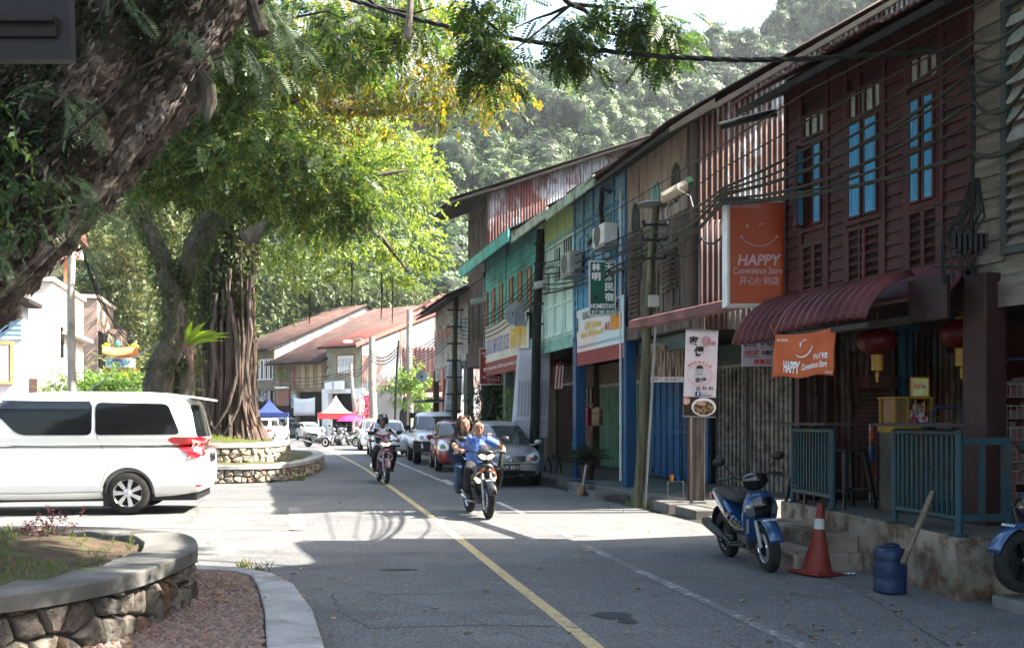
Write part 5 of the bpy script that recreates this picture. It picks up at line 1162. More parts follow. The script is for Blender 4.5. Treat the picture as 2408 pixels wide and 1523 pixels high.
# tiered island under the fig
TI=thing('tree_island','two tier rubble stone island around the fig tree with concrete caps','planter',(0,0,0))
o2=[gr(700,1068,.43)[:2],gr(682,1082,.43)[:2],gr(640,1092,.43)[:2],gr(560,1095,.43)[:2],gr(470,1097,.43)[:2],gr(380,1098,.43)[:2],(-13,26),(-14,31),(-11,36),(-7.5,36.5),gr(676,1040,.43)[:2]]
o2=[(-5.55,27.2),(-5.55,25.6),(-5.8,24.3),(-6.8,23.75),(-8.2,23.6),(-10,23.7),(-12,24.5),(-13,27),(-12.5,32),(-10,36),(-7.5,36.5),(-6.3,33),(-5.8,30)]
planter('tree_island','',o2[::-1],.44,.10,.3,.2,8,GRASSB,'pale',pr=TI)
o3=[(-6.35,27),(-6.5,25.8),(-7.2,25.1),(-8.6,24.9),(-10.5,25.1),(-12,27),(-11.5,30.5),(-9.5,31.5),(-7.3,31),(-6.5,29)]
_,soil3=planter('tree_island','',o3[::-1],.93,.11,.35,.2,9,GRASSB,'pale',pr=TI)
p,n=surf_pts(soil3,1500,21);tag(scatter('island_grass',GRS,p,NP.normal(size=(len(p),3))*np.array([1,1,0]),NP.uniform(.04,.1,len(p)),leafmat('sunny_grass',[(0,(.10,.16,.03)),(1,(.2,.24,.06))],.4),roll=.15),'short sunny grass round the fig roots','grass',kind='stuff')
# tufts at kerbs, drain and pavement edges
sp=[]
for px,py,r,n_ in((1560,1190,30,60),(1640,1192,26,70),(1530,1192,40,50),(688,1120,12,60),(682,1090,8,40),(700,1130,10,30),(600,1345,8,10),(636,1440,3,30),(632,1480,3,20),(1330,1118,20,40),(575,1336,10,14)):
 g_=gr(px,py)
 for _ in range(n_):sp.append((g_.x+RN.gauss(0,r*g_.y/F),g_.y+RN.gauss(0,r*g_.y/F*1.2),.01))
sp=np.array(sp);tag(scatter('kerb_weeds',GRS,sp,NP.normal(size=(len(sp),3))*np.array([1,1,0]),NP.uniform(.05,.14,len(sp)),LF_GRASS,roll=.2),'weeds along the drain and kerbs','weeds',kind='stuff')
gb=thing('grass_tuft','tall grass blades growing from the foot of the near stone planter','grass',(0,0,0));g_=gr(300,1490)
pp=np.array([[g_.x+RN.uniform(-.12,.12),g_.y-.1+RN.uniform(-.05,.05),.02]for _ in range(9)]);scatter('blades',GRS,pp,NP.normal(size=(9,3))*np.array([1,1,0]),NP.uniform(.25,.42,9),LF_BUSH,gb,roll=.15)
# fallen leaves on the road
fl=[];
for _ in range(330):
 px=RN.uniform(420,1900);py=RN.uniform(1080,1500);g_=gr(px,py);fl.append((g_.x,g_.y,.014))
for _ in range(120):
 g_=gr(RN.uniform(1700,2300),RN.uniform(1330,1520));fl.append((g_.x,g_.y,.014))
for _ in range(110):fl.append((RN.uniform(-2.6,-2.1)if RN.random()<.6 else RN.uniform(-2.6,-1.5),RN.uniform(5.4,8.9),.13))
fl=np.array(fl);LQ=tq([leafq([0,0,0],[1,0,0],[0,1,0],1,.45)])
tag(scatter('fallen_leaves',LQ,fl,NP.normal(size=(len(fl),3))*np.array([1,1,.05]),NP.uniform(.03,.085,len(fl)),leafmat('dry_leaf',[(0,(.10,.05,.025)),(.5,(.2,.10,.04)),(.9,(.30,.2,.06)),(1,(.35,.27,.06))],.15),roll=.25),'dry leaves scattered over the road and cobbles','leaves',kind='stuff')
# ------------------------------------------------------------------ v
HAZE_D=.0002
hb=MB();hb.box(-230,260,-30,330,-1.2,190);hm=bpy.data.materials.new('haze');hm.use_nodes=True;t=hm.node_tree;t.nodes.clear()
pv=node(t,'ShaderNodeVolumePrincipled');pv.inputs['Color'].default_value=(.85,.92,1,1);pv.inputs['Density'].default_value=HAZE_D;pv.inputs['Anisotropy'].default_value=.3
ou=node(t,'ShaderNodeOutputMaterial');t.links.new(pv.outputs[0],ou.inputs['Volume'])
tag(hb.build('haze',hm),'pale morning haze filling the valley air','haze',kind='stuff')
# ================================================================== FAR AND LEFT BUILDINGS
FROOF=mat('far_red_roof',(.10,.055,.046),(.07,.036,.03),sc=.8,rough=.8,grime=(.13,.095,.085),gsc=.6,glo=.5,ghi=.7,gam=.7)
FROOF2=mat('coral_roof',(.18,.055,.042),(.14,.045,.036),sc=.8,rough=.75,grime=(.15,.085,.07),gsc=.5,glo=.5,ghi=.7,gam=.6)
CREAMW=mat('cream_clapboard',(.30,.30,.21),(.24,.235,.165),sc=2,rough=.8,grime=(.18,.17,.13),gsc=1,glo=.52,ghi=.7,gam=.6)
TANW=mat('tan_clapboard',(.27,.20,.125),(.19,.135,.08),sc=2,rough=.85,grime=(.09,.07,.05),gsc=.8,glo=.5,ghi=.68,gam=.8)
GREYC=rustmat('grey_far_sheet',base=(.2,.215,.245),rust=(.14,.075,.062),amt=.32)
PINKC=mat('pink_far_sheet',(.26,.11,.095),(.34,.2,.175),sc=1.5,st=(2,2,.4),rough=.7,grime=(.22,.08,.06),gsc=1,glo=.5,ghi=.7)
def far_house(name,label,p0,p1,zf,ze,pitch,m,depth,ridge,roofm,**k):
 h=House(name,label,'house',p0,p1,109.4,1.4386);h.o['group']='old houses where the street bends'
 h.shell(zf,ze,depth=depth,pitch=pitch,oh=1.0,wall=m,side=k.get('side',m),ohs=.3,ridge=ridge,roofm=roofm,setb=1.8,fascia=k.get('fascia'),fh=.25)
 b=MB();b.box(0,h.w,0,.1,zf-.1,ze+.1);h.B(b,'front_wall',m)
 b=MB();clap(b,0,h.w,zf,ze,.25,-.002,.03);h.B(b,'clapboards',m)
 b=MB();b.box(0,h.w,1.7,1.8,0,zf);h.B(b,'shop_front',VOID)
 return h
h=far_house('corner_house','cream upstairs corner house with coral roof and grey corrugated gable side',768,850,4.3,8.1,19,CREAMW,20,.55,FROOF2,side=GREYC,fascia=None);w=h.w
b=MB();corr(b,.0,16,3.9,0,w+.04,.2,.025,top=lambda y:8.1+min(y,11)*math.tan(rad(19))-max(0,y-11)*.3,along='y');h.B(b,'corrugated_side',GREYC,smooth=True,angle=180,solid=.006)
b=MB();b.prism([(-1.0,7.75),(11,11.9),(11,12.25),(-1.0,8.1)],w+.28,w+.36,'yz');h.B(b,'verge_board',mat('red_verge',(.5,.09,.07),(.42,.08,.06),rough=.6))
f=MB();frame(f,w*.3,w*.82,5.5,7.3,.1,-.08,0);o=h.B(f,'window',ORANGW)
for k in range(6):
 x=w*.3+.12+k*(w*.52-.24)/6;g=MB();g.box(x+.03,x+(w*.52-.24)/6-.05,-.06,-.02,5.65,7.15);g.build('shutter',WHITE,o)
 g=MB();g.box(x+.12,x+(w*.52-.24)/6-.16,-.075,-.055,6.2,6.9);g.build('pane',DGLASS,o)
f=MB();f.box(w+.06,w+.12,5.0,6.6,5.4,7.2);h.B(f,'side_window',mat('pale_frame',(.4,.4,.33)))
b=MB();b.box(-.3,w+.4,-.3,0,3.9,4.3);b.box(w,w+.4,0,12,3.7,4.0);h.B(b,'white_beam',WHITE)
for x,y in((.2,-.1),(w*.95,-.1),(w+.2,3.4),(w+.2,8.2)):b=MB();b.box(x-.35,x+.35,y-.3,y+.3,0,3.9);h.B(b,'white_pillar',WHITE)
b=MB();b.box(-.2,w+.2,3,3.1,0,3.9);b.box(w-.1,w-.05,2,12,0,3.7);h.B(b,'dark_wall',VOID)
for x in(.5,1.6):b=MB();b.box(x,x+.9,-.75,-.32,4.2,4.95);h.B(b,'air_conditioner',WHITE)
h=far_house('tan_house','long tan clapboard house with dark red roof and white cloth over its shop',646,766,4.2,7.0,24,TANW,26,.5,FROOF);w=h.w
for k,(a,c)in enumerate(((.1,.17),(.24,.33),(.36,.43),(.52,.62),(.68,.78),(.84,.94))):
 f=MB();frame(f,w*a,w*c,4.4,6.6,.08,-.08,0);o=h.B(f,'window',TANW);g=MB();g.box(w*a+.08,w*c-.08,-.05,-.02,4.45,6.5);g.build('curtain',mat('red_curtain',(.22,.06,.05))if k in(0,2)else mat('grey_louvre',(.15,.14,.12))if k<3 else mat('pale_tan_panel',(.36,.27,.16)),o)
b=MB();clap(b,w*.02,w*.45,3.0,4.2,.25,-.05,.03);h.B(b,'clapboards',CREAMW)
b=MB();b.box(w*.12,w*.34,-.35,-.25,2.9,4.4);o=h.B(b,'shop_sign',mat('food_sign',(.30,.10,.06),(.14,.12,.10),sc=1.2,lo=.4,hi=.6));b=MB();b.box(w*.12,w*.34,-.7,-.3,4.45,4.6);b.build('sign_lamp',WHITE,o)
b=MB();b.box(w*.38,w*.47,-.3,-.2,2.7,3.9);h.B(b,'round_sign',mat('teal_sign',(.12,.2,.22),(.5,.5,.5),sc=1.5))
b=MB();b.grid(lambda u,v:(w*(.53+.4*u),-.9+.1*math.sin(u*9),2.0+1.6*v-.15*math.sin(u*3.14)*v),14,4);o=h.B(b,'white_cloth',VINYLW,smooth=True,solid=.01)
for x in(.02,.47,.97):b=MB();b.box(w*x-.15,w*x+.15,-.2,.1,0,4.2);h.B(b,'post',TANW)
h=far_house('brown_house','brown two storey house half hidden behind the fig trunk',560,645,4.4,8.3,22,mat('far_brown_clap',(.20,.155,.11),(.14,.11,.08),sc=2),24,.5,FROOF,side=GREYC);w=h.w
for k in range(4):
 x=w*(.52+.12*k);f=MB();frame(f,x,x+w*.09,5.3,7.2,.08,-.08,0);o=h.B(f,'window',WHITE);g=MB();g.box(x+.08,x+w*.09-.08,-.04,-.02,5.38,7.1);g.build('pane',DGLASS,o)
b=MB();b.box(w*.5,w*.97,-.4,-.3,3.3,4.3);h.B(b,'shop_sign',mat('grey_sign',(.3,.3,.28),(.05,.05,.05),sc=2.2,lo=.45,hi=.55))
h=far_house('upper_house','dark red roofed house set higher behind the tan house',640,730,6,12.0,22,mat('maroon_far',(.16,.07,.065)),18,.5,mat('dark_red_roof',(.18,.07,.07),(.14,.055,.055),sc=.8));h.o.location+=Vector((.57,.82,0))*16
b=MB();o=thing('red_shed','bright red gabled shed glimpsed beside the fig trunk','shed',at(585,990,112).xy.to_3d(),rad(-20));b.prism([(-4,0),(4,0),(4,8.4),(-4,11.2)],0,8);b.build('wall',mat('red_shed_wall',(.40,.05,.04),(.34,.04,.035),sc=1),o);b=MB();b.prism([(-4.4,11.4),(4.6,8.3),(4.6,8.6),(-4.4,11.75)],-.6,8.5);b.build('roof',FROOF,o)
# pink corrugated lean-to and the metal hoarding
o=thing('pink_leanto','pink corrugated lean-to wall between the corner house and the row','shed',at(945,990,76).xy.to_3d(),rad(-8));b=MB();corr(b,0,4.2,3.7,7.1,0,.32,.05);b.build('corrugated_wall',PINKC,o,smooth=True,angle=180,solid=.02);b=MB();corr(b,-1.6,4.2,0,.3,0,.32,.05);b.v=[(x,-1.4+(z/.3)*1.4,3.3+z*1.5)for x,y,z in b.v];b.build('awning',PINKC,o,smooth=True,angle=180,solid=.02)
b=MB();b.box(0,4.2,.3,3,0,3.6);b.build('wall',mat('dim_wall',(.2,.19,.17)),o)
o=thing('hoarding','grey metal hoarding with green frame behind the frangipani tree','fence',at(888,990,70).xy.to_3d(),0);b=MB();b.box(0,1.65,0,.05,.3,3.6);b.build('sheet',mat('hoarding_grey',(.3,.3,.29),(.24,.24,.23),sc=1),o);b=MB();frame(b,-.1,1.75,0,3.75,.1,-.05,.08);b.box(0,1.65,-.04,0,1.2,1.28);b.build('frame',mat('pale_green_frame',(.3,.42,.36)),o)
o=thing('yellow_wall','ochre yellow wall with a dark round noticeboard under the small tree','wall',at(950,990,64).xy.to_3d(),0);b=MB();b.box(.6,2.6,0,.15,0,1.9);b.build('wall',mat('ochre',(.45,.27,.09)),o);b=MB();b.box(.1,.16,-.1,-.04,0,1.3);b.build('stand',BLACK,o);b=MB();b.ell((.13,-.12,1.75),(.42,.08,.72),20,10);b.build('round_board',BLACK,o,smooth=True)
# canopies
def canopy(name,label,px,py,Y,half,zt,zb,m,m2,legs=True,rz=.2,val=.3,group='pop-up canopies at the bend'):
 p=at(px,990,Y);o=thing(name,label,'canopy',(p.x,p.y,0),rz,group);n=8;vs=[]
 def fn(u,v):
  a=u*6.28318;k=max(abs(math.cos(a)),abs(math.sin(a)));r=half/k*v;z=zb+(zt-zb)*(1-v)**1.7-.12*math.sin(v*3.14);return(r*math.cos(a),r*math.sin(a),z)
 b=MB();b.grid(fn,40,7);b.build('roof',m,o,smooth=True,angle=60,solid=.01)
 b=MB();b.grid(lambda u,v:(fn(u,1)[0],fn(u,1)[1],zb-val*v-.06*abs(math.sin(u*40))*v),80,1);b.build('valance',m2,o,solid=.01)
 for sx in(-1,1):
  for sy in(-1,1):b=MB();b.tube([(sx*half*.96,sy*half*.96,0),(sx*half*.96,sy*half*.96,zb)],.035,6);b.build('leg',WHITE,o)
 return o
canopy('canopy','white peaked canopy with a red skirt over a stall at the bend',790,960,72,1.3,3.35,2.1,mat('canopy_white_red',(.78,.70,.68),(.70,.55,.54),sc=.6,rough=.6),mat('canopy_red',(.62,.05,.06),(.55,.04,.05),rough=.6),val=.4)
canopy('canopy','deep blue peaked canopy beside the fig trunk',634,960,78,1.45,3.2,2.15,mat('canopy_blue',(.03,.06,.30),(.025,.05,.25),rough=.6),mat('canopy_blue2',(.025,.05,.24),rough=.6))
o=thing('parasol','magenta market umbrella over the parked motorcycles','umbrella',(at(828,990,66).x,66,0));b=MB();b.lathe([(1.05,1.5),(.75,1.72),(.35,1.88),(.02,1.95)],10,caps=False);b.build('cover',mat('magenta',(.62,.04,.25),(.52,.03,.2),rough=.6),o,solid=.01);b=MB();b.tube([(0,0,0),(0,0,1.95)],.025,6);b.build('pole',STEEL,o)
# ---------------- left side of the square
PINKW=mat('cream_render',(.55,.47,.42),(.5,.43,.385),sc=.8,rough=.85,grime=(.42,.36,.32),gsc=.6,glo=.55,ghi=.75,gam=.5)
BEIGE=mat('beige_render',(.33,.25,.21),(.29,.22,.185),sc=.8,rough=.85)
o=thing('cream_building','cream three storey building with roof pavilion behind the leaning trunk','building',(-20.8,45,0),math.atan2(1,-.24))
b=MB();b.box(0,7.7,0,9,0,7.8);b.build('wall',PINKW,o);b=MB();b.box(-.12,7.8,-.12,9,7.8,8.0);b.box(-.1,7.75,-.15,0,2.6,2.8);b.box(2.2,7.7,-.5,0,5.6,5.75);b.build('ledge',PINKW,o)
def lwin(x0,x1,z0,z1,par,m=DGLASS,y=0):
 f=MB();frame(f,x0,x1,z0,z1,.07,y-.06,y+.03);q=f.build('window',WHITE,par);g=MB();g.box(x0+.07,x1-.07,y-.02,y-.01,z0+.07,z1-.07);g.box((x0+x1)/2-.03,(x0+x1)/2+.03,y-.04,y-.01,z0+.07,z1-.07);g.build('pane',m,q)
lwin(1.5,2.7,4.4,6.0,o);lwin(4.4,5.6,4.4,6.0,o)
f=MB();f.box(-.03,.0,.6,1.9,2.7,3.4);f.build('grille',mat('brown_grille',(.2,.12,.09),(.12,.07,.05),sc=9),o);f=MB();f.box(-.03,0,.5,1.9,.2,2.4);f.build('door_opening',mat('dim_opening',(.2,.16,.09)),o)
b=MB()
for x,y in((1.2,.6),(1.2,4.4),(6.4,.6),(6.4,4.4)):b.box(x-.1,x+.1,y-.1,y+.1,8.0,10.6)
b.build('pavilion_posts',mat('orange_posts',(.42,.18,.10),rough=.6),o);b=MB();b.prism([(-.1,10.6),(7.6,10.6),(3.8,12.3)],-.3,5.2);b.build('pavilion_roof',FROOF2,o);b=MB();b.box(.3,7.2,-.1,5,9.9,10.6);b.build('pavilion_beam',PINKW,o)
o=thing('beige_building','beige flat roofed building beside the cream one with air conditioning cage','building',(at(228,990,56).x,56,0),math.atan2(1,-.24));b=MB();b.box(0,6,0,9,0,8.4);b.build('wall',BEIGE,o);b=MB();b.box(-.12,6.1,-.12,9.1,8.4,8.6);b.build('parapet',PINKW,o);b=MB();b.box(.4,3.4,-.03,0,3.9,6.6);b.build('recess_shade',VOID,o);b=MB();frame(b,.4,3.4,3.9,6.6,.06,-.5,-.44);b.box(1.9,1.96,-.5,-.44,3.9,6.6);b.build('cage',BLACK,o);b=MB();b.box(3.6,6,-.8,0,0,7.0);b.build('stair_block',BEIGE,o)  # recess is a flat black panel, its shade painted on
o=thing('blue_shop','pale blue shop with white shutters at the far left edge','building',(at(52,990,38).x,38,0),math.atan2(1,-.24)+.02);o.rotation_euler.z=.235
b=MB();b.box(-9,0,0,1.0,0,5.9);b.build('wall',mat('pale_lilac',(.45,.46,.5)),o);b=MB();clap(b,-9,0,4.6,5.35,.2,-.002,.03);b.build('clapboards',mat('sky_blue_clap',(.28,.42,.55)),o);b=MB();slats(b,-9,-.05,5.4,5.85,.12);b.build('vent_louvre',mat('brown_vent',(.22,.13,.05)),o)
b=MB();b.box(-9,.5,-1.2,1,5.9,6.05);b.build('roof',UNDER,o)
f=MB();frame(f,-3,-.3,2.9,4.5,.1,-.1,0);q=f.build('window',mat('yellow_frame',(.5,.38,.15)),o)
for k in range(5):g=MB();g.box(-2.9+k*.5,-2.45+k*.5,-.06,-.02,3.0,4.4);g.build('shutter',WHITE,q)
b=MB();b.box(-9,.1,-.8,-.05,1.9,2.05);b.build('awning',mat('pink_awning',(.5,.3,.3)),o);b=MB();b.box(-.25,0,-.06,.1,0,2);b.build('yellow_post',mat('yellow_post',(.5,.36,.08)),o);b=MB();b.box(-2,-.4,-.02,-.01,.1,1.8);b.build('door',mat('blue_door',(.15,.25,.5)),o)
# painted gateway pillar with little tiled roof
o=thing('gate_pillar','tall yellow painted pillar with small tiled temple roof and red lanterns','pillar',(at(283,990,46).x,46,0),.1)
YP=mat('temple_yellow',(.62,.42,.03),(.55,.36,.02),rough=.5);TRED=plain('temple_red',(.5,.03,.02),.5)
b=MB();b.box(-.28,.28,-.28,.28,0,3.9);b.build('shaft',YP,o)
b=MB();words(b,'林明',-.2,.2,3.55,3.85,-.29,.01);b.build('lettering',TRED,o)
b=MB();b.box(-.55,.55,-.4,.4,3.95,4.4);b.build('frieze',mat('temple_frieze',(.10,.35,.30),(.55,.5,.4),sc=6,lo=.45,hi=.55),o);b=MB();b.ell((0,-.42,4.17),(.3,.03,.16),16,8);b.build('name_board',mat('temple_blue',(.04,.10,.4)),o);b=MB();words(b,'林明',-.18,.18,4.08,4.26,-.46);b.build('lettering',YP,o)
b=MB();b.grid(lambda u,v:((u-.5)*(1.3+.25*v),-.55*(1-v)-.02,4.45+.42*v**.7+.14*abs(u-.5)**2*4+.012*math.sin(u*90)),60,5);b.grid(lambda u,v:((u-.5)*(1.3+.25*v),.55*(1-v)+.02,4.45+.42*v**.7+.14*abs(u-.5)**2*4),40,5,True);b.build('tiled_roof',mat('orange_tiles',(.55,.22,.08),(.45,.16,.06),rough=.4),o,smooth=True,solid=.03)
b=MB()
for s in(-1,1):
 for k in range(3):b.ell((s*(.55+k*.1),0,4.98+.05*math.sin(k*2)),.09,8,6)
b.build('ridge_ornament',YP,o,smooth=True);b=MB();b.ell((-.12,0,5.05),(.13,.07,.16),10,7);b.build('finial',mat('jade',(.08,.4,.25)),o,smooth=True)
for s in(-1,1):b=MB();b.ell((s*.63,-.1,3.85),(.12,.12,.17),12,8);b.box(s*.63-.02,s*.63+.02,-.12,-.08,3.3,3.7);b.build('lantern',TRED,o,smooth=True)
b=MB();b.box(-.22,.22,-.30,-.285,2.35,3.45);b.build('mural_panel',mat('temple_mural',(.60,.55,.45),(.5,.08,.03),sc=2.5,lo=.5,hi=.54),o)
bo=thing('photo_banner','square food photo banner hung left of the yellow temple pillar','banner',(at(257,990,47).x,47,0),.1);b=MB();b.box(-.45,.45,0,.03,2.9,3.95);b.build('print',mat('food_print',(.6,.5,.45),(.22,.07,.04),sc=2.2,lo=.45,hi=.55),bo);b=MB();b.box(-.45,-.41,.03,.08,0,4);b.build('post',STEEL,bo)
# ================================================================== VEHICLES
def bvh_of(objs):
 bm=bmesh.new()
 for o in objs:
  bm.from_mesh(o.data)
 t=BVHTree.FromBMesh(bm);bm.free();return t
AX={'+x':Vector((1,0,0)),'-x':Vector((-1,0,0)),'+y':Vector((0,1,0)),'-y':Vector((0,-1,0)),'+z':Vector((0,0,1))}
def decal(bv,ax,poly,name,m,parent,off=.006,res=.09,rnd=0):
 """lay a shape (2-D outline) on the body surface, seen along ax"""
 if rnd:
  q=[]
  n=len(poly)
  for i in range(n):
   p0,p1,p2=(Vector(poly[(i+j)%n])for j in(-1,0,1));ra=min(rnd,(p0-p1).length*.45);rb=min(rnd,(p2-p1).length*.45)
   a=p1+(p0-p1).normalized()*ra;c=p1+(p2-p1).normalized()*rb
   for t in(0,.33,.67,1):q.append(a.lerp(p1,t).lerp(p1.lerp(c,t),t))
  poly=q
 d=AX[ax]
 def to3(p,far):return Vector({'x':(far,p[0],p[1]),'y':(p[0],far,p[1]),'z':(p[0],p[1],far)}[ax[1]])
 bm=bmesh.new();vs=[bm.verts.new(to3(p,0))for p in poly];f=bm.faces.new(vs);bmesh.ops.triangulate(bm,faces=[f])
 for _ in range(4):
  es=[e for e in bm.edges if e.calc_length()>res]
  if not es:break
  bmesh.ops.subdivide_edges(bm,edges=es,cuts=1);bmesh.ops.triangulate(bm,faces=bm.faces)
 for v in bm.verts:
  o=v.co+d*(5-v.co.dot(d));h=bv.ray_cast(o,-d)
  if h[0]is None:h=bv.find_nearest(v.co+d*2);
  v.co=h[0]+(d*.6+h[1]*(1 if h[1].dot(d)>0 else-1)*.4).normalized()*off
 me=bpy.data.meshes.new(name);bmesh.ops.recalc_face_normals(bm,faces=bm.faces);bm.to_mesh(me);bm.free();me.materials.append(m);me.shade_smooth()
 o=bpy.data.objects.new(name,me);COL.objects.link(o);o.parent=parent;return o
def line_decal(bv,ax,pts,w,name,m,parent,off=.004):
 poly=[];P=[Vector(p)for p in pts];up=[];dn=[]
 for i,p in enumerate(P):
  t=(P[min(i+1,len(P)-1)]-P[max(i-1,0)]).normalized();n=Vector((-t.y,t.x))*w/2;up.append(p+n);dn.append(p-n)
 return decal(bv,ax,[tuple(p)for p in up+dn[::-1]],name,m,parent,off,.12)
def hull(sections,mat_,parent,wells=(),name='body',nr=None):
 rings=[]
 for x,zb,zt,hw,cr in sections:
  h=zt-zb
  half=[(0,zb),(.70*hw,zb),(.93*hw,zb+.04*h),(.995*hw,zb+.22*h),(hw,zb+.5*h),(.985*hw,zb+.78*h),(.95*hw,zt-.07*h),(.84*hw,zt-.005),(.5*hw,zt+cr*.7),(0,zt+cr)]
  rings.append([(x,y,z)for y,z in half]+[(x,-y,z)for y,z in half[-2:0:-1]])
 mb=MB();mb.loft(rings);o=mb.build(name,mat_,parent,sub=1);bake(o)
 if wells:
  for x,r,hw in wells:
   c=MB();c.lathe([(r,-hw-.4),(r,-hw+.26)],28,(x,0,r*.86),'y');c.lathe([(r,hw-.26),(r,hw+.4)],28,(x,0,r*.86),'y');co=c.build('cut',BLACK,parent)
   md=o.modifiers.new('b','BOOLEAN');md.operation='DIFFERENCE';md.object=co;md.solver='EXACT';bake(o);bpy.data.objects.remove(co)
 o.data.shade_smooth();o.data.set_sharp_from_angle(angle=rad(38));return o
def cabin(rings,mat_,parent,name='cabin'):
 """rings bottom to top: (z, x_rear, x_front, half width, nose bulge)"""
 R_=[]
 for z,xr,xf,hw,b in rings:
  h=[(xr-b*.5,0),(xr-b*.3,.55*hw),(xr+.06,.90*hw),(xr+.22,.985*hw),((xr+xf)/2,hw),(xf-.30,.975*hw),(xf-.10,.90*hw),(xf+b*.6,.55*hw),(xf+b,0)]
  R_.append([(x,y,z)for x,y in h]+[(x,-y,z)for x,y in h[-2:0:-1]])
 z,xr,xf,hw,b=rings[-1];R_.append([(x*.5+(xr+xf)*.25,y*.5,z+.03)for x,y,_ in R_[-1]])
 mb=MB();mb.loft(R_);o=mb.build(name,mat_,parent,sub=1,smooth=True,angle=180);bake(o);return o
def wheel(parent,x,y,r,w,spokes=7,rim=None,style='alloy',steer=0,name='wheel'):
 s=1 if y>0 else-1;o=bpy.data.objects.new(name,None);COL.objects.link(o);o.parent=parent;o.location=(x,y,r);o.rotation_euler=(0,0,steer)
 t=MB();t.lathe([(r*.66,-w/2),(r*.9,-w/2-.004),(r*.985,-w*.38),(r,-w*.2),(r,w*.2),(r*.985,w*.38),(r*.9,w/2+.004),(r*.66,w/2)],36,(0,0,0),'y',False);t.build('tyre',TYRE,o,smooth=True,angle=50)
 q=MB();q.lathe([(r*.68,-w/2*.95),(r*.62,-w*.3),(r*.60,w*.3),(r*.68,w/2*.95)],32,(0,0,0),'y',False);yo=s*w*.36
 q.lathe([(r*.20,yo-.02),(r*.2,yo+.02*s),(r*.13,yo+.03*s),(.001,yo+.032*s)],18,(0,0,0),'y',False)
 for k in range(spokes):
  a=6.28318*k/spokes;wd=r*(.15 if style=='alloy'else .3);ca,sa=math.cos(a),math.sin(a)
  pts=[]
  for rr,ww in((r*.12,wd*.8),(r*.66,wd*1.5)):
   for e in(-1,1):pts.append((ca*rr-sa*ww*e*.5,sa*rr+ca*ww*e*.5))
  y0=yo;y1=yo+s*.025;vs=[(p[0],yy,p[1])for yy in(y0,y1)for p in pts]
  q.add(vs,[(0,1,3,2),(4,6,7,5),(0,2,6,4),(1,5,7,3),(0,4,5,1),(2,3,7,6)])
 q.build('rim',rim or ALLOY,o,smooth=True,angle=30)
 q=MB();q.lathe([(r*.61,-s*w*.1),(.001,-s*w*.1)],24,(0,0,0),'y',False);q.build('brake',BLACK,o);return o
def mirror(parent,x,y,z,m,sz=(.07,.11,.075)):
 s=1 if y>0 else-1;q=MB();q.ell((x,y,z),sz,14,9,lambda d:.85+.15*abs(d.y));q.bar((x+.02,y-s*.08,z-.05),(x+.02,y-s*.22,z-.06),.04);q.build('mirror',m,parent,smooth=True,angle=60)
def plate(bv,parent,ax,y,z,txt,w=.44,h=.11,x=None):
 d=1 if ax=='+x'else-1;hit=bv.ray_cast(Vector((5*d,y,z)),Vector((-d,0,0)))[0];x=hit.x+d*.02
 b=MB();b.box(x-.012,x+.012,y-w/2,y+w/2,z-h/2,z+h/2);o=b.build('number_plate',GLOSSK,parent)
 if txt:
  b=MB();f=(lambda p:(x+d*.015,y+p[0]*d,p[2]));words(b,txt,-w*.43,w*.43,z-h*.3,z+h*.3,0,.012,fn=f);b.build('plate_lettering',WHITE,o)
SEAM=plain('panel_gap',(.03,.03,.03),.8)
GAPW=plain('panel_gap_soft',(.16,.16,.16),.8)
# ------------------------------------------------------------------ w
WP=paint('white_car_paint',(.78,.78,.77),.05)
VY0=16.45
VN=thing('minivan','large white people carrier with dark tinted windows crossing into the side road','minivan',(at(505,990,16.0).x-2.70,VY0,.02),rad(180+9))
sec=[(-2.44,.62,.80,.60,.0),(-2.42,.42,1.0,.80,.01),(-2.36,.30,1.06,.88,.01),(-2.0,.24,1.08,.905,.01),(-1.2,.21,1.08,.915,.01),(0,.20,1.08,.918,.01),(1.1,.21,1.08,.915,.01),(1.55,.22,1.08,.905,.01),(1.95,.24,.98,.88,.02),(2.25,.28,.86,.80,.02),(2.40,.40,.72,.66,.01)]
hb_=hull(sec,WP,VN,[(-1.27,.40,.915),(1.68,.40,.90)])
cb_=cabin([(1.0,-2.40,1.75,.885,.06),(1.2,-2.36,1.50,.872,.06),(1.5,-2.29,1.10,.856,.06),(1.76,-2.24,.76,.825,.06),(1.87,-2.16,.60,.78,.06),(1.93,-1.9,.42,.66,.05)],WP,VN)
bv=bvh_of([hb_,cb_])
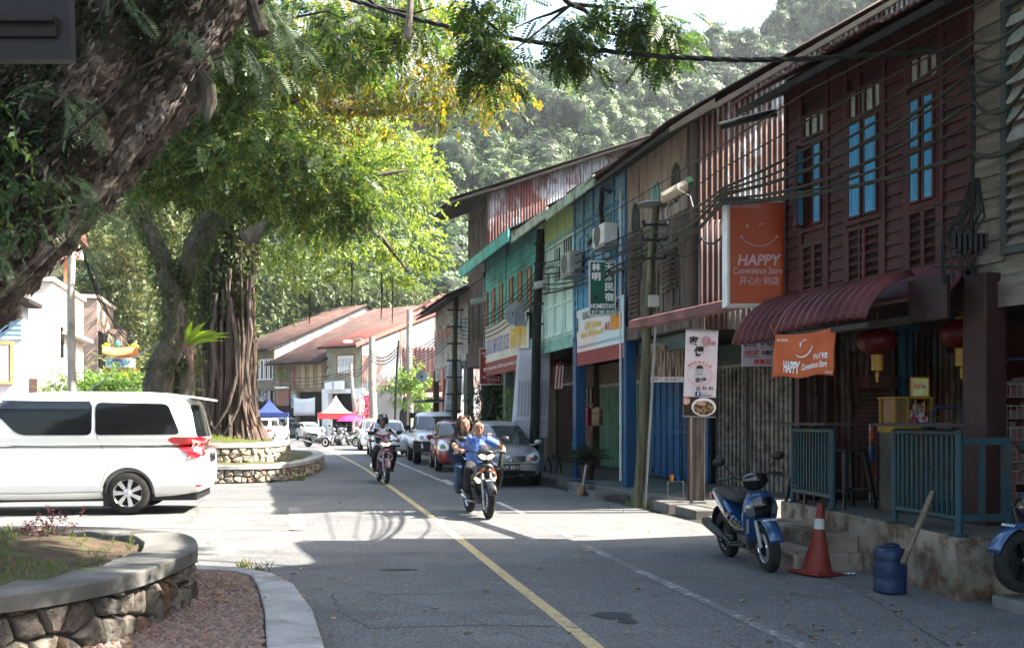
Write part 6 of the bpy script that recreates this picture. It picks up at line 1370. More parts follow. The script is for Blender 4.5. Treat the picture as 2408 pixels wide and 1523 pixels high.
for s,ax in((1,'+y'),(-1,'-y')):
 decal(bv,ax,[(-.72,1.25),(-.72,1.77),(.78,1.78),(.70,1.58),(.42,1.29),(.30,1.25)],'side_window',DGLASS,VN,.007,.1,.09)
 decal(bv,ax,[(-2.06,1.26),(-1.86,1.75),(-.77,1.77),(-.77,1.25)],'side_window',DGLASS,VN,.007,.1,.08)
 decal(bv,ax,[(.88,1.23),(.88,1.68),(.98,1.69),(1.42,1.30),(1.50,1.23)],'side_window',DGLASS,VN,.007,.1,.08)
 decal(bv,ax,[(-.70,1.66),(-.70,1.785),(.80,1.795),(.84,1.73),(.76,1.66)],'wind_deflector',GLOSSK,VN,.022,.1,.04)
 decal(bv,ax,[(.88,1.57),(.88,1.70),(1.02,1.71),(1.26,1.50),(1.18,1.48),(1.0,1.61)],'wind_deflector',GLOSSK,VN,.022,.1,.03)
 line_decal(bv,ax,[(.83,.32),(.83,.9),(.82,1.80)],.010,'door_gap',GAPW,VN);line_decal(bv,ax,[(-.86,.32),(-.92,.62),(-1.0,.8),(-.80,1.2),(-.745,1.80)],.010,'door_gap',GAPW,VN)
 line_decal(bv,ax,[(-.86,.36),(.2,.34),(1.25,.36)],.010,'door_gap',GAPW,VN);line_decal(bv,ax,[(.83,1.815),(0,1.825),(-.74,1.815)],.010,'door_gap',GAPW,VN)
 for q in((.72,1.09,.48,1.09),(1.16,1.09,.92,1.09)):
  b=MB();h=bv.ray_cast(Vector((q[0],5*s,q[1])),Vector((0,-s,0)))[0];b.ell(((q[0]+q[2])/2,h.y+s*.02,q[1]),(.13,.022,.022),14,8);b.build('door_handle',CHROME,VN,smooth=True)
 decal(bv,ax,[(-2.42,1.14),(-2.40,.93),(-2.30,.87),(-2.12,.98),(-1.86,1.17),(-1.92,1.22),(-2.36,1.22)],'tail_lamp',REDLENS,VN,.022,.035,.04)
 decal(bv,ax,[(-2.39,1.13),(-2.37,.97),(-2.27,.97),(-2.22,1.19)],'lamp_lens',plain('pink_lens',(.62,.22,.22),.15,coat=1),VN,.03,.035,.02)
 decal(bv,ax,[(-2.38,.42),(-2.38,.455),(-2.30,.455),(-2.30,.42)],'reflector',REDLENS,VN,.01)
 mirror(VN,1.42,s*1.02,1.2,WP,(.1,.13,.1))
if True:
 l=[(-1.42+.17*math.cos(a),0)for a in(0,)]
 for s,ax in((1,'+y'),):
  P=[(-1.66,.91),(-1.66,1.07),(-1.44,1.07),(-1.44,.91),(-1.66,.91)]
  line_decal(bv,ax,P[:2],.008,'fuel_flap_gap',GAPW,VN);line_decal(bv,ax,P[1:3],.008,'fuel_flap_gap',GAPW,VN);line_decal(bv,ax,P[2:4],.008,'fuel_flap_gap',GAPW,VN);line_decal(bv,ax,P[3:],.008,'fuel_flap_gap',GAPW,VN)
decal(bv,'-x',[(-.72,1.22),(-.66,1.74),(.66,1.74),(.72,1.22)],'rear_window',DGLASS,VN,.008,.12,.06);decal(bv,'-x',[(-.8,1.02),(-.62,1.14),(-.62,.95),(-.8,.9)],'tail_lamp',REDLENS,VN,.01);decal(bv,'-x',[(.8,1.02),(.62,1.14),(.62,.95),(.8,.9)],'tail_lamp',REDLENS,VN,.01)
decal(bv,'-x',[(-.55,1.0),(-.55,1.06),(.55,1.06),(.55,1.0)],'chrome_garnish',CHROME,VN,.012);plate(bv,VN,'-x',0,.88,'',.5,.14)
b=MB();b.loft([[(-2.14,y,1.885),(-2.44,y*.97,1.845),(-2.43,y*.97,1.81),(-2.16,y,1.855)]for y in(-.72,-.4,0,.4,.72)],True,True);b.build('roof_spoiler',WP,VN,smooth=True,angle=50,bevel=.01)
decal(bv,'+x',[(-.7,1.12),(-.62,1.6),(.62,1.6),(.7,1.12)],'windscreen',DGLASS,VN,.008,.12,.05)
for s in(-1,1):
 wheel(VN,-1.27,s*.80,.335,.21,7);wheel(VN,1.68,s*.80,.335,.21,7)
b=MB();b.box(-1.0,-.9,.74,.9,.12,.3);b.box(2.0-3.68,2.06-3.68,-.9,-.74,.14,.3);b.box(-2.3,2.0,-.75,.75,.2,.3);b.build('underbody',BLACK,VN)
# ------------------------------------------------------------------ p
def parked(name,label,cat,px_c,Yf,slope,secs,rings,P,wells,wr,ww,spec,L):
 p=at(px_c,990,Yf);rz=math.atan2(-1,slope);d=Vector((math.cos(rz),math.sin(rz),0));o=thing(name,label,cat,Vector((p.x,p.y,.01))-d*L/2,rz,spec.get('group'))
 h=hull(secs,P,o,[(x,wr+.06,hw)for x,hw in wells]);c=cabin(rings,P,o)if rings else None;bv=bvh_of([h]+([c]if c else[]))
 for x,hw in wells:
  for s in(-1,1):wheel(o,x,s*(hw-ww*.55),wr,ww,spec.get('spokes',6),spec.get('rim'))
 return o,h,c,bv
# silver saloon
SILV=paint('silver_paint',(.36,.38,.41),.06,.55)
secs=[(-2.28,.5,.82,.62,.0),(-2.22,.34,.95,.78,.0),(-1.6,.22,.98,.845,.01),(0,.2,.93,.85,.01),(.75,.2,.93,.85,.02),(1.2,.2,.90,.845,.03),(1.7,.2,.82,.83,.03),(2.05,.22,.74,.78,.03),(2.22,.26,.66,.66,.02),(2.29,.36,.58,.50,.01)]
o,h,c,bv=parked('saloon_car','silver saloon parked nose out behind the couple on the scooter','car',1197,22.3,.15,secs,
 [(.86,-1.75,1.20,.79,.12),(.98,-1.62,1.0,.765,.12),(1.22,-1.35,.62,.69,.10),(1.40,-1.1,.25,.60,.08),(1.47,-.85,.05,.52,.06)],SILV,[(1.42,.84),(-1.28,.84)],.31,.19,{'group':'cars parked along the right side'},4.55)
decal(bv,'+x',[(-.66,.95),(-.53,1.37),(.53,1.37),(.66,.95)],'windscreen',CGLASS,o,.008,.1,.04)
for s,ax in((1,'+y'),(-1,'-y')):
 decal(bv,ax,[(-.2,.98),(-.2,1.34),(.25,1.34),(.86,.98)],'side_window',DGLASS,o,.007,.1,.04);decal(bv,ax,[(-1.45,.98),(-1.1,1.32),(-.27,1.34),(-.27,.98)],'side_window',DGLASS,o,.007,.1,.04)
 decal(bv,'+x',[(s*.40,.60),(s*.46,.70),(s*.72,.82),(s*.77,.74),(s*.74,.58),(s*.6,.53)],'headlight',LENS,o,.01,.06,.03);decal(bv,'+x',[(s*.42,.59),(s*.47,.68),(s*.53,.68),(s*.52,.57)],'indicator',AMBER,o,.013,.06,.01)
 decal(bv,'+x',[(s*.45,.60),(s*.62,.72),(s*.70,.68),(s*.62,.58)],'lamp_bowl',plain('lamp_bowl',(.2,.21,.22),.15,metal=.6),o,.014,.05,.03)
 mirror(o,.82,s*.93,.98,SILV)
decal(bv,'+x',[(-.38,.60),(-.40,.70),(.40,.70),(.38,.60),(.30,.56),(-.30,.56)],'grille',GLOSSK,o,.01,.06,.02)
b=MB()
for z in(.585,.625,.665,.695):x=bv.ray_cast(Vector((5,0,z)),Vector((-1,0,0)))[0].x;b.tube([(bv.ray_cast(Vector((5,y,z)),Vector((-1,0,0)))[0].x+.018,y,z)for y in(-.38,-.25,-.12,0,.12,.25,.38)],.008,6)
x=bv.ray_cast(Vector((5,0,.635)),Vector((-1,0,0)))[0].x+.03;b.tube([(x,.055*math.cos(a),.635+.055*math.sin(a))for a in[6.283*k/16 for k in range(17)]],.009,6);b.bar((x,-.06,.635),(x,.06,.635),.02);b.build('grille_chrome',CHROME,o,smooth=True)
decal(bv,'+x',[(-.62,.27),(-.62,.36),(-.3,.38),(.3,.38),(.62,.36),(.62,.27),(.3,.25),(-.3,.25)],'bumper_intake',BLACK,o,.008,.08,.04);plate(bv,o,'+x',-.02,.455,'WUV 3511',.52,.13)
line_decal(bv,'+x',[(-.74,.5),(-.4,.52),(0,.53),(.4,.52),(.74,.5)],.012,'bumper_gap',SEAM,o)
# red hatchback
REDP=paint('red_car_paint',(.25,.012,.016),.05,.2)
secs=[(-1.90,.45,.85,.62,.0),(-1.85,.3,.98,.78,.0),(-1.2,.22,.99,.84,.01),(0,.2,.95,.845,.01),(.75,.2,.98,.84,.02),(1.15,.2,.96,.835,.03),(1.5,.2,.88,.82,.03),(1.78,.22,.72,.74,.03),(1.9,.3,.6,.6,.01)]
o,h,c,bv=parked('hatchback','dark red hatchback parked behind the silver saloon','car',1094,29.0,.15,secs,
 [(.90,-1.82,.95,.785,.1),(1.02,-1.76,.8,.765,.1),(1.25,-1.62,.48,.70,.09),(1.43,-1.45,.2,.62,.07),(1.50,-1.2,.0,.54,.05)],REDP,[(1.22,.83),(-1.2,.83)],.30,.19,{'group':'cars parked along the right side'},3.85)
decal(bv,'+x',[(-.66,1.0),(-.54,1.41),(.54,1.41),(.66,1.0)],'windscreen',CGLASS,o,.008,.1,.05)
for s,ax in((1,'+y'),(-1,'-y')):
 decal(bv,ax,[(-.2,1.02),(-.2,1.38),(.2,1.38),(.68,1.02)],'side_window',DGLASS,o,.007,.1,.04);decal(bv,ax,[(-1.35,1.05),(-1.2,1.36),(-.27,1.38),(-.27,1.02)],'side_window',DGLASS,o,.007,.1,.04)
 decal(bv,'+x',[(s*.44,.66),(s*.50,.82),(s*.66,.92),(s*.76,.84),(s*.78,.66),(s*.66,.60)],'headlight',LENS,o,.012,.06,.05);decal(bv,'+x',[(s*.54,.68),(s*.58,.80),(s*.69,.80),(s*.71,.68)],'lamp_bowl',plain('lamp_bowl',(.2,.21,.22),.15,metal=.6),o,.017,.06,.03)
 mirror(o,.68,s*.95,1.02,REDP)
decal(bv,'+x',[(-.42,.34),(-.36,.50),(.36,.50),(.42,.34)],'grille',BLACK,o,.01,.08,.05);decal(bv,'+x',[(-.3,.62),(-.3,.68),(.3,.68),(.3,.62)],'grille',BLACK,o,.01,.08,.02);line_decal(bv,'+x',[(-.7,.56),(0,.57),(.7,.56)],.012,'bumper_gap',SEAM,o)
# white pickup with a rack
secs=[(-2.60,.55,1.0,.80,.0),(-2.55,.48,1.08,.86,.0),(-.75,.46,1.08,.87,.0),(-.7,.46,1.08,.87,.0),(.6,.44,1.12,.875,.01),(1.1,.42,1.16,.87,.03),(1.7,.42,1.10,.865,.03),(2.2,.42,1.02,.82,.03),(2.45,.46,.92,.72,.02),(2.54,.56,.82,.6,.01)]
o,h,c,bv=parked('pickup_truck','white pickup with black front bumper and ladder rack parked behind the red hatchback','pickup',1036,33.8,.17,secs,
 [(1.05,-.72,1.30,.82,.1),(1.2,-.70,1.1,.80,.1),(1.5,-.66,.75,.74,.08),(1.72,-.6,.45,.67,.06),(1.80,-.45,.3,.58,.05)],WP,[(1.62,.87),(-1.5,.87)],.375,.25,{'group':'cars parked along the right side','rim':STEEL},5.1)
b=MB();b.box(-2.5,-.78,-.76,.76,.95,1.12);b.build('load_bed',mat('bed_dark',(.12,.12,.12)),o)
decal(bv,'+x',[(-.70,1.18),(-.58,1.66),(.58,1.66),(.70,1.18)],'windscreen',CGLASS,o,.008,.1,.04)
for s,ax in((1,'+y'),(-1,'-y')):
 decal(bv,ax,[(-.5,1.2),(-.48,1.64),(.42,1.66),(1.0,1.2)],'side_window',DGLASS,o,.007,.1,.05);decal(bv,'+x',[(s*.44,.84),(s*.46,1.0),(s*.74,1.03),(s*.78,.86)],'headlight',LENS,o,.012,.07,.03);decal(bv,'+x',[(s*.55,.87),(s*.56,.99),(s*.68,.99),(s*.69,.87)],'lamp_bowl',plain('lamp_bowl',(.2,.21,.22),.15,metal=.6),o,.017,.06,.03)
 mirror(o,.95,s*1.03,1.26,BLACK,(.08,.13,.1))
b=MB();b.loft([[(2.2,y,.42),(2.62-.35*abs(y)**2,y,.46),(2.64-.35*abs(y)**2,y,.80),(2.2,y,.84)]for y in(-.9,-.7,-.35,0,.35,.7,.9)],True,True);b.build('front_bumper',mat('dark_bumper',(.045,.05,.058),(.035,.038,.042),rough=.6),o,smooth=True,angle=40,bevel=.02)
decal(bv,'+x',[(-.42,.84),(-.44,.98),(.44,.98),(.42,.84)],'grille',mat('dark_bumper',(.045,.05,.058)),o,.014,.08,.03)
b=MB()
for y in(-.8,.8):
 for x in(-.85,-1.1,-1.35):b.bar((x,y,1.08),(x,y,1.62),.035)
b.bar((-.8,-.8,1.62),(-.8,.8,1.62),.05);b.bar((-1.4,.8,1.62),(-.8,.8,1.62),.05);b.bar((-1.4,-.8,1.62),(-.8,-.8,1.62),.05);b.build('rack',BLACK,o);b=MB();b.box(-1.45,-.85,-.84,.1,1.6,1.80);b.build('rolled_cover',BLACK,o,bevel=.06)
b=MB();b.bar((1.38,-.4,1.16),(1.1,.25,1.24),.02);b.build('wiper',BLACK,o)
# generic smaller white and dark cars further back
def small_car(name,label,cat,px,Y,rz,P,L=4.1,Wd=1.68,Hh=1.5,rear=False,group=None,mpv=0):
 hw=Wd/2;k=L/4.1;bz=.95*Hh/1.5
 secs=[(-2.05*k,.45,bz*.9,hw*.75,0),(-2.0*k,.3,bz,hw*.93,0),(-1.2*k,.22,bz+.02,hw,.01),(.8*k,.2,bz,hw,.02),(1.3*k,.2,bz-.03,hw*.99,.03),(1.75*k,.22,bz*.82,hw*.93,.03),(2.0*k,.3,bz*.68,hw*.75,.02)]
 p=at(px,990,Y);o=thing(name,label,cat,(p.x,p.y,.01),rz,group);h=hull(secs,P,o,[(1.3*k,.36,hw),(-1.28*k,.36,hw)])
 xr=-1.9*k
 c=cabin([(bz-.08,xr,1.05*k,hw*.93,.1),(bz+.08,xr+.04,.9*k,hw*.9,.1),(bz+(Hh-bz)*.55,xr+.14,.55*k,hw*.83,.08),(Hh-.08,xr+.26,.25*k,hw*.74,.06),(Hh-.02,xr+.45,.05,hw*.64,.05)],P,o);bv=bvh_of([h,c])
 zb,zt=bz+.05,Hh-.12
 decal(bv,'+x',[(-hw*.78,zb),(-hw*.64,zt),(hw*.64,zt),(hw*.78,zb)],'windscreen',CGLASS,o,.008,.15,.04);decal(bv,'-x',[(-hw*.75,zb),(-hw*.62,zt),(hw*.62,zt),(hw*.75,zb)],'rear_window',DGLASS,o,.008,.15,.04)
 for s,ax in((1,'+y'),(-1,'-y')):
  decal(bv,ax,[(-.3*k,zb),(-.3*k,zt-.02),(.2*k,zt-.02),(.72*k,zb)],'side_window',DGLASS,o,.007,.15,.03);decal(bv,ax,[(-1.65*k,zb),(-1.5*k,zt-.03),(-.38*k,zt-.02),(-.38*k,zb)],'side_window',DGLASS,o,.007,.15,.03)
  decal(bv,'+x',[(s*hw*.55,bz*.62),(s*hw*.58,bz*.76),(s*hw*.88,bz*.8),(s*hw*.9,bz*.66)],'headlight',LENS,o,.012,.1,.03);decal(bv,'-x',[(s*hw*.7,bz*.7),(s*hw*.7,bz*.95),(s*hw*.93,bz*.93),(s*hw*.92,bz*.7)],'tail_lamp',REDLENS,o,.012,.1,.03)
  mirror(o,.72*k,s*(hw+.1),bz+.08,P)
 decal(bv,'+x',[(-hw*.45,bz*.42),(-hw*.45,bz*.5),(hw*.45,bz*.5),(hw*.45,bz*.42)],'grille',BLACK,o,.01,.1,.02);plate(bv,o,'+x',0,bz*.36,'',.4,.11);plate(bv,o,'-x',0,bz*.7,'',.4,.11)
 for x in(1.3*k,-1.28*k):
  for s in(-1,1):wheel(o,x,s*(hw-.1),.30,.18,6)
 return o
HD=math.atan2(-1,.19)
small_car('hatchback','white hatchback half hidden between the helmeted rider and the pickup','car',912,43.5,HD,WP,4.2,1.7,1.55,group='cars parked along the right side')
small_car('hatchback','white upright family car parked farthest back in the right hand line','car',880,52,HD,WP,4.0,1.66,1.62,group='cars parked along the right side')
G2='cars near the bend'
small_car('city_car','small white city car driving towards us out of the bend','car',728,79,rad(-62),WP,3.6,1.5,1.42,group=G2)
small_car('saloon_car','black saloon parked behind the small white city car','car',705,86,rad(-10),paint('black_paint',(.015,.018,.025),.04),4.5,1.75,1.42,group=G2)
small_car('family_car','white wagon seen from behind beside the end of the tree island','car',634,70,rad(84),WP,4.5,1.8,1.7,group=G2)
PU=small_car('pickup_truck','white double cab pickup parked before the brown house','pickup',690,91,rad(-12),WP,5.0,1.8,1.85,group=G2)
# ================================================================== MOTORCYCLES AND RIDERS
def ringx(c,hw,hd,n=16,ex=2.4,tilt=0):
 """horizontal-ish ring: half width hw across y, half depth hd along x, tilted about y"""
 out=[];c=Vector(c)
 for k in range(n):
  a=6.28318*k/n;ca,sa=math.cos(a),math.sin(a);s=(abs(ca)**ex+abs(sa)**ex)**(-1/ex);dx=hd*ca*s
  out.append(c+Vector((dx*math.cos(tilt),hw*sa*s,dx*math.sin(tilt))))
 return out
def ringy(x,z,hw,hh,n=14,ex=2.3,y=0):
 out=[]
 for k in range(n):
  a=6.28318*k/n;ca,sa=math.cos(a),math.sin(a);s=(abs(ca)**ex+abs(sa)**ex)**(-1/ex);out.append(Vector((x,y+hw*ca*s,z+hh*sa*s)))
 return out
VISOR=glass('smoke_visor',(.03,.03,.035),.08)
def bike(name,label,front,head,P,P2=None,kind='cub',lit=False,plate_=None,group=None,lean=0,z=0.004,mirrors=True,stripe=None):
 hd=Vector((head[0],head[1],0)).normalized();wb=.62;r=.285 if kind=='cub'else .265
 o=thing(name,label,'motorcycle',Vector((front[0],front[1],z))-hd*wb,math.atan2(hd.y,hd.x),group);o.rotation_euler=(lean,0,math.atan2(hd.y,hd.x));P2=P2 or BLACK;sc=kind=='scooter'
 for x,w_ in((wb,.075),(-wb,.09)):
  wo=wheel(o,x,.001,r,w_+.02*sc,5,GLOSSK if sc else ALLOY,name='wheel');wo.location.y=0
  b=MB();b.lathe([(r*.62,-.05),(r*.62,-.045),(r*.35,-.045),(r*.35,-.05)],22,(0,0,0),'y',False)
  if x>0:b.build('brake_disc',CHROME,wo)
 b=MB()
 for s in(-1,1):b.tube([(wb,s*.068,r),(wb-.10,s*.068,.60),(wb-.16,s*.05,.78)],[.022,.026,.02],10)
 b.build('fork',STEEL,o,smooth=True)
 b=MB();b.grid(lambda u,v:(wb+(r+.035)*math.cos(rad(15+150*u))*(1 if u<.5 else .95),(v-.5)*(.13+.02*sc),r+(r+.035+.02*(1-(2*v-1)**2))*math.sin(rad(15+150*u))),16,6);fe=b.build('front_fender',P,o,smooth=True,angle=180,solid=.012)
 if plate_:
  b=MB();words(b,plate_,-.075,.075,.60,.635,0,.01,fn=lambda p:(wb+.15-(p[2]-.60)*.4,p[0],r+.30+(p[2]-.60)*.55+.0));b.build('plate_lettering',WHITE,fe)
 # leg shield and body
 b=MB()
 if sc:b.loft([ringx((.36,0,.28),.11,.07),ringx((.40,0,.40),.17,.07),ringx((.46,0,.55),.205,.09),ringx((.53,0,.68),.20,.11,tilt=.1),ringx((.50,0,.79),.165,.10,tilt=.3),ringx((.44,0,.86),.10,.08,tilt=.3)])
 else:b.loft([ringx((.30,0,.30),.09,.05),ringx((.34,0,.42),.155,.05),ringx((.38,0,.56),.195,.06),ringx((.43,0,.68),.20,.08),ringx((.45,0,.78),.15,.09),ringx((.42,0,.87),.08,.06)])
 sh=b.build('leg_shield',P,o,smooth=True,angle=60,sub=1);bake(sh);bv=bvh_of([sh])
 hz_=.66 if sc else .60
 for s in(-1,1):
  decal(bv,'+x',[(s*.085,.62),(s*.10,.70),(s*.185,.76),(s*.195,.68),(s*.15,.60)]if sc else[(s*.07,.55),(s*.09,.60),(s*.165,.64),(s*.17,.60),(s*.12,.53)],'headlight'if sc else 'side_light',LIT if(lit==2)else plain('lamp_bowl',(.2,.21,.22),.15,metal=.6,coat=1)if sc else LENS,o,.012,.05,.02)
  if stripe:decal(bv,'+x',[(s*.03,.74),(s*.05,.77),(s*.15,.70),(s*.19,.60),(s*.175,.60),(s*.13,.68)],'stripe',stripe,o,.012,.05)
 decal(bv,'+x',[(-.07,.50),(-.12,.80),(.12,.80),(.07,.5)]if sc else[(-.05,.5),(-.06,.70),(.06,.70),(.05,.5)],'centre_trim',P2,o,.009,.05,.02)
 b=MB();b.loft([ringy(.36,.42,.075,.10),ringy(.12,.40 if sc else .46,.13 if sc else .07,.06 if sc else .09),ringy(-.12,.44,.13,.10),ringy(-.3,.60,.14,.15),ringy(-.6,.70,.12,.10),ringy(-.88,.78,.06,.05),ringy(-.93,.79,.03,.02)]);bd=b.build('body',P,o,smooth=True,sub=1,angle=180);bake(bd);bvb=bvh_of([bd])
 if sc:
  for ax_ in('+y','-y'):decal(bvb,ax_,[(.34,.46),(.1,.50),(-.1,.56),(-.3,.62),(-.62,.69),(-.55,.62),(-.3,.47),(-.1,.35),(.3,.34)],'lower_panel',GLOSSK,o,.008,.06)
 b=MB();b.loft([ringy(.07,.70,.07,.03),ringy(-.02,.745,.11,.05),ringy(-.3,.755,.13,.05),ringy(-.55,.80,.115,.045),ringy(-.76,.81,.08,.03)]);b.build('seat',mat('seat_vinyl',(.02,.02,.022),(.03,.03,.032),sc=20,rough=.6),o,smooth=True,sub=1,angle=180)
 b=MB();b.box(-.05,.25,-.09,.09,.2,.42);b.tube([(.1,0,.32),(.36,0,.34)],.065,12);b.bar((-.1,.12,.3),(-.62,.12,.3),.05,.1);b.bar((-.1,-.12,.3),(-.62,-.12,.28),.03,.05);b.bar((.05,-.24,.27),(.05,.24,.27),.025);b.build('engine',mat('engine_grey',(.10,.10,.105),(.05,.05,.05),sc=9,rough=.5,metal=.4),o,bevel=.01)
 b=MB();b.tube([(.2,-.1,.24),(-.1,-.14,.22),(-.3,-.15,.28),(-.42,-.16,.31),(-.85,-.18,.42),(-.88,-.18,.43)],[.02,.02,.022,.05,.055,.04],12);b.build('exhaust',BLACK if sc else CHROME,o,smooth=True)
 b=MB();b.loft([ringx((.44,0,.86),.07,.05),ringx((.46,0,.93),.15,.08,tilt=.35),ringx((.45,0,1.0),.16,.09,tilt=.5),ringx((.40,0,1.05),.10,.06,tilt=.6)]);hc=b.build('handlebar_cowl',P2 if sc else P,o,smooth=True,angle=180,sub=1);bake(hc);bv2=bvh_of([hc])
 if not sc:
  for s in(-1,1):decal(bv2,'+x',[(s*.008,.90),(s*.012,.965),(s*.09,.985),(s*.13,.96),(s*.07,.905)],'headlight',LIT if lit else LENS,o,.01,.04,.015)
  b=MB();b.loft([[Vector((.50-.05*abs(y)/.1,y,1.0)),Vector((.42-.04*abs(y)/.1,y*.7,1.12))]for y in(-.11,-.06,0,.06,.11)],False,False);b.build('wind_visor',VISOR,o,smooth=True,solid=.006)
 b=MB();b.tube([(.30,.36,1.0),(.35,.22,1.03),(.38,.1,1.0),(.38,-.1,1.0),(.35,-.22,1.03),(.30,-.36,1.0)],.014,8)
 for s in(-1,1):b.tube([(.295,s*.365,1.0),(.335,s*.25,1.022)],.021,8);b.tube([(.36,s*.2,1.03),(.38,s*.34,1.0)],.008,6)
 b.build('handlebar',BLACK,o,smooth=True)
 if mirrors:
  for s in(-1,1):b=MB();b.tube([(.35,s*.2,1.03),(.34,s*.27,1.15),(.33,s*.30,1.19)],.007,6);b.ell((.33,s*.34,1.21),(.025,.075,.05),14,8);b.build('mirror',BLACK,o,smooth=True)
 b=MB();b.box(-.95,-.90,-.06,.06,.68,.76);b.build('tail_light',REDLENS,o,bevel=.01)
 b=MB();b.grid(lambda u,v:(-.66-.33*math.sin(.3+1.3*u),(v-.5)*.13,.28+.33*math.cos(.3+1.3*u)),8,2);b.build('rear_fender',BLACK,o,smooth=True,solid=.01)
 return o
RIDE={}
def skinmesh(name,V,E,m,parent,root):
 me=bpy.data.meshes.new(name);ks=list(V);ix={k:i for i,k in enumerate(ks)};me.from_pydata([V[k][0]for k in ks],[(ix[a],ix[b])for a,b in E],[]);o=bpy.data.objects.new(name,me);COL.objects.link(o);o.parent=parent
 o.modifiers.new('k','SKIN');d=me.skin_vertices[0].data
 for k in ks:r=V[k][1];d[ix[k]].radius=r if isinstance(r,tuple)else(r,r);d[ix[k]].use_root=(k==root)
 q=o.modifiers.new('u','SUBSURF');q.levels=1;q.render_levels=1;bake(o);o.data.materials.append(m);o.data.shade_smooth();return o
SKIN=mat('skin',(.36,.20,.13),(.30,.155,.10),sc=5,rough=.5);SKIN2=mat('skin_tanned',(.22,.115,.07),(.17,.085,.05),sc=5,rough=.5)
def rider(label,loc,rz,lean,shirt,trousers,shoes,skin,hips,chest,neck,head,hands,elbows,knees,feet,hr=.095,sleeve=.55,name='person',arms_long=False,belly=.0):
 """seated person: every joint in the bike's frame (x forward)"""
 o=thing(name,label,'person',loc,rz);o.rotation_euler=(lean,0,rz);hips,chest,neck,head=map(Vector,(hips,chest,neck,head));V={};E=[]
 def add(k,p,r,prev):V[k]=(tuple(p),r);(E.append((prev,k))if prev else None);return k
 add('pel',hips,.085,None);add('ch',chest,.068,'pel');add('nk',neck,.055,'ch');add('h0',head+Vector((.02,0,-.085)),.066,'nk');add('h1',head+Vector((.012,0,-.02)),.095,'h0');add('h2',head+Vector((0,0,.05)),.092,'h1');add('h3',head+Vector((-.005,0,.10)),.055,'h2')
 for s,t in((1,'l'),(-1,'r')):
  i=0 if s>0 else 1;sh=chest+Vector((0,s*.165,.08));el=Vector(elbows[i]);ha=Vector(hands[i]);wr=ha.lerp(el,.30)
  add('sh'+t,sh,.046,'ch');add('el'+t,el,.040,'sh'+t);add('wr'+t,wr,.028,'el'+t);add('pa'+t,ha.lerp(el,.08)+Vector((0,0,.012)),(.030,.040),'wr'+t)
  f=(ha-el).normalized();sd=f.cross(Vector((0,0,1))).normalized()
  for k in range(4):
   b=ha+sd*(k-1.5)*.018+Vector((0,0,.018));L=(.9,1,.95,.8)[k]*.03
   add(f'f{k}a{t}',b+f*L*.8,.0095,'pa'+t);add(f'f{k}b{t}',b+f*L*1.3+Vector((0,0,-.028)),.009,f'f{k}a{t}');add(f'f{k}c{t}',b+f*L*.6+Vector((0,0,-.046)),.008,f'f{k}b{t}')
  add('t1'+t,ha-sd*s*-.035+f*-.01,.011,'pa'+t);add('t2'+t,ha-sd*s*-.04+f*.025+Vector((0,0,-.015)),.009,'t1'+t)
  kn=Vector(knees[i]);ft=Vector(feet[i]);hp=hips+Vector((.02,s*.09,-.01));add('hp'+t,hp,.085,'pel');add('kn'+t,kn,.055,'hp'+t);add('an'+t,ft+Vector((-.04,0,.07)),.036,'kn'+t);add('to'+t,ft+Vector((.11,0,.02)),.03,'an'+t)
 skinmesh('body',V,E,skin,o,'pel')
 # clothes
 b=MB();up=(chest-hips);tl=-math.atan2(up.x,up.z);n=7;rg=[]
 for k in range(n):
  t=k/(n-1);c=hips.lerp(chest+Vector((0,0,.13)),t)+Vector((.0,0,-.06*(1-t)));hw=(.165,.175,.18,.195,.21,.185,.085)[k];hdp=(.12+belly*.5,.125+belly,.128+belly,.125+belly*.4,.12,.10,.075)[k];rg.append(ringx(c,hw,hdp,18,2.3,tl))
 b.loft(rg)
 for i,s in((0,1),(1,-1)):
  sh=chest+Vector((0,s*.165,.085));el=Vector(elbows[i]);wr=Vector(hands[i]).lerp(el,.25);pts=[sh+Vector((0,-s*.03,.01)),sh.lerp(el,.35),sh.lerp(el,sleeve if not arms_long else .9)]+([el,wr.lerp(el,.4),wr]if arms_long else[]);b.tube(pts,([.075,.068,.066]if not arms_long else[.072,.066,.06,.056,.05,.045]),14)
 so_=b.build('shirt',shirt,o,smooth=True,angle=70)
 b=MB()
 for i,s in((0,1),(1,-1)):
  hp=hips+Vector((-.02,s*.085,-.0));kn=Vector(knees[i]);an=Vector(feet[i])+Vector((-.04,0,.09));b.tube([hp,hp.lerp(kn,.5)+Vector((0,0,.015)),kn+Vector((.015,0,.01)),kn.lerp(an,.4),an],[.105,.092,.074,.066,.06],14)
 b.ell(hips+Vector((-.02,0,-.01)),(.15,.17,.12),16,9);b.build('trousers',trousers,o,smooth=True,angle=80)
 for i in(0,1):
  f=Vector(feet[i]);b=MB();b.loft([ringy(f.x-.10,f.z+.045,.035,.04,10,2.4,f.y),ringy(f.x-.02,f.z+.05,.042,.05,10,2.4,f.y),ringy(f.x+.08,f.z+.03,.046,.032,10,2.4,f.y),ringy(f.x+.16,f.z+.02,.03,.018,10,2.4,f.y)]);b.build('shoe',shoes,o,smooth=True,sub=1,angle=180)
 return o,head,so_
